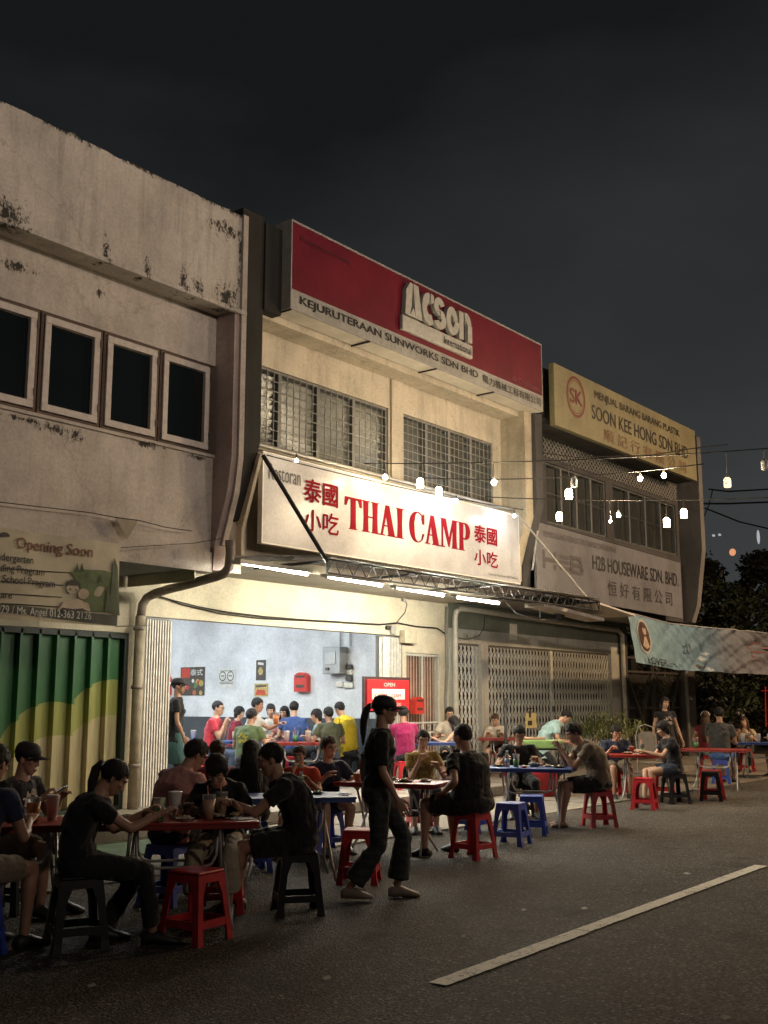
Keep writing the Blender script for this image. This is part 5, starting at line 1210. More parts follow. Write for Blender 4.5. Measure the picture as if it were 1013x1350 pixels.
def tissue(key, u, v, label, s=.06):
    b = MB(); rr = random.Random(int(u * 999)); n = 7
    b.add([(s * (i / n * 2 - 1), s * (j / n * 2 - 1), .004 + .022 * abs(noise.noise(Vector((i * .6, j * .7, u * 9))))) for j in range(n + 1) for i in range(n + 1)], [(j * (n + 1) + i, j * (n + 1) + i + 1, (j + 1) * (n + 1) + i + 1, (j + 1) * (n + 1) + i) for j in range(n) for i in range(n)])
    o = b.obj('tissue', M('tissue_white', (.65, .63, .6), .9)); o.location = at_tab(key, u, v); o.rotation_euler = (0, 0, u * 7); tag(o, label, 'tissue')
cup('L', .18, -.12, 'tea', 'orange iced tea cup on the left-edge table', 1.15, False); cup('L', .30, .05, 'white', 'white paper cup behind the orange tea on the left-edge table', 1.15, False)
cup('A', -.13, -.16, 'green', 'clear cup with a layer of green drink on the near red table', 1.05, False); cup('A', -.02, .12, 'white', 'white paper cup behind the green drink', 1.2, False)
cup('A', .22, -.12, 'milk', 'tall clear cup with milky drink and red straw on the near red table', 1.15); cup('A', .32, .1, 'milk', 'lidded milk tea cup with a straw beside the drinking woman', 1.15)
plate('A', -.38, .02, 'dark plate of noodles before the ponytailed woman', .12, DARKP, 3); plate('A', -.2, .05, 'dark plate of greens in the middle of the near red table', .1, DARKP, 1); plate('A', .1, .06, 'dark plate with tall food pile before the drinking woman', .12, DARKP, 0)
plate('A', .42, .02, 'dark plate of leftovers before the man in black tee', .11, DARKP, 1); plate('A', .05, -.16, 'small white saucer at the near table\'s front edge', .07, MILK, 3); tissue('A', .45, -.15, 'white crumpled tissue at the near red table\'s right corner', .08); tissue('A', -.2, -.2, 'small tissue beside the green drink')
plate('B', .25, .05, 'black phone-dark dish before the woman in glasses', .09, DARKP, 2); tissue('B', .5, -.1, 'white packet on the blue table\'s right corner', .05)
cup('C', -.02, -.2, 'tea', 'clear tumbler with thin tea beside the orange bag', .95, False); plate('C', .15, -.05, 'dark dish of food by the orange bag', .11, DARKP, 1); plate('C', .35, .05, 'white bowl before the broad-backed man', .08, MILK, 0)
bottle('D', -.30, -.02, 'clear water bottle on the blue table'); cup('D', -.17, -.08, 'green', 'green drink with straw beside the water bottle', 1.1); plate('D', -.42, .05, 'dark flat plate at the blue table\'s left end', .11, DARKP, 1); plate('D', .05, .06, 'grey bowl of food between the boy and the brown-shirted man', .09, M('bowl_grey', (.12, .13, .15), .3), 2, True); plate('D', .38, -.02, 'dark plate before the brown-shirted man', .1, DARKP, 3); tissue('D', -.05, .1, 'white tissue beside the grey bowl')
cup('E', -.05, .0, 'green', 'pale green drink before the navy-shirted man', 1.05); cup('E', .22, -.08, 'tea', 'peach drink before the black-haired woman', 1.05); plate('E', -.28, .03, 'red-rimmed plate before the navy-shirted man', .11, M('plate_red', (.3, .03, .03), .3), 3); tissue('E', .1, .1, 'tissues between the two drinks on the red table', .05)
cup('F', -.35, .0, 'green', 'light green drink on the nearly empty red table', 1.2, False)
for k, (u, v, kd) in enumerate(((-.4, 0, 'white'), (-.22, .1, 'milk'), (-.1, -.1, 'white'), (.15, .05, 'white'), (.4, -.05, 'white'))): cup('G', u, v, kd, ['white cup at the left end of the right-edge blue table', 'milky cup on the right-edge blue table', 'white cup in front of the flowered blouse woman', 'white cup further along the right-edge blue table', 'white cup at the far end of the right-edge blue table'][k], 1.15, False)
cup('H', -.2, 0, 'green', 'green drink on the walkway table before the white-topped woman', 1.0); plate('H', .1, .0, 'plate before the white-topped woman', .1, MILK, 1)
cup('I', -.1, -.1, 'white', 'white cup on the blue walkway table', 1.1, False); cup('I', -.3, .0, 'milk', 'milky cup on the blue walkway table', 1.1, False)
for k, (u, v, kd) in enumerate(((-.25, -.1, 'white'), (-.1, -.05, 'green'), (.12, -.1, 'white'), (.4, .0, 'tea'))): cup('J', u, v, kd, ['white cup at the left of the inside table\'s row', 'green and red drink in the middle of the inside table\'s row', 'white cup with a tall straw on the inside table', 'orange cup by the olive-shirted diner inside'][k], 1.25, k > 0)
cup('K', -.2, 0, 'white', 'white cup before the red-shirted man inside', 1.2, False)
for a_ in [('A', .0, -.02, 'small sauce dish in the near red table\'s centre', .045, MILK, 0), ('A', -.45, -.12, 'small dark dish at the near table\'s left corner', .06, DARKP, 2), ('A', .3, -.04, 'flat dark dish beside the milky cup', .09, DARKP, 3), ('L', .05, .12, 'dark plate on the left-edge table', .1, DARKP, 0), ('D', .22, .1, 'small white plate behind the grey bowl', .07, MILK, 1), ('D', -.05, -.18, 'small red dish at the blue table\'s front edge', .05, PRED, 3),
           ('E', .38, .06, 'white plate before the black-haired woman', .09, MILK, 0), ('B', -.05, .1, 'white plate in the middle of the blue table', .09, MILK, 3), ('C', -.05, .12, 'small white dish behind the orange bag', .06, MILK, 2), ('G', 0, .1, 'dark plate between the white cups at the right edge', .1, DARKP, 0), ('J', .25, .1, 'dark plate at the inside table\'s right', .1, DARKP, 1)]: plate(*a_[:4], r=a_[4], mat=a_[5], food=a_[6])
tissue('A', .12, .18, 'white tissue behind the milky cups'); tissue('E', -.15, -.12, 'white tissue at the navy-shirted man\'s table edge', .05); bottle('B', .1, -.05, 'water bottle on the half-hidden blue table')
# orange carrier bag on table C
bg_ = MB(); pc = at_tab('C', -.32, .05); n_ = 16
rings = []
for z, r, rz_ in ((0, .10, .08), (.03, .15, .11), (.08, .165, .12), (.12, .13, .09), (.15, .06, .04), (.17, .025, .02), (.2, .05, .03)): rings.append(((0, 0, z), (r, 0, 0), (0, rz_, 0)))
bg_.loft(rings, 20)
for v in bg_.v: v += Vector((1, 1, .6)) * .022 * noise.noise(v * 22)
o = bg_.obj('plastic_bag', M('bag_orange', (.62, .24, .02), .3, .25, 12, .6, 25), None, True); o.location = pc; o.rotation_euler = (0, 0, .9); tag(o, 'knotted orange plastic carrier bag on the red table', 'bag')
# green crate cart of the stooping helper, red tub, yellow card
CT = empty('clearing_cart', (16.6, 9.6, 0), R_(-50), 'dish cart with a green basin and a red tub beneath, by the stooping helper', 'cart')
MB().box(-.4, .4, -.25, .25, .78, .80).obj('shelf', PBLK, CT); 
for sx in (-.38, .38):
    for sy in (-.23, .23): MB().tube([(sx, sy, 0), (sx, sy, .8)], .014, 6).obj('leg', BLI, CT)
MB().prism([(-.32, .802), (.32, .802), (.37, .94), (-.37, .94)], 'y', -.2, .2).obj('basin', M('basin_green', (.22, .36, .12), .4), CT, bevel=.015)
MB().box(-.3, .1, -.15, .15, .942, .99).obj('stacked_trays', M('tray_tan', (.38, .25, .16), .5), CT, bevel=.01)
MB().loft([((0, 0, .02), (.26, 0, 0), (0, .22, 0)), ((0, 0, .4), (.34, 0, 0), (0, .28, 0)), ((0, 0, .43), (.36, 0, 0), (0, .3, 0))], 20).obj('tub', PRED, CT, True)
a, c = atY(693, 960, 11.0), atY(706, 940, 11.0); ys = empty('price_board', (a.x, 11.0, a.z), 0, 'small yellow card sign on a black stand before the lattice gate', 'sign')
MB().box(0, c.x - a.x, -.02, 0, 0, c.z - a.z).obj('card', M('card_yellow', (.45, .38, .16), .6), ys); flat([[(.06, .05), (.22, .05), (.22, .14), (.06, .14)], [(.1, .2), (.18, .2), (.18, .32), (.1, .32)], [(.05, .36), (.24, .36), (.24, .38), (.05, .38)]], DKB, 'print', ys, -.02); MB().tube([(.12, .02, -a.z + .15), (.12, .02, .1)], .015, 6).obj('pole', BLI, ys)
o = MB().tube([(17.35, 10.7, .15), (17.35, 10.7, 1.65)], .03, 8).obj('parasol_pole', BLI, None, True); tag(o, 'black upright pole beside the yellow card sign', 'pole')
# grey folding chair on the right
FC = empty('folding_chair', (19.8, 9.1, 0), R_(-40), 'grey folding chair with a rounded backrest behind the red table', 'chair')
tb = [(-.2, 0, 0), (-.2, .02, .5), (-.2, .05, .95), (-.15, .06, 1.1), (0, .065, 1.15), (.15, .06, 1.1), (.2, .05, .95), (.2, .02, .5), (.2, 0, 0)]
MB().tube(tb, .014, 8).obj('frame', M('chair_grey', (.3, .28, .25), .5), FC, True); MB().prism([(-.17, .62), (.17, .62), (.17, .95), (.1, 1.02), (-.1, 1.02), (-.17, .95)], 'y', .02, .045).obj('backrest', M('chair_fabric', (.22, .2, .17), .8), FC, bevel=.01); MB().box(-.19, .19, -.38, 0, .44, .47).obj('seat', M('chair_fabric'), FC, bevel=.01)
# phone in the capped man's hand is placed with the people; plastic-wrapped stool top film
# ================================================================== PEOPLE
def skinmat(name, c):
    m, t, b = nodes(name); n = add_noise(t, 14, 3, .5); r = ramp(t, n.outputs['Fac'], [(.3, mul(c, .85)), (.7, mul(c, 1.06))]); t.links.new(r.outputs[0], b.inputs['Base Color'])
    b.inputs['Roughness'].default_value = .5; b.inputs['Subsurface Weight'].default_value = .12; b.inputs['Subsurface Radius'].default_value = (.02, .008, .005); b.inputs['Subsurface Scale'].default_value = .5; MC[name] = m; return m
SK = {'a': skinmat('skin_light', (.50, .30, .20)), 'b': skinmat('skin_tan', (.38, .21, .135)), 'c': skinmat('skin_brown', (.24, .125, .075))}
def cloth_m(name, c, rough=.85, var=.22):
    if name in MC: return MC[name]
    m, t, b = nodes(name); n = add_noise(t, 2.5, 3, .6); r = ramp(t, n.outputs['Fac'], [(.3, mul(c, 1 - var)), (.7, mul(c, 1 + var * .5))]); t.links.new(r.outputs[0], b.inputs['Base Color']); b.inputs['Roughness'].default_value = rough
    b.inputs['Specular IOR Level'].default_value = .2; b.inputs['Sheen Weight'].default_value = .15
    f = add_noise(t, 7, 3, .55, (1, 1, .45)); f2 = add_noise(t, 300, 2, .5)
    a = t.nodes.new('ShaderNodeMath'); a.operation = 'MULTIPLY_ADD'; t.links.new(f2.outputs['Fac'], a.inputs[0]); a.inputs[1].default_value = .05; t.links.new(f.outputs['Fac'], a.inputs[2]); bump(t, b, a.outputs[0], .7, .05); MC[name] = m; return m
HAIRC = {}
def hairmat(name, c):
    if name in MC: return MC[name]
    m, t, b = nodes(name); n = add_noise(t, 60, 3, .7, (1, 1, .12)); r = ramp(t, n.outputs['Fac'], [(.3, mul(c, .5)), (.7, mul(c, 1.5))]); t.links.new(r.outputs[0], b.inputs['Base Color']); b.inputs['Roughness'].default_value = .62; b.inputs['Specular IOR Level'].default_value = .3; bump(t, b, n.outputs['Fac'], 1.0, .02); MC[name] = m; return m
HB = hairmat('hair_black', (.012, .010, .010)); HBR = hairmat('hair_brown', (.06, .032, .018))
EYEW = M('eye_white', (.38, .33, .30), .4); EYEB = M('eye_dark', (.012, .009, .008), .15); LIP = M('lip', (.33, .11, .09), .45); BROW = M('brow', (.02, .014, .012), .8)
dummy = MB
def remesh_eval(mb, voxel, smooth_it=3, disp=0, dsize=.08):
    me = mb.mesh('tmp', []); o = bpy.data.objects.new('tmp', me); col.objects.link(o)
    m = o.modifiers.new('r', 'REMESH'); m.mode = 'VOXEL'; m.voxel_size = voxel; m.use_smooth_shade = True
    if smooth_it: s = o.modifiers.new('s', 'SMOOTH'); s.iterations = smooth_it; s.factor = .5
    if disp:
        tx = bpy.data.textures.new('cl', 'CLOUDS'); tx.noise_scale = dsize; d = o.modifiers.new('d', 'DISPLACE'); d.texture = tx; d.strength = disp; d.mid_level = .5
    bpy.context.view_layer.update()
    out = bpy.data.meshes.new_from_object(o.evaluated_get(bpy.context.evaluated_depsgraph_get()))
    bpy.data.objects.remove(o); return out
def arrays(me): return [v.co.copy() for v in me.vertices], [tuple(p.vertices) for p in me.polygons]
def head_template(vox):
    b = MB()
    b.ball((0, -.012, .035), (.076, .094, .086), 20, 14)
    b.loft([((0, .012, .05), (.067, 0, 0), (0, .078, 0)), ((0, .016, .0), (.066, 0, 0), (0, .076, 0)), ((0, .022, -.04), (.060, 0, 0), (0, .066, 0)), ((0, .030, -.075), (.049, 0, 0), (0, .053, 0)), ((0, .043, -.10), (.031, 0, 0), (0, .036, 0)), ((0, .05, -.115), (.018, 0, 0), (0, .02, 0))], 18)
    b.tube([(0, .086, .020), (0, .096, -.008), (0, .1005, -.024)], [.008, .0105, .013], 8, round_=True)
    for s in (-1, 1):
        b.ball((s * .012, .092, -.028), .009, 8, 6); b.ball((s * .042, .058, -.012), (.022, .024, .018), 10, 8)
        b.tube([(s * .012, .087, .036), (s * .034, .083, .04), (s * .052, .068, .034)], .0085, 7, round_=True)
        b.ball((s * .0745, -.008, -.008), (.0085, .017, .028), 10, 8, rot=Matrix.Rotation(s * .22, 3, 'Z'))
    b.ball((0, .086, -.062), (.023, .012, .0065), 12, 8); b.ball((0, .084, -.074), (.019, .012, .0075), 12, 8)
    b.tube([(0, -.015, -.05), (0, -.02, -.14)], [.055, .052], 12, round_=True)
    me = remesh_eval(b, vox, 2)
    for v in me.vertices:
        p = v.co
        for s in (-1, 1):
            d = math.hypot((p.x - s * .031) / .017, (p.z - .012) / .010)
            if p.y > .04: p.y -= .009 * math.exp(-d * d)
        if p.y > .06: d = math.hypot(p.x / .02, (p.z + .068) / .0022); p.y -= .0035 * math.exp(-d * d)
    r = arrays(me); bpy.data.meshes.remove(me); return r
def hand_template(vox, curl):
    """right hand, palm down, +x fingers, thumb at +y"""
    b = MB()
    b.loft([((-.02, 0, 0), (0, .026, 0), (0, 0, .018)), ((.02, .0, .001), (0, .036, 0), (0, 0, .0155)), ((.06, 0, .003), (0, .042, 0), (0, 0, .013)), ((.088, 0, .002), (0, .040, 0), (0, 0, .011))], 12)
    for i, (y, L) in enumerate(((.031, .072), (.0105, .080), (-.0105, .074), (-.031, .058))):
        a = 0; p = Vector((.084, y, .002)); pts = [Vector((.06, y * .95, .002)), p.copy()]
        cu = curl * (1 + .12 * i)
        for k, f in enumerate((.42, .32, .26)):
            a += cu * (.55, .95, .7)[k]; p = p + Vector((math.cos(a), (y * .8), -math.sin(a))).normalized() * L * f; pts.append(p.copy())
        b.tube(pts, [.0095, .0093, .0085, .0078, .0068], 8, round_=True)
    t = [Vector((.012, .028, -.004)), Vector((.045, .055, -.014)), Vector((.072, .064, -.022 - .02 * curl)), Vector((.094, .060 - .01 * curl, -.026 - .035 * curl))]
    b.tube(t, [.015, .012, .0098, .0078], 8, round_=True)
    me = remesh_eval(b, vox, 1); r = arrays(me); bpy.data.meshes.remove(me); return r
HEADF, HEADC = head_template(.0055), head_template(.010)
HF = {k: hand_template(.0042, c) for k, c in (('relax', .35), ('grip', .95))}; HCo = {k: hand_template(.0072, c) for k, c in (('relax', .35), ('grip', .95))}
def ik(a, c, l1, l2, pole):
    d = c - a; L = min(d.length, .985 * (l1 + l2)); u = d.normalized(); c = a + u * L
    x = (l1 * l1 - l2 * l2 + L * L) / (2 * L); h = math.sqrt(max(0, l1 * l1 - x * x)); q = pole - u * pole.dot(u)
    return a + u * x + q.normalized() * h, c
def basis(x, y, z): return Matrix((x, y, z)).transposed().to_4x4()
def bez(p0, p1, p2, t): return p0 * (1 - t) ** 2 + p1 * 2 * t * (1 - t) + p2 * t * t
NP = [0]; BASES = []
def person(label, head, face, floor=0., seat=.46, lean=.15, side=0., pose='sit', shirt=None, pants=None, skin='b', hair='short', hairm=None, sleeves=.55, leglen=1.0, pitch=15, yaw=0, roll=0,
           rh=None, lh=None, rhand='relax', lhand='relax', rf=None, lf=None, fem=False, fat=1.0, fine=False, cap=None, glasses=False, shoe=None, extra=None, group=None, k=1.0, hipw=None, skirt=None, sandals=False, longsl=False, collar=False, strap=None, print_=None):
    """head: world centre of the head; everything else is laid out in the body's own frame (x right, y forward) below it"""
    a = R_(face); fwd = Vector((math.cos(a), math.sin(a), 0)); rgt = Vector((fwd.y, -fwd.x, 0))
    H = Vector(head); base = H - fwd * lean - rgt * side; base.z = floor
    root = empty('person', base, a - math.pi / 2, label, 'person', group)
    hz = H.z - floor
    hd = Vector((side, lean, hz)); s = k
    if pose == 'sit': pel = Vector((0, 0, seat + .085 * s))
    else: pel = Vector((0, 0, min(hz - .66 * s, .93 * s)))
    pr, yr = R_(-pitch), R_(yaw)
    RH = Matrix.Rotation(yr, 3, 'Z') @ Matrix.Rotation(pr, 3, 'X') @ Matrix.Rotation(R_(roll), 3, 'Y')
    neck_top = hd + RH @ Vector((0, -.02, -.10)) * s
    nd = (neck_top - pel).normalized(); nb = neck_top - (nd * .6 + Vector((0, -.25, .75))).normalized() * .045 * s
    ts = (nb - pel).length / .50
    mid = pel + Vector((0, -.02, .24 * ts)) if lean < .2 else pel + Vector((0, -.05 - lean * .12, .27 * ts))
    up = Vector((0, 0, 1))
    def tor(t):
        p = bez(pel, mid, nb, t); d = (bez(pel, mid, nb, min(1, t + .02)) - bez(pel, mid, nb, max(0, t - .02))).normalized(); ax = Vector((1, 0, 0)); ax = (ax - d * ax.dot(d)).normalized(); return p, ax, d.cross(ax) * -1
    W = .94 if fem else 1.0
    prof = [(-.0, .155, .112), (.12, .158, .115), (.3, .138 if fem else .146, .102), (.5, .150, .112), (.66, .162, .118), (.8, .168, .105), (.9, .135, .085), (.97, .075, .062), (1.0, .058, .058)]
    def torso(mb, infl, t0=0, t1=1.0, low=0.0, wide=0.0):
        rg = []
        if low: p, ax, ay = tor(0); rg.append((p - up * low, ax * (.162 * W * s * fat + infl + wide), Vector((0, 1, 0)) * (.118 * s * fat + infl)))
        for t, w_, d_ in prof:
            if t < t0 or t > t1: continue
            p, ax, ay = tor(t); f_ = fat if t < .7 else 1 + (fat - 1) * .4
            rg.append((p + ay * 0 + (Vector((0, .018, 0)) * (fat - 1) * 3 if t < .6 else Vector()), ax * (w_ * W * s * f_ + infl + wide * (1 - t)), ay * (d_ * s * f_ * (.95 if fem else 1) + infl)))
        mb.loft(rg, 16)
    shp, sax, say = tor(.86); SW = (.165 if fem else .185) * s * (1 + (fat - 1) * .4)
    body = MB(); torso(body, 0); body.ball(pel + Vector((0, -.01, -.02)), (.165 * W * s * fat, .13 * s * fat, .10 * s), 14, 10)
    if fem:
        for sg in (-1, 1): p, ax, ay = tor(.64); body.ball(p + ax * sg * .062 * s + Vector((0, .085 * s, 0)), .052 * s, 10, 8)
    body.tube([nb - nd * .05, nb, neck_top], [.062 * s, .055 * s, .052 * s], 12, round_=True)
    arms = []
    for sg, tgt, hk in ((1, rh, rhand), (-1, lh, lhand)):
        sh = shp + sax * sg * SW
        if tgt is None: tgt = (sg * .20, .33, .80) if pose == 'sit' else (sg * .26, .04, pel.z - .10)
        tgt = Vector(tgt); pole = Vector((sg * .45, -.55, -.7)) if pose == 'sit' else Vector((sg * .3, -1, -.1))
        el, wr = ik(sh, tgt, .285 * s, .255 * s, pole); arms.append((sg, sh, el, wr, hk))
        body.tube([shp + sax * sg * SW * .45 - Vector((0, 0, .01)), sh, sh.lerp(el, .3), sh.lerp(el, .7), el], [.05 * s, .050 * s, .047 * s * (1 if not fem else .88), .041 * s * (1 if not fem else .88), .036 * s], 12, round_=True)
        body.tube([el, el.lerp(wr, .3), el.lerp(wr, .75), wr, wr + (wr - el).normalized() * .02], [.036 * s, .039 * s * (1 if not fem else .9), .028 * s, .0235 * s, .023 * s], 12, round_=True)
    legs = []; hw = (.088 if hipw is None else hipw) * s
    for sg, tgt in ((1, rf), (-1, lf)):
        hip = pel + Vector((sg * hw, .0, -.01))
        if tgt is None: tgt = (sg * .13, .40, .085) if pose == 'sit' else (sg * .09, 0, .085)
        tgt = Vector(tgt); kn, an = ik(hip, tgt, .43 * s, .41 * s, Vector((sg * .12, 1.0, .75)) if pose == 'sit' else Vector((0, 1, .1))); legs.append((sg, hip, kn, an))
        f_ = 1 + (fat - 1) * .6
        body.tube([hip, hip.lerp(kn, .35), hip.lerp(kn, .75), kn], [.085 * s * f_, .078 * s * f_, .060 * s * f_, .052 * s * f_], 12, round_=True)
        body.tube([kn, kn.lerp(an, .25) + (kn - hip).normalized() * -.012, kn.lerp(an, .6), an], [.050 * s * f_, .055 * s * f_, .042 * s, .033 * s], 12, round_=True)
        fd = (kn - hip); fd.z = 0
        if fd.length < .1: fd = Vector((0, 1, 0))
        fd = (fd.normalized() * .7 + Vector((sg * .1, .6, 0))).normalized(); legs[-1] += (fd,)
        body.loft([(an - fd * .055 + Vector((0, 0, -.045)), Vector((fd.y, -fd.x, 0)) * .03 * s, up * .03), (an + Vector((0, 0, -.038)), Vector((fd.y, -fd.x, 0)) * .036 * s, up * .042), (an + fd * .09 + Vector((0, 0, -.052)), Vector((fd.y, -fd.x, 0)) * .043 * s, up * .028), (an + fd * .16 + Vector((0, 0, -.062)), Vector((fd.y, -fd.x, 0)) * .04 * s, up * .016)], 10)
    me = remesh_eval(body, .012 if fine else .018, 4)
    vs, fs = arrays(me); bpy.data.meshes.remove(me); whole = MB(); whole.add(vs, fs)
    hs = s * .97; MH = Matrix.Translation(hd) @ RH.to_4x4() @ Matrix.Diagonal((hs * (.95 if fem else 1), hs, hs * (.97 if fem else 1), 1))
    hv, hf = HEADF if fine else HEADC; whole.add([MH @ v for v in hv], hf)
    for sg, sh, el, wr, hk in arms:
        d = (wr - el).normalized(); 
        if hk != 'grip': d = (d + Vector((0, .15, -.25 if pose != 'sit' else 0))).normalized()
        n = up - d * d.z
        if n.length < .3 or pose != 'sit': n = Vector((sg * 1.0, -.1, .1)); n = n - d * n.dot(d)
        n.normalize(); y = n.cross(d); HM = Matrix.Translation(wr) @ basis(d, y, n) @ Matrix.Diagonal((s, s * (1 if sg > 0 else -1), s, 1))
        hv, hf = (HF if fine else HCo)[hk]; whole.add([HM @ v for v in hv], hf if sg > 0 else [f[::-1] for f in hf])
    whole.obj('body', SK[skin], root, True)
    # eyes, brows, lips
    for sg in (-1, 1):
        e = MB(); e.ball((sg * .031, .0795, .011), (.0125, .007, .0048), 10, 8, 0); e.ball((sg * .031, .0838, .0112), (.0062, .0040, .0049), 8, 6, 1); e.xf(MH); e.obj('eye', [EYEW, EYEB], root, True)
        e = MB(); e.tube([(sg * .014, .091, .030), (sg * .032, .090, .036), (sg * .050, .076, .031)], [.003, .0036, .002], 5); e.xf(MH); e.obj('eyebrow', BROW, root)
    e = MB(); e.ball((0, .0935, -.0635), (.021, .0055, .0045), 10, 6); e.ball((0, .092, -.0725), (.018, .0055, .0052), 10, 6); e.xf(MH); e.obj('lips', LIP, root, True)
    # hair
    hm = hairm or HB; rr = random.Random(NP[0] + 11); NP[0] += 1
    def hairshell(fringe=.062, side_z=.028, back_z=-.06, th=.012, rough_=.006, earcov=False):
        if cap: th = .004
        b = MB(); n, m = (36, 26) if fine else (24, 18); b.ball((0, -.016, .038), (.076 + th, .094 + th, .086 + th), n, m)
        c0 = Vector((0, -.016, .038))
        for i, v in enumerate(b.v):
            y_ = v.y
            if y_ > .058: lim = fringe - .010 * math.cos(v.x * 40)
            elif y_ > .024: lim = fringe + (side_z - .03 - fringe) * (.058 - y_) / .034
            elif y_ > .006: lim = side_z - .03
            elif y_ > -.028: lim = side_z - .012
            else: lim = max(back_z, side_z - .012 + (y_ + .028) * 4.5)
            if earcov and y_ <= .04: lim = min(lim, -.05 if y_ > -.03 else back_z)
            nn_ = noise.noise(Vector((v.x * 30 + NP[0], v.y * 30, v.z * 14)));  
            if v.z < lim + .006 * nn_: b.v[i] = c0 + (v - c0) * .84
            else: b.v[i] = v + (v - c0).normalized() * (rough_ * nn_ + rough_ * .6 * noise.noise(v * 90))
        if fine or not cap:
            out = [i for i, v in enumerate(b.v) if (v - c0).length > .072 and (v.x / .07) ** 2 + ((v.y + .016) / .09) ** 2 + ((v.z - .038) / .08) ** 2 > 1.0]
            crown = Vector((0, -.06, .13)); base_ = [v.copy() for v in b.v]
            for _ in range(300 if fine else 60):
                p = base_[rr.choice(out)]; nr = (p - c0).normalized(); tn = (p - crown) + Vector((rr.gauss(0, .02), rr.gauss(0, .02), -.01)); tn = (tn - nr * tn.dot(nr)).normalized(); L = rr.uniform(.02, .05) * (1 if hair != 'crop' else .45); w_ = nr.cross(tn).normalized() * rr.uniform(.0018, .0035)
                if p.y > .05 and p.z < fringe + .02: L *= .4
                q1 = p + tn * L * .5 + nr * rr.uniform(.002, .006); q2 = p + tn * L + nr * rr.uniform(-.003, .006) + Vector((0, 0, -L * .25)); b.add([p - w_, p + w_, q1 + w_, q1 - w_, q2], [(0, 1, 2, 3), (3, 2, 4)])
        return b
    if hair in ('short', 'crop'):
        b = hairshell(.064, .03, -.078, .008 if hair == 'crop' else .015, .003 if hair == 'crop' else .008)
        if hair == 'short' and not cap:
            for _ in range(70 if fine else 26):  # tufts
                th_ = rr.uniform(0, 6.28); ph = rr.uniform(.0, 1.15); d = Vector((math.sin(ph) * math.cos(th_), math.sin(ph) * math.sin(th_), math.cos(ph))); p = Vector((0, -.016, .038)) + Vector((d.x * .086, d.y * .104, d.z * .098))
                tn = (Vector((rr.uniform(-.5, .5), rr.uniform(.2, 1), 0)) - d * .2).normalized(); q = p + tn * .03 + d * rr.uniform(0, .01); w_ = d.cross(tn).normalized() * .008; b.add([p - w_ - d * .006, p + w_ - d * .006, q, p + d * .008], [(0, 1, 2), (1, 3, 2), (3, 0, 2)])
        b.xf(MH).obj('hair', hm, root, True)
    elif hair == 'bob':
        b = hairshell(.045, -.05, -.09, .020, .005, True)
        b.loft([((0, -.05, .02), (.094, 0, 0), (0, .06, 0)), ((0, -.05, -.05), (.09, 0, 0), (0, .055, 0)), ((0, -.045, -.10), (.07, 0, 0), (0, .045, 0)), ((0, -.04, -.115), (.05, 0, 0), (0, .03, 0))], 16)
        b.xf(MH).obj('hair', hm, root, True)
    elif hair in ('long', 'pony', 'bun'):
        b = hairshell(.062, .02 if hair != 'long' else -.05, -.08, .012 if hair != 'long' else .018, .004, hair == 'long')
        if hair == 'bun': b.ball((0, -.13, .03), .035, 12, 8)
        b.xf(MH)
        if hair == 'long':
            p0 = MH @ Vector((0, -.055, .03)); p1 = MH @ Vector((0, -.075, -.09)); pt, ax, ay = tor(.78); p2 = pt - ay * 0 + Vector((0, -.135 * s, -.02)); p3 = p2 + Vector((0, -.03, -.16 * s))
            b.loft([(p0, RH @ Vector((.09, 0, 0)), RH @ Vector((0, .055, 0))), (p1, RH @ Vector((.088, 0, 0)), RH @ Vector((0, .045, 0))), (p2, Vector((.10, 0, 0)), Vector((0, .035, .01))), (p3, Vector((.085, 0, 0)), Vector((0, .025, 0))), (p3 - Vector((0, 0, .05)), Vector((.04, 0, 0)), Vector((0, .012, 0)))], 14)
            for sg in (-1, 1): q = MH @ Vector((sg * .078, .0, -.02)); q1 = MH @ Vector((sg * .088, .01, -.13)); b.tube([q, q1, q1 + Vector((0, .02, -.14 * s))], [.022, .024, .01], 8, round_=True)
        if hair == 'pony':
            q = [MH @ Vector(v) for v in ((0, -.100, .03), (0, -.135, .03))]; q += [q[-1] + Vector((0, -.035, -.035)), q[-1] + Vector((0, -.055, -.12)), q[-1] + Vector((0, -.06, -.22)), q[-1] + Vector((0, -.06, -.32))]; b.tube(q, [.022, .027, .032, .033, .026, .006], 10, round_=True)
            tie = MB().tube([MH @ Vector((0, -.122, .031)), MH @ Vector((0, -.135, .031))], .027, 10); tie.obj('hair_tie', MILK, root, True)
        b.obj('hair', hm, root, True)
    if cap:
        b = MB(); n = 24
        b.loft([((0, -.012, .035), (.093, 0, 0), (0, .110, 0)), ((0, -.012, .075), (.092, 0, 0), (0, .108, 0)), ((0, -.014, .11), (.078, 0, 0), (0, .092, 0)), ((0, -.016, .13), (.05, 0, 0), (0, .06, 0)), ((0, -.016, .138), (.015, 0, 0), (0, .018, 0))], n)
        b.xf(MH).obj('cap_crown', cap, root, True)
        b = MB(); top = []; nb_ = 12
        for j in range(2):
            for i in range(nb_ + 1):
                u = i / nb_ * 2 - 1; x = u * .078; y0 = .094 * math.sqrt(max(0, 1 - (u * .8) ** 2)) - .01; y1 = y0 + .10 * (1 - abs(u) ** 2.6); top.append((x, y0 if j == 0 else y1, .050 - .034 * u * u - (.006 if j else 0)))
        fs2 = [(i, i + 1, nb_ + 2 + i, nb_ + 1 + i) for i in range(nb_)]; b.add(top, fs2); b.add([(x, y, z - .004) for x, y, z in top], [f[::-1] for f in fs2])
        b.add([top[nb_ + 1 + i] for i in range(nb_ + 1)] + [(p[0], p[1], p[2] - .004) for p in top[nb_ + 1:]], [(i, i + 1, nb_ + 2 + i, nb_ + 1 + i) for i in range(nb_)])
        b.xf(MH).obj('cap_brim', cap, root, True)
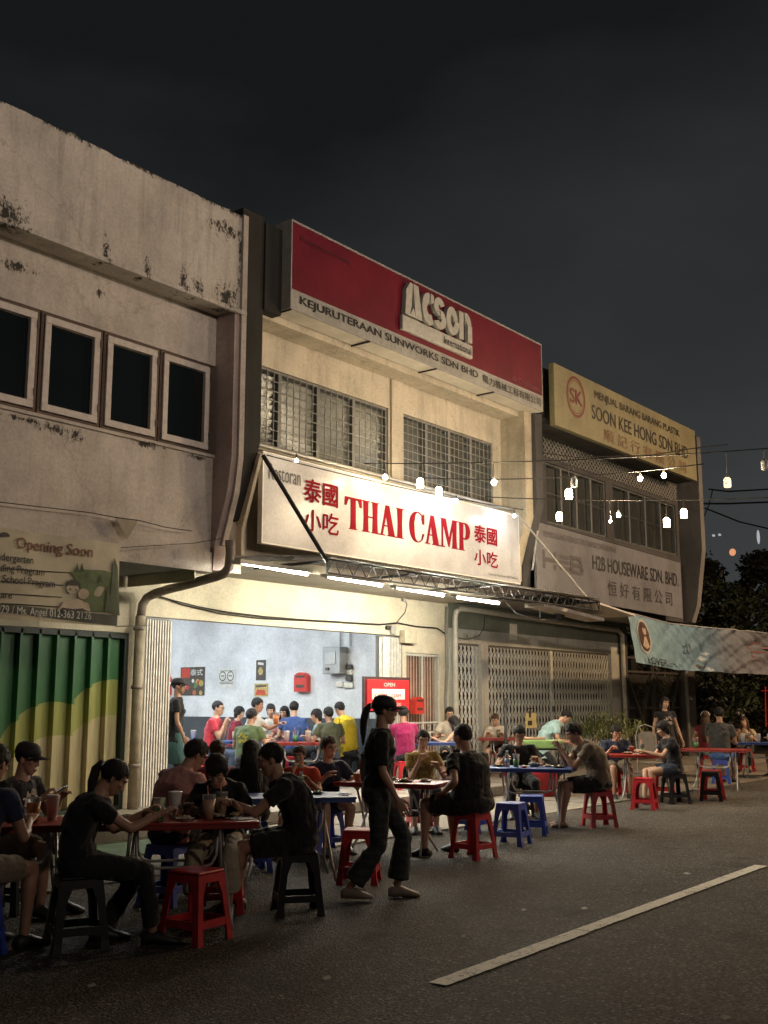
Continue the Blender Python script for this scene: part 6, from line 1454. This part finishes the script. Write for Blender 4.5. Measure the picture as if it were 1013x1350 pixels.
    if glasses:
        b = MB()
        for sg in (-1, 1):
            b.tube([(sg * .033 + .019 * math.cos(t * .628), .099 - abs(.03 * math.cos(t * .628) ** 2) * .1, .010 + .015 * math.sin(t * .628)) for t in range(11)], .0018, 5); b.tube([(sg * .052, .095, .014), (sg * .078, .03, .012), (sg * .08, -.01, .006)], .0018, 5)
        b.tube([(-.014, .101, .013), (.014, .101, .013)], .0018, 5); b.xf(MH).obj('glasses', M('glasses_frame', (.05, .04, .035), .3), root)
    # shirt
    shirt = shirt or cloth_m('tee_black', (.014, .014, .016))
    b = MB(); torso(b, .017, 0, .985, .075 if pose == 'sit' else .10, .01); pt, ax, ay = tor(.86)
    if fem:
        for sg in (-1, 1): p, ax, ay = tor(.64); b.ball(p + ax * sg * .062 * s + Vector((0, .09 * s, 0)), .057 * s, 10, 8)
    for sg, sh, el, wr, hk in arms:
        end = sh.lerp(el, min(1, sleeves)); pts = [shp + sax * sg * SW * .4, sh + Vector((0, 0, .004)), sh.lerp(el, .3), end]; rd = [.066 * s, .069 * s, .066 * s, .063 * s]
        if fem: rd = [x * .9 for x in rd]
        if sleeves <= .1: continue
        if longsl: pts = [pts[0], pts[1], sh.lerp(el, .5), el]; b.tube(pts, [.066 * s, .066 * s, .056 * s, .05 * s], 12, round_=True); b.tube([el, el.lerp(wr, .55)], [.05 * s, .043 * s], 12, round_=True)
        else: b.tube(pts, rd, 12)
    b.tube([nb - nd * .06, nb - nd * .005], [.09 * s, .066 * s], 12)
    me = remesh_eval(b, .012 if fine else .018, 2, .036 if fine else .028, .075); me.materials.clear(); me.materials.append(shirt); me.name = 'shirt'; o = bpy.data.objects.new('shirt', me); col.objects.link(o); o.parent = root
    # trousers / shorts / skirt
    pants = pants or cloth_m('short_black', (.018, .018, .02)); b = MB(); b.ball(pel + Vector((0, -.01, -.015)), (.175 * W * s * fat, .142 * s * fat, .112 * s), 14, 10)
    for sg, hip, kn, an, fd in legs:
        f_ = 1 + (fat - 1) * .6
        if leglen <= 1: e_ = hip.lerp(kn, leglen); b.tube([hip, hip.lerp(kn, .4 * leglen), e_], [.10 * s * f_, .096 * s * f_, .085 * s * f_ if leglen < 1 else .072 * s * f_], 12)
        else:
            b.tube([hip, hip.lerp(kn, .4), kn], [.10 * s * f_, .09 * s * f_, .070 * s * f_], 12, round_=True); e_ = kn.lerp(an, leglen - 1); w_ = .062 if skirt != 'wide' else .095; b.tube([kn, kn.lerp(e_, .5), e_], [.068 * s * f_, .062 * s if skirt != 'wide' else .085, w_ * s], 12)
    if skirt == 'skirt':
        (s1, h1, k1, a1, f1), (s2, h2, k2, a2, f2) = legs; km = (k1 + k2) / 2; am = (a1 + a2) / 2
        b.loft([(pel, Vector((.18, 0, 0)), Vector((0, .14, .02))), (pel.lerp(km, .6), Vector((.19, 0, 0)), Vector((0, .03, .11))), (km + Vector((0, .02, .0)), Vector((.19, 0, 0)), Vector((0, .08, .06))), (km.lerp(am, .5), Vector((.2, 0, 0)), Vector((0, .09, 0))), (km.lerp(am, .8), Vector((.22, 0, 0)), Vector((0, .1, 0)))], 20)
    me = remesh_eval(b, .013 if fine else .02, 2, .026, .065); me.materials.clear(); me.materials.append(pants); me.name = 'shorts' if leglen <= 1 else 'trousers'; o = bpy.data.objects.new(me.name, me); col.objects.link(o); o.parent = root
    # shoes
    shm = shoe or M('shoe_black', (.02, .02, .02), .5)
    for sg, hip, kn, an, fd in legs:
        b = MB(); sd = Vector((fd.y, -fd.x, 0)); z0 = an.z - .085
        if sandals:
            b.loft([(an - fd * .07 + up * (-.08), sd * .032 * s, up * .01), (an - fd * .02 - up * .08, sd * .038 * s, up * .01), (an + fd * .09 - up * .08, sd * .05 * s, up * .01), (an + fd * .17 - up * .08, sd * .035 * s, up * .01)], 12); b.tube([an + fd * .07 + sd * .05 - up * .07, an + fd * .085 - up * .018, an + fd * .07 - sd * .05 - up * .07], .012, 8)
        else: b.loft([(an - fd * .072 - up * .045, sd * .030 * s, up * .034), (an - fd * .04 - up * .035, sd * .042 * s, up * .046), (an + fd * .03 - up * .035, sd * .045 * s, up * .045), (an + fd * .10 - up * .052, sd * .050 * s, up * .031), (an + fd * .175 - up * .064, sd * .042 * s, up * .019), (an + fd * .19 - up * .07, sd * .02 * s, up * .01)], 14)
        b.obj('sandal' if sandals else 'shoe', shm, root, True)
    if strap is not None:
        p0, ax, ay = tor(.93); p1, bx_, by_ = tor(.35); q = []
        for i in range(15):
            t = .32 + .6 * i / 14; p, ax, ay = tor(t); off = strap * (.13 - .24 * (1 - i / 14) ) * s; q.append(p + ax * off + ay * (-1) * (.140 * s))
        b = MB(); pr_ = q
        for i in range(14): d = Vector((.022, 0, 0)); b.add([pr_[i] - d, pr_[i] + d, pr_[i + 1] + d, pr_[i + 1] - d], [(0, 1, 2, 3)])
        b.obj('strap', M('strap_black', (.02, .018, .018), .7), root)
    if print_:
        mat_, back = print_; p, ax, ay = tor(.62); b = MB(); sg = -1 if back else 1; rp = random.Random(5)
        oy = (.142 if not fem else .16) * s * (1 + (fat - 1) * .6); 
        for _ in range(16):
            u, v_ = rp.uniform(-.07, .07), rp.uniform(-.07, .07); w_, h_ = rp.uniform(.012, .035), rp.uniform(.008, .03); c = p + ax * u + Vector((0, sg * oy, 0)) + up * v_; b.add([c - ax * w_ - up * h_, c + ax * w_ - up * h_ * .5, c + ax * w_ * .7 + up * h_, c - ax * w_ * .6 + up * h_ * .8], [(0, 1, 2, 3)])
        b.obj('shirt_print', mat_, root)
    BASES.append((base.copy(), label, pose, face, floor))
    if extra: extra(root, dict(MH=MH, arms=arms, legs=legs, tor=tor))
    if hz < .9 or abs(ts - 1) > .25: print('CHECK', label[:30], 'head z %.2f torso scale %.2f' % (hz, ts))
    return root, dict(MH=MH, arms=arms, legs=legs)
C = cloth_m
T = dict(black=C('tee_black', (.014, .014, .016)), pink=C('shirt_pink', (.42, .20, .175)), navy=C('tee_navy', (.022, .028, .055)), mustard=C('top_mustard', (.30, .21, .065)), brown=C('tee_brown', (.17, .13, .09)), green=C('tee_green', (.085, .115, .05)), olive=C('tee_olive', (.075, .08, .045)), yellow=C('tee_yellow', (.62, .46, .03)),
         blue=C('tee_blue', (.035, .07, .20)), red=C('tee_red', (.42, .035, .05)), magenta=C('shirt_magenta', (.24, .012, .07)), white=C('tee_white', (.58, .56, .50)), cream=C('top_cream', (.55, .48, .38)), mint=C('tee_mint', (.36, .52, .50)), maroon=C('top_maroon', (.18, .02, .035)), grey=C('tee_grey', (.055, .055, .055)), teal=C('apron_teal', (.05, .12, .12)), kred=C('tee_kidred', (.50, .06, .03)),
         khaki=C('short_khaki', (.20, .16, .11)), creamp=C('pant_cream', (.36, .31, .22)), bshort=C('short_blue', (.08, .16, .38)), denim=C('denim', (.05, .065, .10)), darkp=C('pant_dark', (.02, .02, .022)), teals=C('skirt_teal', (.30, .48, .46)), floral=None)
def floral():
    m, t, b = nodes('floral_blouse'); v = t.nodes.new('ShaderNodeTexVoronoi'); v.inputs['Scale'].default_value = 28; tc = t.nodes.new('ShaderNodeTexCoord'); t.links.new(tc.outputs['Object'], v.inputs['Vector'])
    r = ramp(t, v.outputs['Color'], [(.35, (.50, .40, .26)), (.5, (.16, .14, .06)), (.62, (.45, .14, .08)), (.72, (.50, .42, .28))]); t.links.new(r.outputs[0], b.inputs['Base Color']); b.inputs['Roughness'].default_value = .8; return m
T['floral'] = floral()
def plaidm():
    m, t, b = nodes('plaid'); tc = t.nodes.new('ShaderNodeTexCoord'); out = []
    for ax in ('X', 'Z'):
        w_ = t.nodes.new('ShaderNodeTexWave'); w_.bands_direction = ax; w_.inputs['Scale'].default_value = 4.5; w_.inputs['Distortion'].default_value = .6; t.links.new(tc.outputs['Object'], w_.inputs['Vector']); r = ramp(t, w_.outputs['Fac'], [(.72, 0.0), (.9, .5)]); out.append(r.outputs[0])
    c = mixc(t, out[0], (.016, .02, .019), (.04, .045, .04)); c = mixc(t, out[1], c, (.04, .045, .04)); t.links.new(c, b.inputs['Base Color']); b.inputs['Roughness'].default_value = .85; return m
def hp(x, y, Y): return atY(x, y, Y)
CAPB = M('cap_black', (.012, .012, .014), .75)
GRP = 'diners at the street tables'; GRI = 'diners inside the restaurant'
WPR = M('print_pale', (.42, .36, .32), .7); YPR = M('print_yellow', (.45, .38, .06), .7)
# hands relative: x right, y forward, z up from the floor
person('man in glasses cut by the left edge, dark tee, knees bare', hp(-6, 1008, 6.55), 20, lean=.18, shirt=T['navy'], pants=T['khaki'], leglen=.7, glasses=True, fine=True, pitch=22, rh=(.12, .42, .80), lh=(-.1, .45, .80), rf=(.16, .36, .085), lf=(-.1, .42, .085), skin='b', group=GRP)
r_, i_ = person('man in black cap and printed black tee looking at his phone', hp(37, 1001, 7.55), -72, lean=.12, shirt=T['black'], pants=T['khaki'], leglen=.8, cap=CAPB, fine=True, hair='crop', pitch=12, yaw=8, rh=(.10, .34, .86), lh=(-.12, .35, .84), rhand='grip', group=GRP, print_=(WPR, False), skin='b')
w_ = r_.matrix_basis @ Vector((-.0, .42, .90)); o = MB().box(-.036, .036, -.075, .075, 0, .008).obj('phone', M('phone_body', (.02, .02, .02), .3), None, bevel=.003); o.location = w_; o.rotation_euler = (.6, .1, R_(-150)); tag(o, 'lit smartphone held by the man in the black cap', 'phone')
MB().box(-.032, .032, -.07, .07, .0085, .009).obj('screen', EM('phone_screen', (.55, .7, 1), .9), o)
r_, i_ = person('woman with a long ponytail in black eating at the near red table', hp(150, 1026, 6.12), -33, lean=.20, shirt=T['black'], pants=T['darkp'], leglen=1.9, hair='pony', fem=True, fine=True, pitch=38, k=.97, rh=(.08, .52, .84), lh=(-.16, .44, .83), lhand='grip', rhand='grip', rf=(.1, .48, .085), lf=(-.12, .18, .085), skin='b', group=GRP, print_=(M('print_silver', (.3, .3, .3), .5), False))
person('man in pink shirt with a black shoulder strap, seen from behind', hp(258, 996, 6.95), 5, lean=.22, side=.05, shirt=T['pink'], pants=T['darkp'], leglen=1.9, glasses=True, fine=True, pitch=30, yaw=-25, rh=(.2, .36, .80), lh=(-.1, .40, .80), skin='b', group=GRP, strap=-1, fat=1.08)
person('short-haired woman in black drinking from a straw, cream pleated trousers', hp(286, 1016, 6.25), 215, lean=.30, shirt=T['black'], pants=T['creamp'], leglen=1.7, skirt='wide', hair='bob', fem=True, fine=True, pitch=42, k=.95, seat=.44, rh=(.2, .40, .80), lh=(-.17, .42, .82), lhand='grip', rf=(.13, .36, .085), lf=(-.12, .34, .085), skin='b', group=GRP)
person('man in plain black tee and shorts facing left at the near red table', hp(357, 1002, 6.05), 133, lean=.22, shirt=T['black'], pants=T['darkp'], leglen=.80, hair='crop', fine=True, pitch=18, k=1.03, fat=1.06, rh=(.08, .52, .82), lh=(-.15, .56, .85), rf=(.14, .46, .085), lf=(-.08, .54, .085), skin='b', group=GRP)
person('person with long black hair in black, back turned', hp(331, 993, 7.75), 50, lean=.12, shirt=T['black'], pants=T['darkp'], leglen=1.9, hair='long', fem=True, pitch=18, skin='b', group=GRP)
person('person whose brown hair shows over the drinking woman', hp(286, 992, 8.3), 60, lean=.10, shirt=T['maroon'], pants=T['darkp'], leglen=1.9, hair='bun', hairm=HBR, fem=True, pitch=12, skin='a', group=GRP)
person('child in a red tee with a hand at the mouth', hp(395, 996, 8.0), 205, lean=.12, seat=.44, k=.80, shirt=T['kred'], pants=T['darkp'], leglen=.9, pitch=12, rh=(.04, .20, .86), rhand='grip', lh=(-.15, .26, .78), skin='b', group=GRP, hairm=HBR)
person('woman in round glasses and navy tee at the blue table', hp(434, 986, 7.95), 238, lean=.10, shirt=T['navy'], pants=T['darkp'], leglen=.55, hair='bun', hairm=HBR, fem=True, glasses=True, fine=True, pitch=4, yaw=18, rh=(.12, .36, .80), lh=(-.25, .32, .79), rf=(.12, .42, .085), lf=(-.14, .30, .085), skin='a', group=GRP)
person('woman in mustard top holding food to her mouth', hp(558, 976, 8.25), 222, lean=.16, shirt=T['mustard'], pants=T['darkp'], leglen=1.7, hair='bun', fem=True, fine=True, pitch=10, roll=-6, rh=(.06, .28, .86), rhand='grip', lh=(-.16, .34, .80), lhand='relax', skin='a', group=GRP)
person('broad-backed man in a black tee on a red stool', hp(610, 972, 6.62), 78, lean=.14, shirt=T['black'], pants=T['darkp'], leglen=.8, hair='crop', fine=True, pitch=14, k=1.10, fat=1.3, rh=(.16, .40, .80), lh=(-.3, .12, .66), rf=(.12, .42, .085), lf=(-.35, .36, .085), skin='b', group=GRP, shoe=M('slipper_black', (.015, .015, .015), .5))
person('boy in black tee looking down at the blue table', hp(685, 969, 8.15), 218, lean=.16, shirt=T['black'], pants=T['darkp'], leglen=1.6, fine=True, pitch=24, rh=(.24, .34, .80), lh=(-.2, .38, .80), rf=(.15, .38, .085), lf=(-.2, .34, .085), skin='b', group=GRP, glasses=True)
person('man in brown tee with a backpack strap eating with both hands', hp(757, 967, 7.0), 132, lean=.30, shirt=T['brown'], pants=T['darkp'], leglen=.82, fine=True, pitch=24, k=1.05, fat=1.15, rh=(.05, .50, 1.00), rhand='grip', lh=(-.05, .48, .96), lhand='grip', rf=(.12, .46, .085), lf=(-.08, .50, .085), skin='b', sandals=True, group=GRP, strap=-.8)
person('man in navy tee looking down behind the red table', hp(813, 966, 8.45), 222, lean=.18, shirt=T['navy'], pants=T['khaki'], leglen=.8, fine=True, pitch=26, fat=1.06, rh=(.16, .36, .80), lh=(-.2, .38, .80), rhand='grip', skin='b', group=GRP)
person('black-haired woman in black facing left at the red table', hp(874, 961, 7.45), 135, lean=.16, shirt=T['black'], pants=T['denim'], leglen=.6, hair='bob', fem=True, fine=True, pitch=20, rh=(.12, .46, .80), lh=(-.14, .50, .80), rf=(.12, .46, .085), lf=(-.1, .40, .085), skin='a', group=GRP)
person('smiling young woman standing behind the red table, long hair', hp(877, 927, 9.3), 225, pose='stand', lean=.02, shirt=C('vest_black', (.02, .02, .022)), pants=T['darkp'], leglen=1.9, hair='long', fem=True, sleeves=.12, pitch=4, roll=-5, rh=(.30, .08, .82), lh=(-.32, .05, .80), skin='a', group=GRP, print_=(WPR, False))
person('man in dark grey tee and blue shorts with his back turned', hp(948, 942, 8.35), 12, lean=.12, shirt=T['grey'], pants=T['bshort'], leglen=.85, fine=True, pitch=14, yaw=15, k=1.12, fat=1.1, rh=(.18, .40, .80), lh=(-.1, .42, .80), rf=(.18, .46, .085), lf=(-.02, .40, .085), skin='b', group=GRP)
person('woman with a white headband beside the man in blue shorts', hp(930, 946, 9.3), 20, lean=.10, shirt=T['maroon'], pants=T['teals'], leglen=1.5, hair='long', hairm=HBR, fem=True, pitch=12, sleeves=.15, skin='a', group=GRP, extra=lambda root, d: MB().tube([d['MH'] @ Vector((.1 * math.cos(t * .35), -.02, .045 + .09 * math.sin(t * .35))) for t in range(10)], .012, 6).obj('headband', MILK, root, True))
person('long-haired woman in a flowered blouse at the right tables', hp(981, 952, 9.2), 190, lean=.08, shirt=T['floral'], pants=T['darkp'], leglen=1.8, hair='long', hairm=HBR, fem=True, pitch=2, roll=8, rh=(.15, .35, .80), skin='a', group=GRP)
person('diner in beige shorts mostly cut off by the right edge', hp(1030, 950, 8.0), 150, lean=.12, shirt=T['grey'], pants=T['khaki'], leglen=.9, pitch=12, skin='b', group=GRP)
person('woman in a white top eating before the lattice gate', hp(653, 949, 11.75), 205, floor=.15, lean=.16, shirt=T['cream'], pants=T['darkp'], leglen=.6, hair='bun', fem=True, pitch=26, k=.95, rh=(.14, .32, .80), lh=(-.16, .34, .80), skin='a', group='diners on the walkway', hairm=HBR)
person('helper in a mint tee stooping over the dish cart', hp(746, 945, 9.9), -52, pose='stand', lean=.42, shirt=T['mint'], pants=T['darkp'], leglen=1.9, pitch=45, rh=(.18, .46, .86), lh=(-.12, .50, .88), skin='a', k=.97)
person('man in glasses behind the long-haired woman on the walkway', hp(593, 941, 12.0), 222, floor=.15, lean=.12, shirt=T['cream'], pants=T['darkp'], leglen=.9, pitch=14, glasses=True, k=.98, skin='a', group='diners on the walkway')
person('long-haired woman in a sleeveless top leaning over the walkway table', hp(598, 953, 11.15), 95, floor=.15, lean=.20, shirt=T['black'], pants=T['darkp'], leglen=1.5, hair='long', fem=True, sleeves=.05, pitch=24, lh=(-.32, .42, .80), k=.95, skin='a', group='diners on the walkway')
person('diner in a magenta shirt with his back turned', hp(532, 941, 11.3), 52, floor=.15, lean=.10, shirt=T['magenta'], pants=T['darkp'], leglen=1.8, pitch=10, yaw=-20, longsl=True, skin='b', group='diners on the walkway', glasses=True)
# the walking woman
person('woman in black cap walking past in black tee and plaid trousers', hp(508, 937, 5.72), -50, pose='stand', lean=.05, shirt=T['black'], pants=plaidm(), leglen=1.85, skirt='wide', cap=CAPB, hair='pony', fem=True, fine=True, pitch=6, k=.98, rh=(.24, .14, .80), lh=(-.24, -.10, .82), rf=(.08, -.24, .10), lf=(-.08, .15, .085), skin='b', shoe=M('shoe_tan', (.26, .20, .15), .6), sleeves=.85)
# waitress at the opening
def apron(root, d):
    p, ax, ay = d['tor'](0); b = MB(); b.loft([(p + Vector((0, .01, .08)), Vector((.165, 0, 0)), Vector((0, .125, 0))), (p + Vector((0, .01, -.1)), Vector((.185, 0, 0)), Vector((0, .145, 0))), (p + Vector((0, .02, -.36)), Vector((.20, 0, 0)), Vector((0, .16, 0)))], 18); b.obj('apron', T['teal'], root, True)
person('waitress in black cap, black tee and teal apron at the opening', hp(236, 905, 12.3), -45, floor=.15, pose='stand', lean=.03, shirt=T['black'], pants=T['darkp'], leglen=1.9, cap=CAPB, hair='pony', fem=True, pitch=2, yaw=-10, rh=(.22, .14, .92), lh=(-.22, .04, .95), skin='b', extra=apron, k=.98)
I = dict(floor=.15, group=GRI)
person('man in red tee with hands clasped before his mouth', hp(288, 934, 14.6), -62, lean=.12, shirt=T['red'], pants=T['denim'], leglen=1.9, hair='crop', glasses=True, pitch=6, rh=(.05, .26, 1.05), lh=(-.04, .27, 1.03), rhand='grip', lhand='grip', skin='a', k=1.08, **I)
person('diner in maroon half hidden behind the green tee', hp(316, 940, 15.6), -60, lean=.12, shirt=T['maroon'], pants=T['darkp'], leglen=1.9, hair='bob', fem=True, pitch=14, skin='a', **I)
person('man in a green tee with a yellow back print', hp(332, 945, 12.75), 15, lean=.14, shirt=T['green'], pants=T['darkp'], leglen=1.9, pitch=14, yaw=-10, fat=1.12, skin='b', print_=(YPR, True), **I)
person('boy in a white tee reaching for an orange drink', hp(340, 930, 13.9), -55, lean=.10, shirt=T['white'], pants=T['darkp'], leglen=1.6, pitch=10, k=1.04, seat=.50, lh=(-.05, .50, 1.05), lhand='grip', skin='b', **I)
person('diner\'s small dark-haired head beyond the white tee boy', hp(357, 937, 14.6), 215, lean=.10, shirt=T['white'], pants=T['darkp'], leglen=1.6, hair='bob', fem=True, pitch=10, skin='a', **I)
person('man in a blue tee seen from behind under the red mailbox', hp(388, 934, 13.9), 42, lean=.10, shirt=T['blue'], pants=T['darkp'], leglen=1.8, pitch=12, fat=1.08, skin='a', **I)
person('diner in a pink top beyond the blue tee', hp(375, 940, 14.2), 200, lean=.1, shirt=T['pink'], pants=T['darkp'], leglen=1.6, hair='long', fem=True, pitch=10, skin='a', **I)
person('person in an olive tee with back turned at the inside red table', hp(433, 942, 12.75), 62, lean=.12, shirt=T['olive'], pants=T['denim'], leglen=1.8, pitch=12, yaw=10, skin='b', fat=1.05, **I)
person('diner in a pale top facing left between blue and olive tees', hp(417, 944, 13.5), 150, lean=.12, shirt=T['mint'], pants=T['darkp'], leglen=1.8, hair='bob', fem=True, pitch=14, skin='a', **I)
person('diner in a bright yellow tee bending forward', hp(448, 935, 13.05), 88, lean=.22, shirt=T['yellow'], pants=T['darkp'], leglen=1.8, pitch=26, fat=1.15, skin='b', **I)
cup('J', 0, 0, 'tea', 'orange iced tea raised by the white tee boy', 1.35, True, p=Vector(atY(364, 955, 13.3)))

# a stool squarely under everyone who sits
OWN = [('man in glasses cut', 'blue stool at the left edge under the bare-legged man'), ('man in black cap and', 'black stool under the man in the cap'), ('woman with a long ponytail', 'black stool under the ponytailed woman'), ('man in pink shirt', 'blue stool under the pink-shirted man'), ('short-haired woman', 'red stool under the woman drinking through a straw'),
 ('man in plain black', 'black stool under the man in black tee and shorts'), ('person with long black', 'blue stool under the long-haired person in black'), ('woman in round glasses', 'blue stool under the woman in glasses and navy tee'), ('woman in mustard', 'red stool under the woman in the mustard top'), ('broad-backed', 'red stool under the broad-backed man in black'),
 ('boy in black tee', 'black stool under the boy in black'), ('man in brown tee', 'red stool under the man in the brown tee'), ('man in navy tee looking', 'red stool under the navy-shirted man'), ('black-haired woman in black', 'black stool under the black-haired woman'), ('man in dark grey', 'blue stool under the man in blue shorts'), ('diner in beige', 'blue stool at the right edge'),
 ('person whose brown', 'red', 'red stool under the brown-haired person behind the drinking woman'), ('child in a red', 'blue', 'blue stool under the child in red'), ('woman with a white headband', 'red', 'red stool under the woman with the white headband'), ('long-haired woman in a flowered', 'red', 'red stool under the woman in the flowered blouse'),
 ('woman in a white top', 'red', 'red stool of the white-topped woman on the walkway'), ('man in glasses behind', 'blue', 'blue stool under the man in glasses on the walkway'), ('long-haired woman in a sleeveless', 'blue', 'blue stool under the leaning long-haired woman'), ('diner in a magenta', 'red', 'red stool under the magenta-shirted diner'),
 ('man in red tee', 'red', 'red stool under the red-shirted man inside'), ('diner in maroon', 'black', 'black stool under the maroon diner inside'), ('man in a green', 'black', 'black stool under the green tee with yellow print'), ('boy in a white', 'red', 'red stool under the white tee boy inside'), ("diner's small", 'black', 'black stool under the small-headed diner beyond the white tee boy'),
 ('man in a blue', 'red', 'red stool under the blue tee man inside'), ('diner in a pink', 'blue', 'blue stool under the pink-topped diner inside'), ('person in an olive', 'black', 'black stool under the olive tee diner inside'), ('diner in a pale', 'blue', 'blue stool under the pale-topped diner inside'), ('diner in a bright', 'black', 'black stool under the yellow tee diner')]
for w_ in OWN:
    p, l_, po, fa, fl_ = next(b_ for b_ in BASES if b_[1].startswith(w_[0]))
    if len(w_) == 2: o = STOOLS[w_[1]]; o.location = (p.x, p.y, fl_); o.rotation_euler = (0, 0, R_(fa + 8))
    else: stool(p.x, p.y, R_(fa + 5), w_[1], w_[2], z=fl_)
lamp_post('post_lamp', 27.5, -.6, 8.0, 'tall street lamp on the far kerb further up the road', 2000, (1, .66, .38), R_(120), .5, R_(-25))
lamp_post('post_lamp', 4.5, -13.0, 7.0, 'unseen floodlight across the road behind the camera, aimed at the facade', 440, (1, .80, .66), R_(85), .6, R_(-106), 84)  # added floodlight, aimed up and narrowed to light the facade, not the diners
lamp_post('post_lamp', 18.5, -12.0, 7.5, 'second unseen floodlight across the road, aimed at the facade', 330, (1, .80, .66), R_(90), .6, R_(-98), 96)  # another added floodlight, tilted up to brighten the upper walls further along

rr = random.Random(21)
for k, (x_, y_, s_) in enumerate(((955, 1342, .03), (690, 1200, .025), (770, 1198, .03), (905, 1152, .035), (430, 1290, .03), (120, 1300, .03), (610, 1235, .02))):
    p = atZ(x_, y_, .006); b = MB().add([(-s_, -s_ * .5, 0), (s_ * .6, -s_, .004), (s_, s_ * .4, .012), (-s_ * .3, s_ * .8, .003)], [(0, 1, 2, 3)]); o = b.obj('litter', M('litter_pale', (.4, .38, .33), .8)); o.location = p
    tag(o, ['pale scrap of litter at the bottom right corner', 'small scrap of litter left of the lane line', 'scrap of litter between stools and lane line', 'scrap of litter near the lane line\'s far end', 'scrap on the dark asphalt below the walking woman', 'scrap on the asphalt before the left stools', 'tiny scrap right of the broad-backed man\'s stool'][k], 'litter')
